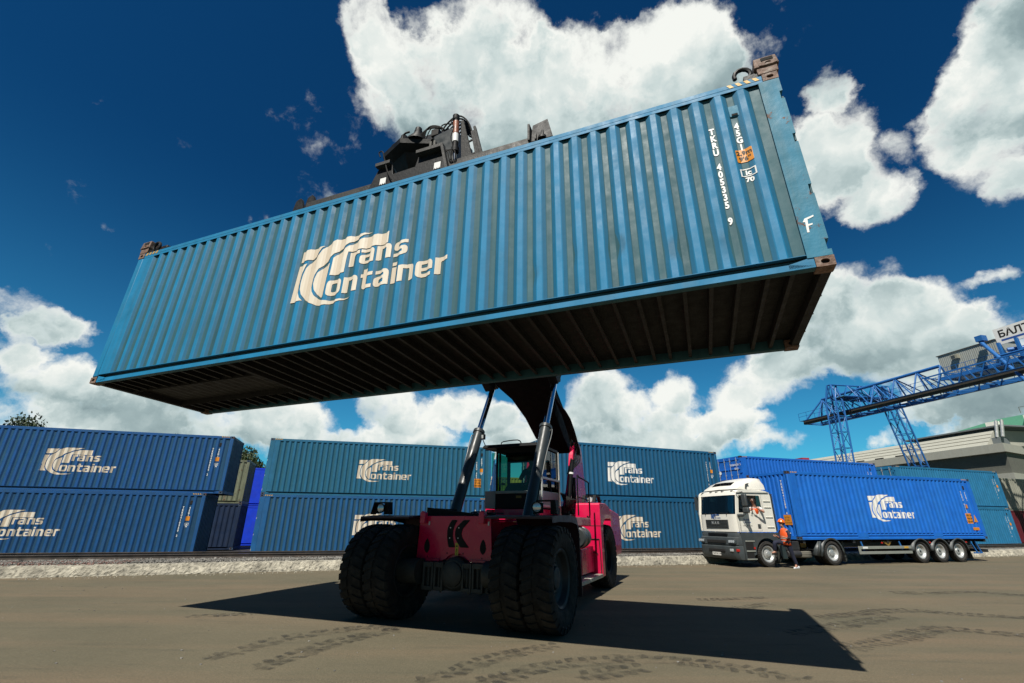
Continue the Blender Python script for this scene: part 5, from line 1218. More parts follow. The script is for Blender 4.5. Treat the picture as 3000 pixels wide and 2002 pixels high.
# ================================================================== figures
def skin_figure(name, chains, m, parent=None, sub=1, smooth=True, mats=None, matf=None):
    """chains: {id: (pos, radius, parent id)}; one continuous skinned surface"""
    ids = list(chains); ix = {k: i for i, k in enumerate(ids)}
    me = bpy.data.meshes.new('sk'); me.from_pydata([chains[k][0] for k in ids], [(ix[chains[k][2]], ix[k]) for k in ids if chains[k][2] is not None], [])
    ob = bpy.data.objects.new('sk', me); COL.objects.link(ob)
    md = ob.modifiers.new('s', 'SKIN'); md.use_smooth_shade = True; md.branch_smoothing = .4
    if not me.skin_vertices: me.attributes  # layer is created by the modifier
    sv = me.skin_vertices[0].data
    for k in ids:
        r = chains[k][1]; sv[ix[k]].radius = r if isinstance(r, tuple) else (r, r); sv[ix[k]].use_root = chains[k][2] is None
    if sub: u = ob.modifiers.new('u', 'SUBSURF'); u.levels = sub; u.render_levels = sub
    dg = bpy.context.evaluated_depsgraph_get(); dg.update()
    out = bpy.data.meshes.new_from_object(ob.evaluated_get(dg)); bpy.data.objects.remove(ob); bpy.data.meshes.remove(me)
    out.name = name; out.materials.clear()
    for q in (mats or [m]): out.materials.append(q)
    if matf:
        for p_ in out.polygons: p_.material_index = matf(p_.center)
    o = bpy.data.objects.new(name, out); COL.objects.link(o); o.parent = parent
    return o
def fingers(ch, hid, wrist, d, side, palm, curl=.5, s=1.0):
    """five unequal fingers rooted in the palm; d = pointing direction, side = towards the thumb, palm = palm normal"""
    d = Vector(d).normalized(); side = Vector(side).normalized(); palm = Vector(palm).normalized(); w = Vector(wrist)
    p = w + d * .055 * s; ch[hid + 'palm'] = (tuple(p), (.030, .018), hid)
    for i, (o, l) in enumerate(((.026, .070), (.009, .080), (-.009, .074), (-.026, .058))):
        a = p + side * o * s + d * .035 * s; b = a + (d * (1 - .2*curl) + palm * curl * .6).normalized() * l * .5 * s; c_ = b + (d * (1 - curl) + palm * curl * 1.2).normalized() * l * .5 * s
        ch[f'{hid}f{i}a'] = (tuple(a), .009, hid + 'palm'); ch[f'{hid}f{i}b'] = (tuple(b), .0085, f'{hid}f{i}a'); ch[f'{hid}f{i}c'] = (tuple(c_), .007, f'{hid}f{i}b')
    a = w + d * .03 * s + side * .032 * s; b = a + (side * .7 + d * .7).normalized() * .035 * s; c_ = b + (side * .2 + d + palm * .4).normalized() * .028 * s
    ch[hid + 't1'] = (tuple(a), .010, hid); ch[hid + 't2'] = (tuple(b), .009, hid + 't1'); ch[hid + 't3'] = (tuple(c_), .007, hid + 't2')
def head_parts(parent, c, face, up, m_h, hairtop=True, r=.098):
    """nose, ears, brows and mouth on a head centred at c looking along face"""
    f = Vector(face).normalized(); u = Vector(up).normalized(); l = f.cross(u).normalized(); u = l.cross(f)
    c = Vector(c)
    def P(a, b_, d_): return c + f*a + l*b_ + u*d_
    b = MB()
    for s_ in (-1, 1):
        b.tube([P(.072, s_*.018, .030), P(.078, s_*.034, .034), P(.068, s_*.050, .028)], .005, 5)
    b.build('brow', m_h, parent)
    b = MB(); 
    for s_ in (-1, 1): b.cyl(P(.074, s_*.032, .014), P(.081, s_*.032, .014), .009, n=8)
    b.build('eye', m_ink, parent)
    b = MB(); b.tube([P(.078, -.022, -.052), P(.085, 0, -.050), P(.078, .022, -.052)], .005, 5); b.build('mouth', mat('lips', (.35, .10, .08)), parent)
TRK = Matrix.Translation((12.52651, 21.9289, 0)) @ Matrix.Rotation(.30404, 4, 'Z')

# ------------------------------------------------------------------ worker in orange (local frame of the truck: x to the rear, y into the truck, z up)
w = thing('person', 'person in orange helmet and vest with one foot up on the truck wheel', 'person'); w.matrix_world = TRK @ Matrix.Translation((-1.35, -.60, 0))
ZO = .0
ch = {'pel': ((-.06, 0, .98), .115, None), 'spi': ((-.05, 0, 1.16), .11, 'pel'), 'che': ((-.04, 0, 1.36), .13, 'spi'), 'nb': ((-.06, 0, 1.49), (.085, .075), 'che'),
      'neck': ((-.085, 0, 1.56), (.058, .058), 'nb'), 'jaw': ((-.125, 0, 1.635), (.070, .070), 'neck'), 'hd': ((-.120, 0, 1.70), (.088, .092), 'jaw'), 'crown': ((-.105, 0, 1.765), (.080, .084), 'hd'),
      'nose': ((-.225, 0, 1.69), (.012, .014), 'hd'), 'chin': ((-.195, 0, 1.632), (.026, .026), 'jaw'),
      'earn': ((-.105, -.09, 1.69), (.016, .012), 'hd'), 'earf': ((-.105, .09, 1.69), (.016, .012), 'hd')}
for s_, k, el, wr in ((-1, 'n', (-.10, -.25, 1.12), (-.34, -.20, 1.18)), (1, 'f', (-.12, .24, 1.13), (-.36, .13, 1.21))):
    ch['sh'+k] = ((-.04, s_*.19, 1.43), .062, 'che'); ch['ua'+k] = ((-.06, s_*.235, 1.29), .050, 'sh'+k); ch['el'+k] = (el, .044, 'ua'+k)
    ch['wr'+k] = (wr, .030, 'el'+k)
    fingers(ch, 'wr'+k, wr, (-1, .15*s_*-1, .12), (0, 0, 1) if k == 'n' else (0, 0, 1), (0, -s_*-1, .3), .5)
# near leg straight back to the ground, far leg raised on the hub
ch['hn'] = ((-.05, -.10, .93), .098, 'pel'); ch['kn'] = ((.04, -.11, .50), .066, 'hn'); ch['an'] = ((.16, -.12, .11), .045, 'kn'); ch['ton'] = ((.02, -.14, .04), (.042, .032), 'an'); ch['hen'] = ((.20, -.12, .05), (.038, .035), 'an')
ch['hf'] = ((-.09, .10, .93), .098, 'pel'); ch['kf'] = ((-.52, .13, .97), .070, 'hf'); ch['af'] = ((-.50, .20, .60), .045, 'kf'); ch['tof'] = ((-.66, .22, .57), (.042, .032), 'af'); ch['hef'] = ((-.46, .20, .54), (.036, .034), 'af')
body = skin_figure('body', ch, m_skin, w)
head_parts(w, (-.125, 0, 1.69), (-1, 0, .12), (0, 0, 1), m_hair)
# clothes
tr = {'a': ((-.06, 0, .99), .135, None), 'hn': ((-.05, -.10, .92), .112, 'a'), 'mn': ((.0, -.105, .70), .096, 'hn'), 'kn': ((.045, -.11, .50), .082, 'mn'), 'cn': ((.10, -.115, .30), .075, 'kn'), 'an': ((.165, -.12, .10), .068, 'cn'),
      'hf': ((-.10, .10, .94), .112, 'a'), 'mf': ((-.32, .12, .97), .098, 'hf'), 'kf': ((-.52, .13, .975), .090, 'mf'), 'cf': ((-.52, .165, .80), .082, 'kf'), 'af': ((-.50, .195, .63), .072, 'cf')}
skin_figure('trousers', tr, m_navyc, w)
js = {'a': ((-.05, 0, 1.08), .125, None), 'b': ((-.04, 0, 1.34), .14, 'a'), 'n': ((-.06, 0, 1.475), .085, 'b')}
for s_, k, el in ((-1, 'n', (-.10, -.25, 1.13)), (1, 'f', (-.12, .24, 1.14))):
    js['s'+k] = ((-.04, s_*.195, 1.42), .076, 'b'); js['u'+k] = ((-.06, s_*.24, 1.28), .070, 's'+k); js['e'+k] = (el, .066, 'u'+k); js['f'+k] = ((-.22, s_*.215 if s_ < 0 else .19, 1.155), .055, 'e'+k)
skin_figure('jacket', js, m_navyc, w)
b = MB()   # sleeveless vest: lofted rings open at the arms
rings = [(.87, -.05, .205, .165), (.98, -.05, .20, .158), (1.10, -.05, .195, .150), (1.25, -.045, .198, .150), (1.36, -.04, .192, .150), (1.45, -.045, .145, .125), (1.505, -.06, .10, .095)]
nv = 28; vs = []; fs = []
for z, xc, ry, rx in rings:
    for i in range(nv):
        a = 2*pi*i/nv; e_ = 1.0 + .05*cos(3*a + z*9)
        vs.append((xc - rx*cos(a)*e_, ry*sin(a), z + .012*cos(2*a)))
for j in range(len(rings)-1):
    for i in range(nv):
        a = 2*pi*(i+.5)/nv; sidew = abs(sin(a))
        if rings[j][0] >= 1.24 and sidew > (.90 if j == 3 else .84 if j == 4 else .95): continue
        fs.append((j*nv+i, j*nv+(i+1) % nv, (j+1)*nv+(i+1) % nv, (j+1)*nv+i))
b.add(vs, fs); vest = b.build('vest', m_vest, w, smooth=60)
so = vest.modifiers.new('thick', 'SOLIDIFY'); so.thickness = .012
for z0 in (1.00, 1.10):
    b = MB(); vs = []
    for z in (z0, z0 + .035):
        for i in range(nv):
            a = 2*pi*i/nv; e_ = 1.0 + .05*cos(3*a + z*9); vs.append((-.05 - (.152 + .006 + .006)*cos(a)*e_, (.197 + .010)*sin(a), z + .012*cos(2*a)))
    b.add(vs, [(i, (i+1) % nv, nv+(i+1) % nv, nv+i) for i in range(nv)]); b.build('reflective_band', m_refl, vest, smooth=60)
b = MB(); b.lathe([(-.035, .128), (-.03, .140), (-.02, .132), (.03, .126), (.075, .105), (.105, .068), (.118, .03), (.12, .001)], (0, 0, 0), 'Z', 28)
b.prism([(-.12, -.075), (-.175, -.055), (-.185, 0), (-.175, .055), (-.12, .075)], 'Z', -.036, -.026); b.tube([(-.11, 0, .05), (-.04, 0, .122), (.04, 0, .122), (.11, 0, .05)], .010, 6)
h_ = b.build('helmet', m_helm, w, smooth=40); h_.location = (-.105, 0, 1.765); h_.rotation_euler = (0, .22, 0)
b = MB(); b.lathe([(-.06, .001), (-.055, .07), (.0, .096), (.05, .094)], (-.09, 0, 1.70), 'Z', 20); hr = b.build('hair', m_hair, w); hr.scale = (.95, 1, 1); hr.location = (.018, 0, 0)
for k, p_, rz_ in (('n', (.20, -.125, 0), 0), ('f', (-.45, .205, .50), .1)):
    b = MB(); x, y, z = p_
    b.hexa([(x-.24, y-.045, z), (x+.05, y-.045, z), (x+.05, y+.045, z), (x-.24, y+.045, z), (x-.20, y-.035, z+.055), (x+.045, y-.038, z+.10), (x+.045, y+.038, z+.10), (x-.20, y+.035, z+.055)])
    b.build('shoe', m_shirt if k == 'n' else m_hose, w, bev=.02)
b = MB(); b.box(-.09, -.03, -.318, -.312, 1.325, 1.345); b.build('badge', m_mark, w)

# ------------------------------------------------------------------ truck driver leaning out
d_ = thing('person', 'person in sunglasses and orange vest leaning out of the white truck window', 'person'); d_.matrix_world = TRK @ Matrix.Translation((-2.03, .12, .12))
ch = {'pel': ((.0, .10, 1.72), .12, None), 'spi': ((.0, .06, 1.92), .12, 'pel'), 'che': ((-.02, .0, 2.14), .13, 'spi'), 'nb': ((-.05, -.04, 2.27), (.08, .07), 'che'), 'neck': ((-.09, -.06, 2.34), .056, 'nb'),
      'jaw': ((-.15, -.09, 2.42), .068, 'neck'), 'hd': ((-.15, -.09, 2.50), (.086, .09), 'jaw'), 'crown': ((-.14, -.085, 2.56), (.078, .082), 'hd'), 'nose': ((-.215, -.17, 2.48), .012, 'hd'), 'earn': ((-.20, -.02, 2.49), .014, 'hd'), 'earf': ((-.08, -.14, 2.49), .014, 'hd'),
      'shn': ((.12, -.14, 2.20), .064, 'che'), 'uan': ((.16, -.26, 2.10), .052, 'shn'), 'eln': ((.14, -.34, 2.02), .044, 'uan'), 'mn': ((-.03, -.33, 2.10), .040, 'eln'), 'wrn': ((-.20, -.31, 2.20), .030, 'mn'),
      'shf': ((-.16, .10, 2.20), .062, 'che'), 'elf': ((-.26, -.05, 2.06), .044, 'shf'), 'wrf': ((-.32, -.22, 2.18), .030, 'elf')}
fingers(ch, 'wrn', (-.20, -.31, 2.20), (-1, 0, .3), (0, 0, 1), (0, 1, 0), .6); fingers(ch, 'wrf', (-.32, -.22, 2.18), (-1, -.2, .2), (0, 0, 1), (0, -1, 0), .6)
ch['hn'] = ((-.12, .02, 1.68), .10, 'pel'); ch['kn'] = ((-.50, .05, 1.70), .07, 'hn'); ch['an'] = ((-.55, .05, 1.42), .045, 'kn'); ch['hf'] = ((-.10, .22, 1.68), .10, 'pel'); ch['kf'] = ((-.50, .25, 1.70), .07, 'hf'); ch['af'] = ((-.55, .25, 1.42), .045, 'kf')
skin_figure('body', ch, m_skin, d_)
sh = {'a': ((.0, .09, 1.76), .14, None), 'b': ((-.02, .0, 2.13), .15, 'a'), 'n': ((-.045, -.035, 2.24), .09, 'b'), 'sn': ((.12, -.14, 2.20), .078, 'b'), 'un': ((.165, -.26, 2.105), .070, 'sn'), 'sf': ((-.16, .10, 2.2), .074, 'b'), 'uf': ((-.22, .03, 2.12), .064, 'sf')}
skin_figure('shirt', sh, m_shirt, d_)
ve = {'a': ((.0, .07, 1.78), .155, None), 'b': ((-.03, -.03, 2.14), .165, 'a'), 'c': ((-.045, -.05, 2.22), .13, 'b')}
skin_figure('vest', ve, m_vest, d_)
b = MB(); b.lathe([(-.05, .084), (0, .096), (.04, .090), (.075, .06), (.088, .001)], (-.128, -.075, 2.515), 'Z', 20); b.build('hair', m_hair, d_)
f_ = Vector((-.62, -.78, 0)).normalized(); l_ = Vector((f_.y, -f_.x, 0)); c0 = Vector((-.15, -.09, 2.505))
b = MB()
for s_ in (-1, 1):
    o = c0 + f_*.086 + l_*s_*.034; b.add([o - l_*.028 + Vector((0,0,-.018)), o + l_*.028 + Vector((0,0,-.018)), o + l_*.028 + Vector((0,0,.018)), o - l_*.028 + Vector((0,0,.018))], [(0,1,2,3)])
    b.tube([c0 + f_*.086 + l_*s_*.062, c0 + l_*s_*.092], .004, 5)
b.tube([c0 + f_*.088 - l_*.01, c0 + f_*.088 + l_*.01], .004, 5); sg_ = b.build('sunglasses', m_ink, d_); sd = sg_.modifiers.new('t', 'SOLIDIFY'); sd.thickness = .004

# ------------------------------------------------------------------ operator in the lifting truck cab
op = thing('person', 'person in dark clothes sitting at the controls inside the lifting truck cab', 'person'); op.matrix_world = Matrix.Translation(RP) @ Matrix.Rotation(RY, 4, 'Z')
X0, Y0 = .08, 4.05
ch = {'pel': ((X0, Y0+.10, 2.62), .13, None), 'spi': ((X0, Y0+.12, 2.82), .12, 'pel'), 'che': ((X0, Y0+.10, 3.0), .135, 'spi'), 'neck': ((X0, Y0+.06, 3.15), .055, 'che'), 'jaw': ((X0, Y0+.03, 3.23), .068, 'neck'), 'hd': ((X0, Y0+.03, 3.31), (.084, .09), 'jaw'), 'crown': ((X0, Y0+.04, 3.36), .078, 'hd'), 'nose': ((X0, Y0-.07, 3.29), .012, 'hd')}
for s_, k in ((-1, 'l'), (1, 'r')):
    ch['s'+k] = ((X0+s_*.19, Y0+.10, 3.04), .062, 'che'); ch['e'+k] = ((X0+s_*.27, Y0-.05, 2.80), .046, 's'+k); ch['w'+k] = ((X0+s_*.17, Y0-.27, 2.84), .032, 'e'+k)
    fingers(ch, 'w'+k, (X0+s_*.17, Y0-.27, 2.84), (-s_*.3, -1, 0), (0, 0, 1), (-s_, 0, -.3), .8)
    ch['h'+k] = ((X0+s_*.10, Y0-.02, 2.58), .10, 'pel'); ch['k'+k] = ((X0+s_*.14, Y0-.40, 2.56), .07, 'h'+k); ch['a'+k] = ((X0+s_*.14, Y0-.52, 2.16), .045, 'k'+k)
skin_figure('body', ch, m_skin, op)
sh = {'a': ((X0, Y0+.10, 2.64), .15, None), 'b': ((X0, Y0+.10, 3.0), .155, 'a')}
for s_, k in ((-1, 'l'), (1, 'r')): sh['s'+k] = ((X0+s_*.195, Y0+.10, 3.05), .078, 'b'); sh['e'+k] = ((X0+s_*.275, Y0-.05, 2.81), .064, 's'+k); sh['w'+k] = ((X0+s_*.19, Y0-.22, 2.84), .05, 'e'+k)
skin_figure('jacket', sh, m_navyc, op)
b = MB(); b.lathe([(-.03, .088), (.02, .094), (.06, .08), (.09, .04), (.10, .001)], (X0, Y0+.045, 3.33), 'Z', 18); b.build('hair', m_hair, op)

# ================================================================== truck (local x to the rear, y into the truck, z up)
tk = thing('truck_tractor', 'white truck tractor with dark grey bumper parked in front of a blue container', 'truck'); tk.matrix_world = TRK
def panel(name, polys, m, parent, y0, y1, bev=0.0, axis='Y'):
    """flat sheet with openings in the XZ plane, from y0 to y1"""
    me = shape2d(polys, abs(y1 - y0) / 2); yc_ = (y0 + y1) / 2
    for v in me.vertices:
        x, y, z = v.co
        v.co = (x, yc_ + z, y) if axis == 'Y' else (yc_ + z, x, y)
    bm = bmesh.new(); bm.from_mesh(me); bmesh.ops.recalc_face_normals(bm, faces=bm.faces); bm.to_mesh(me); bm.free()
    me.name = name; me.materials.clear(); me.materials.append(m); o = bpy.data.objects.new(name, me); COL.objects.link(o); o.parent = parent
    if bev: b = o.modifiers.new('bevel', 'BEVEL'); b.width = bev; b.segments = 2; b.limit_method = 'ANGLE'; b.angle_limit = radians(50)
    return o
YW = 2.44
side_out = rounded([(-3.10, 1.36), (-1.20, 1.36), (-1.20, 2.90), (-1.42, 3.03), (-2.80, 3.07), (-3.00, 2.96), (-3.12, 2.10)], [.03, .03, .12, .15, .15, .10, .05])
win_ = rounded([(-3.02, 2.12), (-2.42, 2.12), (-2.28, 2.25), (-1.74, 2.25), (-1.79, 2.83), (-2.90, 2.83)], [.04, .08, .08, .10, .08, .04])
cab = MB()   # back wall, floor and roof carry the cab
cab.box(-1.25, -1.2005, .05, YW-.05, 1.36, 2.98); cab.box(-3.05, -1.251, .05, YW-.05, 1.36, 1.42)
cabm = cab.build('cab', m_white, tk)
panel('side_panel', [side_out, win_], m_white, cabm, 0.0, .045, bev=.01)
panel('side_panel', [side_out, win_], m_white, cabm, YW-.045, YW, bev=.01)
# curved front: rings in plan
def plan(x, y): 
    t_ = (y - YW/2) / (YW/2); return x - .07 * (1 - t_*t_) + (.10 * max(0, abs(t_) - .86) / .14)
def frontstrip(name, za, xa, zb, xb, m, parent, y0=.0, y1=YW, off=0.0, holes=None):
    n = 20; vs = []
    for i in range(n+1):
        y = y0 + (y1 - y0) * i / n
        vs += [(plan(xa, y) - off, y, za), (plan(xb, y) - off, y, zb), (plan(xa, y) + .04 - off, y, za), (plan(xb, y) + .04 - off, y, zb)]
    fs = []
    for i in range(n):
        o = i*4; p = o+4; fs += [(o, o+1, p+1, p), (o+2, p+2, p+3, o+3), (o, p, p+2, o+2), (o+1, o+3, p+3, p+1)]
    fs += [(0, 2, 3, 1), (n*4, n*4+1, n*4+3, n*4+2)]
    b = MB(); b.add(vs, fs); return b.build(name, m, parent, smooth=35)
frontstrip('front_panel', 1.36, -3.14, 2.06, -3.13, m_white, cabm)
frontstrip('windscreen', 2.07, -3.11, 2.84, -2.99, m_wind, cabm, .10, YW-.10, off=-.01)
frontstrip('windscreen_header', 2.845, -3.00, 3.00, -2.93, m_white, cabm)
for y in (.0, YW-.11):
    b = MB(); 
    b.hexa([(plan(-3.13, y), y, 2.06), (plan(-3.13, y+.11), y+.11, 2.06), (-3.02, y+.11, 2.06), (-3.02, y, 2.06), (plan(-2.995, y), y, 2.85), (plan(-2.995, y+.11), y+.11, 2.85), (-2.90, y+.11, 2.85), (-2.90, y, 2.85)])
    b.build('windscreen_pillar', m_white, cabm, bev=.012)
b = MB(); prof = [(-2.96, 2.98), (-2.86, 3.05), (-2.5, 3.09), (-1.6, 3.09), (-1.30, 3.04), (-1.22, 2.95)]
vs = [(x + (.06 if abs(y - YW/2) > 1.15 else 0)*(1 if x < -2.7 else 0), y, z - (.05 if (y < .1 or y > YW-.1) else 0)) for y in (.01, .14, .5, YW/2, YW-.5, YW-.14, YW-.01) for x, z in prof]
b.add(vs, [(j*6+i, j*6+i+1, (j+1)*6+i+1, (j+1)*6+i) for j in range(6) for i in range(5)]); b.build('roof', m_white, cabm, smooth=50)
frontstrip('dashboard', 2.0, -2.95, 2.10, -2.60, m_blk, cabm, .1, YW-.1)
MB().box(-2.9, -2.55, .1, YW-.1, 1.75, 2.04).build('dashboard', m_blk, cabm, bev=.03)
b = MB(); b.box(-2.95, -2.72, 1.5, 1.85, 2.045, 2.16); b.build('box', mat('violet_box', (.10, .05, .35), rough=.5), cabm)
b = MB(); b.box(-2.95, -2.78, .75, 1.42, 2.045, 2.15); b.build('box', mat('card_box', (.30, .18, .10), rough=.7), cabm)
b = MB(); b.box(-3.045, -3.04, 1.45, 1.62, 2.62, 2.76); b.build('windscreen_permit', mat('pale_permit', (.45, .68, .58), rough=.6), cabm)
b = MB(); b.box(-2.98, -2.97, .25, .40, 2.09, 2.16); b.build('paper', m_mark, cabm)
# seats, steering wheel
b = MB(); 
for y in (.35, 1.65): b.hexa([(-2.25, y, 1.45), (-1.7, y, 1.45), (-1.7, y+.5, 1.45), (-2.25, y+.5, 1.45), (-2.25, y, 1.62), (-1.7, y, 1.58), (-1.7, y+.5, 1.58), (-2.25, y+.5, 1.62)]); b.hexa([(-1.75, y, 1.58), (-1.6, y, 1.58), (-1.6, y+.5, 1.58), (-1.75, y+.5, 1.58), (-1.62, y+.03, 2.35), (-1.5, y+.03, 2.35), (-1.5, y+.47, 2.35), (-1.62, y+.47, 2.35)])
b.build('seat', m_blk, cabm, bev=.04)
b = MB(); b.lathe([(-.012, .20), (0, .215), (.012, .20), (0, .185)], (0, 0, 0), 'X', 24, closed=True); b.bar((0, -.19, 0), (0, .19, 0), .03); sw = b.build('steering_wheel', m_blk, cabm); sw.location = (-2.52, .6, 2.12); sw.rotation_euler = (0, .5, 0)
# door lines, handle, side window glass
b = MB(); b.add([(-2.99, .02, 2.13), (-1.76, .02, 2.26), (-1.80, .02, 2.82), (-2.89, .02, 2.82)], [(0,1,2,3)]); 
MB().add([(-2.05, .022, 2.25), (-1.75, .022, 2.26), (-1.80, .022, 2.82), (-2.0, .022, 2.82)], [(0,1,2,3)]).build('side_window', m_wind, cabm, smooth=0)
b = MB(); b.bar((-2.03, .012, 2.25), (-2.0, .012, 2.83), .025, .02); b.build('window_divider', m_blk, cabm)
b = MB()
for q in (((-1.94, 1.40), (-1.94, 2.15)), ((-3.05, 1.40), (-1.94, 1.40)), ((-3.06, 1.4), (-3.06, 2.1)), ((-2.98, 2.93), (-1.75, 2.95)), ((-1.70, 2.2), (-1.73, 2.9)), ((-3.0, 2.08), (-2.45, 2.08))): b.bar((q[0][0], -.001, q[0][1]), (q[1][0], -.001, q[1][1]), .006, .006)
b.build('door_gap', m_hole, cabm)
b = MB()
for z in (1.55, 1.95, 2.35, 2.6): b.bar((-1.64, -.004, z), (-1.26, -.004, z), .05, .012)
b.build('pressed_rib', m_white, cabm, bev=.004)
b = MB(); b.box(-2.13, -1.98, -.015, -.001, 1.50, 1.67); b.build('door_handle', m_tgrey, cabm, bev=.02)
b = MB(); b.bar((-3.0, -.015, 2.93), (-1.3, -.015, 2.95), .03, .02); b.build('rain_gutter', m_tgrey, cabm)
# writing on door and front
label_text('TRANS', 'lettering', mat('blue_print', (.02, .10, .35)), cabm, (-2.86, -.002, 1.80), (1, 0, 0), (0, 0, 1), .11, bold=.003)
label_text('CONTAINER', 'lettering', bpy.data.materials['blue_print'], cabm, (-2.86, -.002, 1.71), (1, 0, 0), (0, 0, 1), .07, bold=.002)
label_text('(495) 987-32-85', 'lettering', m_ink, cabm, (-2.90, -.002, 1.58), (1, 0, 0), (0, 0, 1), .075)
label_text('TGA 18.390', 'lettering', m_ink, cabm, (-2.42, -.002, 1.98), (1, 0, 0), (0, 0, 1), .07)
flat_on([(me, 0, 0) for me, a_, c_ in LOGO[:5]], 'emblem', bpy.data.materials['blue_print'], cabm, lambda X, Z: (plan(-3.14, 1.52 - X*.30) - .004, 1.52 - X*.30, 1.88 + Z*.16))
label_text('rans Container', 'lettering', bpy.data.materials['blue_print'], cabm, (-3.214, 1.28, 1.905), (0, -1, 0), (0, 0, 1), .06, bold=.002)
# grille
gr = frontstrip('grille', 1.50, -3.15, 1.84, -3.15, m_tgrey, cabm, .52, 1.92, off=.012)
b = MB()
for k in range(6):
    z = 1.52 + .055*k
    for i in range(14):
        y0, y1 = .55 + 1.34*i/14, .55 + 1.34*(i+1)/14
        b.add([(plan(-3.15, y0)-.014, y0, z), (plan(-3.15, y1)-.014, y1, z), (plan(-3.15, y1)-.030, y1, z+.03), (plan(-3.15, y0)-.030, y0, z+.03)], [(0,1,2,3)]); b.add([(plan(-3.15, y0)-.030, y0, z+.03), (plan(-3.15, y1)-.030, y1, z+.03), (plan(-3.15, y1)-.014, y1, z+.034), (plan(-3.15, y0)-.014, y0, z+.034)], [(0,1,2,3)])
b.build('grille_slat', m_tgrey, gr, smooth=0)
label_text('M A N', 'lettering', m_galv, gr, (-3.268, 1.46, 1.66), (0, -1, 0), (0, 0, 1), .17, bold=.006)
# visor lamps
for i, y in enumerate((.30, .85, 1.22, 1.60, 2.2)):
    b = MB(); b.box(plan(-2.93, y)-.02, plan(-2.93, y)+.06, y-.05, y+.05, 2.995, 3.03); b.build('marker_lamp', m_tgrey, cabm, bev=.008)
for y in (.55, 1.25, 1.9):
    b = MB(); b.bar((plan(-3.13, y)-.03, y, 2.03), (plan(-3.05, y)-.03, y, 2.12), .02); b.bar((plan(-3.10, y)-.025, y, 2.10), (plan(-3.08, y+.55)-.02, y+.42, 2.12), .018); b.build('wiper', m_hole, cabm)
# mirrors
b = MB(); b.tube([(-3.02, -.02, 2.88), (-2.98, -.20, 2.92), (-2.92, -.30, 2.88), (-2.92, -.30, 2.1), (-3.0, -.02, 2.02)], .018, 7, sm=4); ma = b.build('mirror_arm', m_tgrey, tk)
b = MB(); b.box(-2.96, -2.84, -.42, -.18, 2.36, 2.86); b.build('side_mirror', m_tgrey, ma, bev=.04)
b = MB(); b.box(-2.96, -2.82, -.46, -.16, 2.10, 2.32); b.build('side_mirror', m_tgrey, ma, bev=.04)
b = MB(); b.box(-3.14, -2.85, -.10, -.01, 1.96, 2.06); b.build('mirror_foot', m_tgrey, ma, bev=.02)
b = MB(); b.tube([(-3.02, YW+.02, 2.88), (-2.98, YW+.20, 2.92), (-2.92, YW+.30, 2.88), (-2.92, YW+.30, 2.1), (-3.0, YW+.02, 2.02)], .018, 7, sm=4); b.box(-2.96, -2.84, YW+.18, YW+.42, 2.26, 2.86); b.build('side_mirror', m_tgrey, tk, bev=.02)
# roof deflector
b = MB(); secs = [(-2.78, 3.10, .16), (-2.66, 3.26, .20), (-2.40, 3.42, .22), (-2.0, 3.56, .22), (-1.62, 3.62, .20), (-1.42, 3.60, .16), (-1.32, 3.42, .10), (-1.28, 3.12, .08)]
rows_ = []
for x, z, r_ in secs:
    zz = [(.12, 3.09), (.13, 3.09 + (z-3.09)*.6), (.22, z - .05*(z > 3.2)), (.6, z), (YW/2, z+.015), (YW-.6, z), (YW-.22, z - .05*(z > 3.2)), (YW-.13, 3.09 + (z-3.09)*.6), (YW-.12, 3.09)]
    rows_.append([(x - (.05*(1-((y-YW/2)/(YW/2))**2) if x < -2 else 0), y, q) for y, q in zz])
vs = [p_ for r_ in rows_ for p_ in r_]; n = 9
fs = [(i*n+k, i*n+k+1, (i+1)*n+k+1, (i+1)*n+k) for i in range(len(rows_)-1) for k in range(n-1) if not (i in (1,) and k in (3, 4))]
b.add(vs, fs); df = b.build('roof_deflector', m_white, tk, smooth=50)
MB().box(-2.5, -1.4, .3, YW-.3, 3.095, 3.2).build('deflector_duct', m_hole, df)
b = MB(); b.bar((-2.35, .105, 3.11), (-2.30, .105, 3.30), .06, .04); b.bar((-2.30, .105, 3.30), (-2.18, .10, 3.33), .06, .04); b.build('deflector_bracket', m_tgrey, df)
# slatted side wing behind the cab
b = MB()
for k in range(26): b.box(-1.195, -1.05, .02, .06, 1.42 + k*.058, 1.455 + k*.058)
b.box(-1.19, -1.06, .061, .07, 1.4, 2.92); b.build('side_wing', m_tgrey, tk)
# bumper and grey lower body
def rows_strip(name, pts, m, parent, y0=-.03, y1=YW+.03, dx=0.0):
    n = 24; vs = []
    for i in range(n+1):
        y = y0 + (y1-y0)*i/n; t_ = abs((y-(y0+y1)/2)/((y1-y0)/2)); c_ = .08*(1-t_*t_) - .22*max(0, t_-.86)/.14*max(0, t_-.86)/.14*2
        for x, z in pts: vs.append((x - c_, y, z))
    k = len(pts); b = MB(); b.add(vs, [(i*k+j, i*k+j+1, (i+1)*k+j+1, (i+1)*k+j) for i in range(n) for j in range(k-1)])
    return b.build(name, m, parent, smooth=35)
bp_ = rows_strip('bumper', [(-3.08, 1.34), (-3.13, 1.33), (-3.17, 1.22), (-3.17, 1.16), (-3.26, 1.12), (-3.28, .86), (-3.24, .82), (-3.31, .78), (-3.31, .48), (-3.22, .30), (-3.0, .27)], m_tgrey, tk)
for (y0, y1, z0, z1, x) in ((.62, 1.80, 1.18, 1.30, -3.255), (.65, 1.79, .90, 1.03, -3.365), (.72, 1.72, .56, .68, -3.395)):
    b = MB(); b.box(x-.02, x+.05, y0, y1, z0, z1); b.build('bumper_slot', m_hole if z0 < 1.1 else m_blk, bp_, bev=.02)
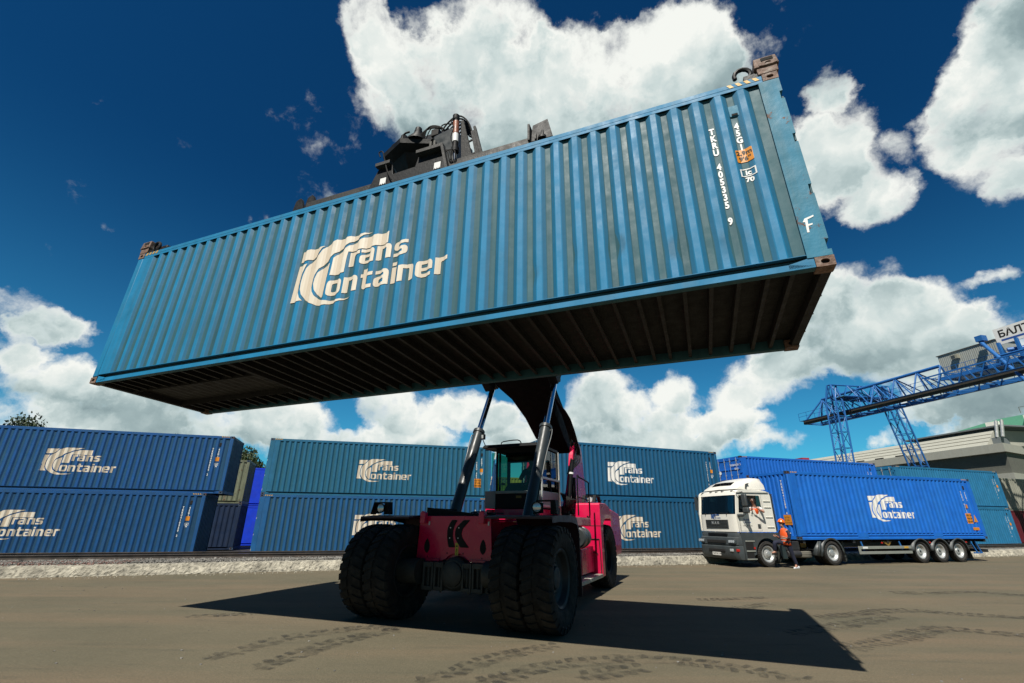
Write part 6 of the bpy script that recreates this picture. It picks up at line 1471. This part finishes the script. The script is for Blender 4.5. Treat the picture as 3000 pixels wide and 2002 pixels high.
for y0, y1 in ((.06, .50), (YW-.50, YW-.06)):
    b = MB(); b.hexa([(-3.36, y0+.06, .90), (-3.36, y1, .92), (-3.2, y1, .92), (-3.2, y0+.06, .90), (-3.33, y0+.06, 1.06), (-3.345, y1-.04, 1.06), (-3.2, y1-.04, 1.06), (-3.2, y0+.06, 1.06)]); hl = b.build('headlight', m_tgrey, bp_, bev=.015)
    b = MB(); 
    for q in (.10, .22, .33): b.cyl((-3.36, y0+q+.03, .985), (-3.372, y0+q+.03, .985), .055, n=16)
    b.build('lens', m_lamp, hl)
for y0, m_q, dy in ((.26, m_lamp, .18), (.06, m_redl, .17), (YW-.42, m_lamp, .16)):
    MB().box(-3.385 if .2 < y0 < 2 else -3.31, -3.2, y0, y0+dy, .60, .70).build('fog_light' if m_q is m_lamp else 'indicator_light', m_q, bp_, bev=.01)
b = MB(); b.box(-3.405, -3.395, .98, 1.50, .42, .54); pl = b.build('number_plate', m_logow, bp_)
label_text('Т047УМ 199', 'plate_lettering', m_ink, pl, (-3.4065, 1.49, .445), (0, -1, 0), (0, 0, 1), .105, bold=.002, xs=.92)
b = MB(); b.box(-3.4, -3.39, 1.38, 1.52, 1.60, 1.63)
# lower side with wheel arch
def archcut(cx_, cz_, r_, z0, n=14): return [(cx_ - r_*cos(pi*k/n), max(z0, cz_ + r_*sin(pi*k/n))) for k in range(n+1)]
for y0, y1 in ((-.03, .06), (YW-.06, YW+.03)):
    ar = archcut(-1.82, .50, .62, .30)
    poly = [(-3.06, 1.33), (-3.02, .30)] + ar + [(-1.12, .30), (-1.10, .50), (-1.08, .9), (-1.14, 1.33)]
    panel('wheel_arch', [poly], m_tgrey, tk, y0, y1, bev=.01)
b = MB(); b.box(-2.94, -2.46, -.045, -.031, .98, 1.03); b.box(-2.95, -2.50, -.055, -.031, .60, .65); b.box(-2.98, -2.48, -.055, -.031, .30, .345); b.build('step', m_alu, tk, bev=.006)
b = MB(); b.box(-2.95, -2.55, -.034, -.0305, .67, .97); b.box(-2.95, -2.58, -.034, -.0305, .36, .58); b.build('step_well', m_hole, tk)
b = MB(); b.box(-3.04, -2.44, -.06, -.031, 1.04, 1.32); 
MB().box(-2.56, -2.48, -.045, -.03, .70, .78).build('marker_lamp', m_redl, tk)
b = MB(); b.lathe([(.10, .62), (.12, .64), (.0, .645), (-.02, .62)], (-1.82, .02, .5), 'Y', 40); 
# wheels
ww = bpy.data.objects.new('tmpw', None); COL.objects.link(ww)
wf = wheel_unit('wheel', ww, 0, 0, 0, .50, .30, .29, -1, lugs=40, mt=m_ttyre, rimm=m_rim, lugh=.012)
rimmat = m_rim
def place_wheel(src, x, y, parent, flip=False):
    c_ = copytree(src, parent); c_.location = (x, y, .50); c_.rotation_euler = (0, 0, radians(90) if not flip else radians(-90)); return c_
for xx, ys in ((-1.82, ((.13, 0), (YW-.13, 1))), (1.76, ((.15, 0), (.50, 0), (YW-.50, 1), (YW-.15, 1)))):
    for y, fl in ys:
        o = place_wheel(wf, xx, y, tk, bool(fl)); 
        if fl: pass
# hub cap of the front wheel
b = MB(); b.lathe([(.05, .19), (-.07, .17), (-.10, .10), (-.12, .09), (-.13, .001)], (-1.82, .13, .5), 'Y', 24); b.build('hub', m_rim, tk)
b = MB(); b.lathe([(.05, .14), (.02, .12), (-.02, .09), (-.03, .001)], (1.76, .15, .5), 'Y', 20); b.build('hub', m_chas, tk)
# chassis
b = MB()
for y in (.78, 1.58): b.box(-2.9, 2.9, y, y+.08, .68, .94)
for x in (-2.6, -.9, .3, 1.2, 2.4): b.box(x, x+.1, .861, 1.579, .72, .90)
b.box(1.62, 1.90, .3, 2.1, .38, .62); b.box(-1.95, -1.7, .3, 2.1, .38, .60); b.box(-2.8, -1.0, .4, 2.0, .60, 1.30); b.build('chassis', m_chas, tk, bev=.01)
b = MB(); b.hexa([(-1.08, .0, .30), (-.80, .0, .30), (-.80, .6, .30), (-1.08, .6, .30), (-1.08, .0, .98), (-.92, .0, .98), (-.92, .6, .98), (-1.08, .6, .98)]); b.build('air_box', mat('pale_tank', (.33, .38, .33), rough=.5, noise=.1), tk, bev=.03)
b = MB(); b.box(-.75, .05, .12, .7, .62, .98); b.cyl((-.70, .15, .48), (0, .15, .48), .14, n=18); b.build('equipment_box', m_chas, tk, bev=.03)
b = MB(); b.box(.30, .62, .30, .6, .72, .95); b.build('air_coupling', mat('yellow_box', (.55, .28, .02), rough=.5), tk, bev=.02)
b = MB(); random.seed(3)
for i in range(5): b.tube([(.0+.1*i, .35, .98), (.15+.12*i, .22, .70), (.4+.14*i, .20, .62+.03*(i % 2)), (.7+.1*i, .35, .80), (.85+.1*i, .5, .95)], .012, 6)
b.build('air_hose', m_hose, tk)
# spare wheel slung flat under the chassis
b = MB(); b.lathe([(-.13, .26), (-.14, .36), (-.12, .47), (-.09, .495), (-.085, .485), (-.03, .50), (-.025, .488), (.025, .488), (.03, .50), (.085, .485), (.09, .495), (.12, .47), (.14, .36), (.13, .26)], (.42, .60, .45), 'Z', 40); b.build('spare_wheel', mat('dusty_spare', (.17, .16, .13), rough=.85, noise=.2), tk)
# drive axle mudguard and flaps
b = MB(); vs = []; n = 16
pr_ = [(1.76 - .62*cos(a), .52 + .60*sin(a)) for a in [radians(8 + i*164/n) for i in range(n+1)]]; pr_ = [(1.06, .38)] + pr_ + [(2.44, .42)]
vs = [(x, y, z) for y in (-.02, .62) for x, z in pr_]; k = len(pr_); b.add(vs, [(i, i+1, k+i+1, k+i) for i in range(k-1)]); b.add([(x, -.02, z) for x, z in pr_] + [(1.76 + (x-1.76)*.88, -.02, .52 + (z-.52)*.88) for x, z in pr_], [(i, i+1, k+i+1, k+i) for i in range(k-1)])
b.add([(1.0, -.02, .40), (.80, -.02, .42), (1.02, -.02, .98), (1.16, -.02, .98)], [(0,1,2,3)]); b.add([(.80, -.02, .42), (.80, .5, .42), (1.02, .5, .98), (1.02, -.02, .98)], [(0,1,2,3)])
mg = b.build('mudguard', m_tgrey, tk, smooth=40); s_ = mg.modifiers.new('t', 'SOLIDIFY'); s_.thickness = .02
b = MB(); b.hexa([(2.36, .0, .16), (2.38, .0, .16), (2.38, .6, .16), (2.36, .6, .16), (2.30, .0, .62), (2.32, .0, .62), (2.32, .6, .62), (2.30, .6, .62)]); b.build('mud_flap', m_hose, tk)
b = MB(); b.hexa([(-1.26, .0, .14), (-1.24, .0, .14), (-1.24, .34, .14), (-1.26, .34, .14), (-1.20, .0, .62), (-1.18, .0, .62), (-1.18, .34, .62), (-1.20, .34, .62)]); b.build('mud_flap', m_axle, tk)

# ------------------------------------------------------------------ trailer and its container
tl = thing('container_trailer', 'black three axle skeletal trailer carrying a royal blue container behind the white truck', 'trailer'); tl.matrix_world = TRK
b = MB()
for y in (.72, 1.62): b.prism([(.2, .96), (12.1, .96), (12.1, 1.03), (.2, 1.03)], 'Y', y, y+.10); b.prism([(3.0, .72), (12.0, .72), (12.0, .959), (2.4, .959)], 'Y', y+.01, y+.09)
for x in (.2, 3.1, 5.2, 7.9, 9.3, 11.9): b.box(x, x+.14, .05, 2.39, .90, 1.035)
b.build('trailer_frame', m_chas, tl)
b = MB(); b.box(2.75, 2.87, .35, .47, .30, .95); b.box(2.75, 2.87, 1.97, 2.09, .30, .95); b.cyl((2.81, .38, .22), (2.81, .46, .22), .11, n=18); b.build('landing_leg', m_axle, tl)
b = MB(); b.box(3.32, 6.62, .0, .03, .64, .76); b.box(3.32, 6.62, .0, .03, .43, .545); b.box(3.30, 3.42, -.004, .034, .43, .76); sg_ = b.build('side_guard', m_alu, tl, bev=.006)
for x in (3.62, 6.02): b = MB(); b.bar((x-.06, .05, .95), (x+.04, .045, .60), .07, .03); b.build('guard_bracket', m_craneb, tl)
MB().box(3.55, 3.85, -.004, -.001, .66, .74).build('sticker', m_mark, sg_); MB().box(6.15, 6.42, -.004, -.001, .66, .74).build('sticker', m_haz, sg_)
b = MB(); b.prism([(4.95, .96), (5.55, .96), (5.3, .74)], 'Y', .08, .12); b.build('triangle_plate', mat('dull_yellow', (.30, .18, .03)), tl)
for x in (4.8, 7.95, 10.5): MB().box(x, x+.10, .02, .05, .86, .92).build('marker_lamp', m_redl, tl, bev=.01)
for xx in (7.34, 8.65, 9.96):
    for y, fl in ((.20, 0), (YW-.20, 1)): place_wheel(wf, xx, y, tl, bool(fl))
    b = MB(); b.lathe([(.05, .15), (.0, .13), (-.06, .10), (-.08, .001)], (xx, .20, .5), 'Y', 20); b.build('hub', m_chas, tl)
    b = MB(); b.box(xx-.1, xx+.1, .3, 2.1, .40, .58); b.build('axle', m_chas, tl)
    for yy in (0, 1):
        b = MB(); n = 16; pr_ = [(xx - .60*cos(a), .50 + .585*sin(a)) for a in [radians(2 + i*176/n) for i in range(n+1)]]; k = len(pr_)
        y0, y1 = (0.0, .40) if not yy else (YW-.40, YW)
        b.add([(x, y, z) for y in (y0, y1) for x, z in pr_], [(i, i+1, k+i+1, k+i) for i in range(k-1)])
        ye = y0 if not yy else y1
        b.add([(x, ye, z) for x, z in pr_] + [(xx + (x-xx)*.90, ye, .50 + (z-.50)*.90) for x, z in pr_], [(i, i+1, k+i+1, k+i) for i in range(k-1)])
        o = b.build('mudguard', m_tgrey, tl, smooth=40); s_ = o.modifiers.new('t', 'SOLIDIFY'); s_.thickness = .015
b = MB(); b.hexa([(10.66, .0, .14), (10.68, .0, .14), (10.68, .42, .14), (10.66, .42, .14), (10.55, .0, .60), (10.57, .0, .60), (10.57, .42, .60), (10.55, .42, .60)]); b.build('mud_flap', m_hose, tl)
b = MB(); b.bar((10.95, .1, .95), (11.15, .05, .42), .05); b.bar((11.3, .1, .95), (11.45, .05, .42), .05); b.bar((10.9, .04, .40), (11.5, .04, .40), .06); b.build('rear_stand', m_craneb, tl)
b = MB(); b.box(11.9, 12.1, .1, 2.34, .42, .56); b.box(11.95, 12.05, .5, .6, .56, .95); b.box(11.95, 12.05, 1.84, 1.94, .56, .95); b.build('underrun_bar', m_chas, tl)
bpy.data.objects.remove(ww); 
for o in [wf] + list(wf.children): bpy.data.objects.remove(o)
tcn = container('royal blue container riding on the trailer behind the white truck', (12.52651, 21.9289, 1.04421), .30404, m_T, logo=.98, logo_m=m_logow, logo_off=(4.66, .80), marks=('TKRU 041289 4', '4EG1'), door='right', rail='double', group=None, caution=(11.32, .95), heightst=None, mark_m=m_mark)
b = MB(); b.prism(rounded([(11.58, .78), (11.86, .78), (11.74, 1.14)], .02), 'Y', -.001, .002); b.build('warning_triangle', m_orange, tcn, smooth=0)
MB().box(11.35, 11.80, -.001, .002, .40, .53).build('orange_label', m_orange, tcn)
MB().box(11.33, 11.44, -.002, .004, 1.44, 1.62).build('height_sticker', m_orange, tcn)
# front end writing
for i, ch_ in enumerate('TKRU041289 4'):
    if ch_ != ' ': label_text(ch_, 'marking', m_mark, tcn, (.008, .42, 2.42 - i*.125), (0, -1, 0), (0, 0, 1), .13, bold=.006, align='CENTER')
MB().box(.0, .006, .22, .62, .60, 1.02).build('caution_sticker', m_orange, tcn)
for s_, dz in (('CAUTION', .88), ("9'6'' HIGH", .77), ('CONTAINER', .66)): label_text(s_, 'sticker_print', m_ink, tcn, (-.002, .60, dz), (0, -1, 0), (0, 0, 1), .085, xs=.75)
b = MB(); b.prism(rounded([(1.62, 2.05), (1.92, 2.05), (1.77, 2.42)], .02), 'X', .0, .005); b.build('warning_triangle', m_orange, tcn, smooth=0)

# ================================================================== gantry crane
GY = radians(-77.0)           # the bridge runs towards the right front of the photo
gc = thing('gantry_crane', 'tall blue lattice gantry crane standing beyond the container stacks on the right', 'crane', (40.5, 62.3, 0.0), GY)
# local: x along the bridge (0 at the far tip), y to the left of travel (east), z up
ZB = 14.0
def lattice(b, A, B, n, r, r2):
    """3D lattice between two end rings of equal count (lists of points)"""
    k = len(A)
    for i in range(k): b.cyl(A[i], B[i], r, n=8)
    for i in range(k):
        j = (i + 1) % k
        for s in range(n):
            t0, t1 = s/n, (s+1)/n
            p0 = Vector(A[i]).lerp(Vector(B[i]), t0); p1 = Vector(A[j]).lerp(Vector(B[j]), t1); q1 = Vector(A[i]).lerp(Vector(B[i]), t1)
            q0 = Vector(A[j]).lerp(Vector(B[j]), t0)
            b.cyl(p0, p1, r2, n=6) if s % 2 == 0 else b.cyl(q0, q1, r2, n=6)
            b.cyl(q1, p1, r2, n=6)
LEN = 46
for y in (-1.35, 1.35):
    b = MB(); b.box(0, LEN, y-.18, y+.18, ZB, ZB+.42); b.build('runway_beam', m_crdark if y < 0 else m_craneb, gc)
b = MB(); b.cyl((2.2, 0, ZB+3.0), (16.8, 0, ZB+3.0), .17, n=12); b.cyl((2.2, 0, ZB+3.0), (0, -1.35, ZB+.3), .10, n=8); b.cyl((2.2, 0, ZB+3.0), (0, 1.35, ZB+.3), .10, n=8); b.build('top_chord', m_craneb, gc)
b = MB(); x = 2.2; k = 0
while x < 18:
    for y in (-1.35, 1.35):
        b.cyl((x, 0, ZB+3.0), (x, y, ZB+.4), .08, n=8)
        if x < 16: b.cyl((x, 0, ZB+3.0), (x+2.45, y, ZB+.4), .07, n=8); b.cyl((x, 0, ZB+3.0), (x+1.4, y, ZB+.4), .04, n=6)
    x += 2.45; k += 1
b.build('bridge_bracing', m_craneb, gc)
b = MB(); x = 0
while x < LEN:
    b.bar((x, -1.4, ZB+.1), (x, 1.4, ZB+.1), .12); b.bar((x, -1.4, ZB+.1), (x+1.7, 1.4, ZB+.1), .08); b.bar((x+3.4, -1.4, ZB+.1), (x+1.7, 1.4, ZB+.1), .08); x += 3.4
b.build('bottom_bracing', m_craneb, gc)
for y in (-1.85, 1.85):
    b = MB(); b.box(0, LEN, y-.25, y+.25, ZB+.40, ZB+.43)
    x = 0; e_ = y * 1.13
    while x <= LEN: b.bar((x, e_, ZB+.43), (x, e_, ZB+1.4), .035); x += 1.25
    for z in (1.4, .95): b.bar((0, e_, ZB+z), (LEN, e_, ZB+z), .035)
    b.build('walkway_railing', m_craneb, gc)
# portal: cross frame above the bridge and two legs
PX, YL, YR = 6.9, -2.75, 4.1
b = MB()
A_ = [(PX-1.0, YL, ZB+1.9), (PX+1.0, YL, ZB+1.9), (PX, YL, ZB+3.5)]; B_ = [(PX-.5, YR, ZB+1.9), (PX+1.5, YR, ZB+1.9), (PX+.5, YR, ZB+3.5)]
lattice(b, A_, B_, 4, .09, .06); b.build('portal_beam', m_craneb, gc)
b = MB(); b.box(PX-.9, PX+.9, YL+.2, YR-.2, ZB+1.98, ZB+2.02); b.build('portal_walkway', mat('walkway_plate', (.10, .22, .22), rough=.7, noise=.3), gc)
for (xp, yt, yb) in ((PX-.45, YL, YL-1.3), (PX+.5, YR, YR+3.3)):
    b = MB()
    T4 = [(xp-.25, yt-.35, ZB+3.6), (xp+.25, yt-.35, ZB+3.6), (xp+.25, yt+.35, ZB+3.6), (xp-.25, yt+.35, ZB+3.6)]
    ym = yt + (yb-yt)*.12
    M4 = [(xp-.7, ym-.5, ZB+1.5), (xp+.7, ym-.5, ZB+1.5), (xp+.7, ym+.5, ZB+1.5), (xp-.7, ym+.5, ZB+1.5)]
    B4 = [(xp-.7, yb-.5, .6), (xp+.7, yb-.5, .6), (xp+.7, yb+.5, .6), (xp-.7, yb+.5, .6)]
    lattice(b, M4, T4, 1, .10, .06); lattice(b, B4, M4, 8, .095, .038)
    lg = b.build('leg', m_craneb, gc)
    b = MB(); b.box(xp-1.6, xp+1.6, yb-.8, yb+.8, .25, .6)
    for x in (-1.2, -.4, .4, 1.2): b.cyl((xp+x, yb-.15, .25), (xp+x, yb+.15, .25), .24, n=16)
    b.build('bogie', m_craneb, gc)
b = MB(); b.cyl((PX-.4, YL-1.0, .6), (PX-.3, YL, ZB+1.9), .06, n=8); b.build('cable_pipe', m_crdark, gc)
for (yt, yb) in ((YL, YL-1.3), (YR, YR+3.3)):
    b = MB(); X_ = 38.0
    T4 = [(X_-.5, yt-.5, ZB+2.4), (X_+.5, yt-.5, ZB+2.4), (X_+.5, yt+.5, ZB+2.4), (X_-.5, yt+.5, ZB+2.4)]; B4 = [(X_-.85, yb-.6, .6), (X_+.85, yb-.6, .6), (X_+.85, yb+.6, .6), (X_-.85, yb+.6, .6)]
    lattice(b, B4, T4, 10, .11, .05); b.build('leg', m_craneb, gc)
# trolley with machine house, sign and ballast tube
HY, ZF, HX0, HX1 = 1.75, ZB+2.15, 15.7, 20.9
b = MB(); b.box(HX0, 27.5, HY-.35, HY+3.2, ZF-.12, ZF); b.box(HX0, 27.5, HY-.40, HY-.355, ZF-.22, ZF+.06)
tf = b.build('trolley_frame', m_craneb, gc)
b = MB(); n_ = 60; vs = []
for i in range(n_+1):
    x = HX0+.1 + (HX1-HX0)*i/n_
    for z in (ZF, ZF+2.35): vs.append((x, HY - (.02 if i % 2 else 0), z))
b.add(vs, [(2*i, 2*i+2, 2*i+3, 2*i+1) for i in range(n_)]); b.box(HX0+.1, HX1+.1, HY+.03, HY+3, ZF+.001, ZF+2.34)
mh = b.build('machine_house', m_clad, tf, smooth=0)
MB().hexa([(HX0, HY-.1, ZF+2.35), (HX1+.2, HY-.1, ZF+2.35), (HX1+.2, HY+3.1, ZF+2.35), (HX0, HY+3.1, ZF+2.35), (HX0, HY-.1, ZF+2.42), (HX1+.2, HY-.1, ZF+2.42), (HX1+.2, HY+3.1, ZF+2.5), (HX0, HY+3.1, ZF+2.5)]).build('house_roof', mat('house_roof', (.12, .12, .11)), mh)
b = MB(); b.box(HX0+1.5, HX0+2.1, HY-.40, HY-.025, ZF+1.55, ZF+1.95); ac = b.build('air_conditioner', mat('ac_beige', (.35, .34, .26), rough=.5), mh)
MB().box(HX0+1.54, HX0+1.9, HY-.405, HY-.401, ZF+1.59, ZF+1.91).build('ac_grille', m_tgrey, ac)
b = MB(); x = HX0
while x <= 27.5: b.bar((x, HY-.38, ZF), (x, HY-.38, ZF+.95), .035); x += .85
for z in (.95, .5): b.bar((HX0, HY-.38, ZF+z), (27.5, HY-.38, ZF+z), .035)
b.bar((HX0, HY-.38, ZF+.95), (HX0, HY+3, ZF+.95), .035); b.build('walkway_railing', m_craneb, tf)
b = MB(); x = HX0+.2; b.bar((HX0, -1.3, ZF-.3), (28, -1.3, ZF-.3), .12); b.bar((HX0, 1.3, ZF-.3), (28, 1.3, ZF-.3), .12)
while x < 27:
    for y in (-1.3, 1.3): b.bar((x, y, ZF-.3), (x+.7, y, ZB+.43), .09); b.bar((x+.95, y, ZB+.43), (x+1.7, y, ZF-.3), .09)
    b.bar((x, -1.3, ZF-.3), (x, HY+3, ZF-.16), .10); x += 1.9
b.build('trolley_bracing', m_craneb, tf)
b = MB(); b.cyl((20.4, .9, ZF+2.3), (27.5, -4.5, ZB-5.5), .16, n=12); b.build('stay_tube', m_craneb, tf)
b = MB(); b.box(20.2, 20.8, .6, 1.3, ZF+2.3, ZF+2.85); b.cyl((20.5, .9, ZF+1.8), (20.5, .9, ZF+2.3), .2, n=12); b.cyl((21.0, .9, ZF+.5), (30, .3, ZF+.2), .10, n=8); b.build('tube_head', m_craneb, tf)
b = MB(); b.box(21.1, 30.0, HY+.1, HY+.2, ZF+1.75, ZF+3.35); sgn = b.build('sign_board', m_logow, tf)
label_text('БАЛТИЙСКИЙ', 'sign_lettering', m_ink, sgn, (21.4, HY+.094, ZF+2.42), (1, 0, 0), (0, 0, 1), .92, bold=.03, xs=1.0)
MB().box(21.5, 29.8, HY+.093, HY+.099, ZF+2.02, ZF+2.20).build('sign_stripe', mat('sign_blue', (.03, .10, .38)), sgn)
b = MB()
for i in range(4): b.cyl((22.0+1.4*i, 1.2, ZF+.9), (22.9+1.4*i, 2.0, ZF+.9), .2, n=12); b.box(21.4+1.4*i, 21.6+1.4*i, 1.1, 1.4, ZF, ZF+1.8)
b.build('hoist_gear', m_craneb, tf)

# ================================================================== building behind
m_beige = mat('beige_cladding', (.50, .50, .43), rough=.7, noise=.05, streak=.15)
m_dgrey = mat('grey_render', (.16, .165, .14), rough=.9, noise=.12, dirtamt=.2)
m_mgrey = mat('blue_grey_parapet', (.20, .23, .24), rough=.8)
bd_ = thing('warehouse', 'long grey and cream warehouse behind the containers on the far right', 'building', (58.2, 55.8, 0), radians(100.0))
# local x runs away along the long wall, y to the west (towards the yard) is positive
LX = 70
def wallL(name, z0, z1, out, m, L0=0.0, L1=LX, par=None): 
    b = MB(); b.box(-out, L1, -30, out, z0, z1); return b.build(name, m, par or bd_)
SK = radians(-72)
def ell(name, z0, z1, out, m, par=None):
    """two walls meeting at the corner: the long one and the short one turning off to the east"""
    ux, uy = cos(SK)*1.0, sin(SK)*1.0
    P_ = [(LX, out), (-out*.8, out), (-out*.8 + ux*36, out + uy*36), (-out*.8 + ux*36 + 8, out + uy*36), (LX, -26)]
    b = MB(); b.prism(P_, 'Z', z0, z1); return b.build(name, m, par or bd_)
ell('wall', 0, 6.35, -.35, m_dgrey); ell('band', 6.36, 7.35, .15, m_beige); ell('wall', 7.36, 9.75, -.30, m_dgrey); cn = ell('cornice', 9.76, 10.75, .25, m_beige)
# sloping cream roof fascia above the cornice
b = MB(); b.add([(LX, .15, 10.76), (1.5, .15, 10.76), (1.5, -1.6, 12.6), (LX, -1.6, 12.6), (LX, -20, 12.7), (1.5, -20, 12.7)], [(0,1,2,3), (3,2,5,4)])
b.add([(1.5, .15, 10.76), (1.5, -1.6, 12.6), (1.5, -20, 12.7), (1.5, -20, 10.76)], [(0,1,2,3)]); b.build('roof', m_beige, bd_, smooth=0)
b = MB()
for z_, o_ in ((11.2, -.27), (11.66, -.71), (12.1, -1.13)): b.box(1.5, LX, o_-.02+.02, o_+.03, z_, z_+.05)
b.build('seam', mat('cladding_seam', (.30, .27, .2)), bd_)
ell('parapet', 10.76, 11.6, -.8, m_mgrey)
x = 12.0; k = 0
while x < LX: MB().box(x, x+1.4, .18, .26, 10.78, 10.92).build('vent_slot', m_hole, bd_); x += 3.3; k += 1
b = MB(); b.box(.5, 13, -14, -1.4, 12.95, 13.12); b.box(1.6, 12, -13, -2.2, 12.71, 12.949); b.build('upper_roof', m_mgrey, bd_)
b = MB(); b.cyl((.9, -.9, 11.6), (.7, -1.3, 13.6), .17, n=12); b.cyl((.3, -.9, 11.6), (.1, -1.3, 13.6), .17, n=12); b.build('duct', m_galv, bd_)
b = MB(); b.box(34, 44, -4, -2.5, 12.71, 13.3); b.build('roof_box', mat('crimson_box', (.35, .03, .06)), bd_)
for x, w_ in ((52, 1.2), (55, 2.2), (46, 1.0), (60, .8), (63, 1.5)): 
    b = MB(); b.box(x, x+w_, -3.2, -2.4, 12.71, 13.05 + (x % 3)*.1); b.build('roof_vent', m_dgrey, bd_)
gb = thing('industrial_building', 'mint green rooftop building rising behind the warehouse at the right edge', 'building', (82, 70, 0), radians(102))
m_mint = mat('mint_render', (.16, .50, .33), rough=.8, noise=.05)
b = MB(); b.prism([(-40, 0), (9, 0), (9, 16.2), (3, 17.0), (-40, 17.6)], 'Y', -14, 6); b.build('wall', m_mint, gb)
for i in range(4): MB().box(-12 + i*5, -10.4 + i*5, 6.01, 6.5, 16.2 - .2*i, 17.3 - .2*i).build('air_conditioner', m_white, gb)
b = MB()
for i in range(10): b.bar((-36+4*i, 6, 17.3), (-36+4*i, 6, 18.2), .06)
b.bar((-36, 6, 18.2), (0, 6, 18.2), .06); b.build('roof_railing', m_dgrey, gb)

# ================================================================== trees
def tree(label, pos, h, r, seed, m, n=9000, dens=1.0, leafs=.24):
    random.seed(seed); t = thing('tree', label, 'tree', pos)
    b = MB(); b.tube([(0, 0, 0), (.1, .05, h*.25), (0, .1, h*.45), (.05, 0, h*.7)], [.30, .24, .18, .08], 10)
    tips = []
    for i in range(14):
        a = random.random()*6.28; z0 = h*random.uniform(.28, .62); l = r*random.uniform(.6, 1.0); z1 = z0 + h*random.uniform(.12, .32)
        e_ = Vector((cos(a)*l, sin(a)*l, min(z1, h*.93))); b.tube([(0, 0, z0), (e_.x*.45, e_.y*.45, z0 + (e_.z-z0)*.55), tuple(e_)], [.10, .06, .02], 6); tips.append(e_)
    b.build('trunk', m_bark, t)
    cl = [Vector((0, 0, h*.86))] + tips + [tp_.lerp(Vector((0, 0, h*.7)), random.uniform(.2, .6)) + Vector((random.uniform(-.6, .6), random.uniform(-.6, .6), random.uniform(-.2, .8))) for tp_ in tips]
    rad = [r*random.uniform(.22, .42) for _ in cl]
    b = MB()
    for i in range(n):
        k = random.randrange(len(cl)); d = Vector((random.gauss(0, 1), random.gauss(0, 1), random.gauss(0, .8))).normalized() * rad[k] * random.random()**.4
        c = cl[k] + d; s = leafs * random.uniform(.5, 1.2); q = Euler((random.random()*6, random.random()*6, random.random()*6)).to_matrix()
        b.add([c + q @ Vector(v) for v in ((-s*.5, 0, 0), (0, -s*.28, 0), (s*.6, 0, 0), (0, s*.28, 0))], [(0,1,2,3)])
    b.build('crown', m, t, smooth=0, fix=False)
tree('dark tree showing above the stack at the left edge', (-36.5, 35, 0), 9.6, 3.2, 1, m_leaf2, n=9000, leafs=.24)
tree('tree whose top twigs just clear the left stack', (-29.4, 42, 0), 9.15, 2.2, 2, m_leaf, n=6000)
tree('leafy tree rising behind the olive container in the gap', (-27.2, 49, 0), 9.3, 2.9, 3, m_leaf, n=12000, leafs=.26)
tree('smaller tree low behind the vivid blue container', (-23.2, 46.5, 0), 7.9, 1.6, 4, m_leaf, n=6000)
tree('bushy tree at the foot of the crane leg, above the bright blue container', (46.0, 66, 0), 9.8, 3.4, 5, m_leaf2, n=12000, leafs=.3)
tree('treetop glimpsed over the corner between two blue stacks', (22.6, 55, 0), 8.3, 2.0, 6, m_leaf, n=5000)
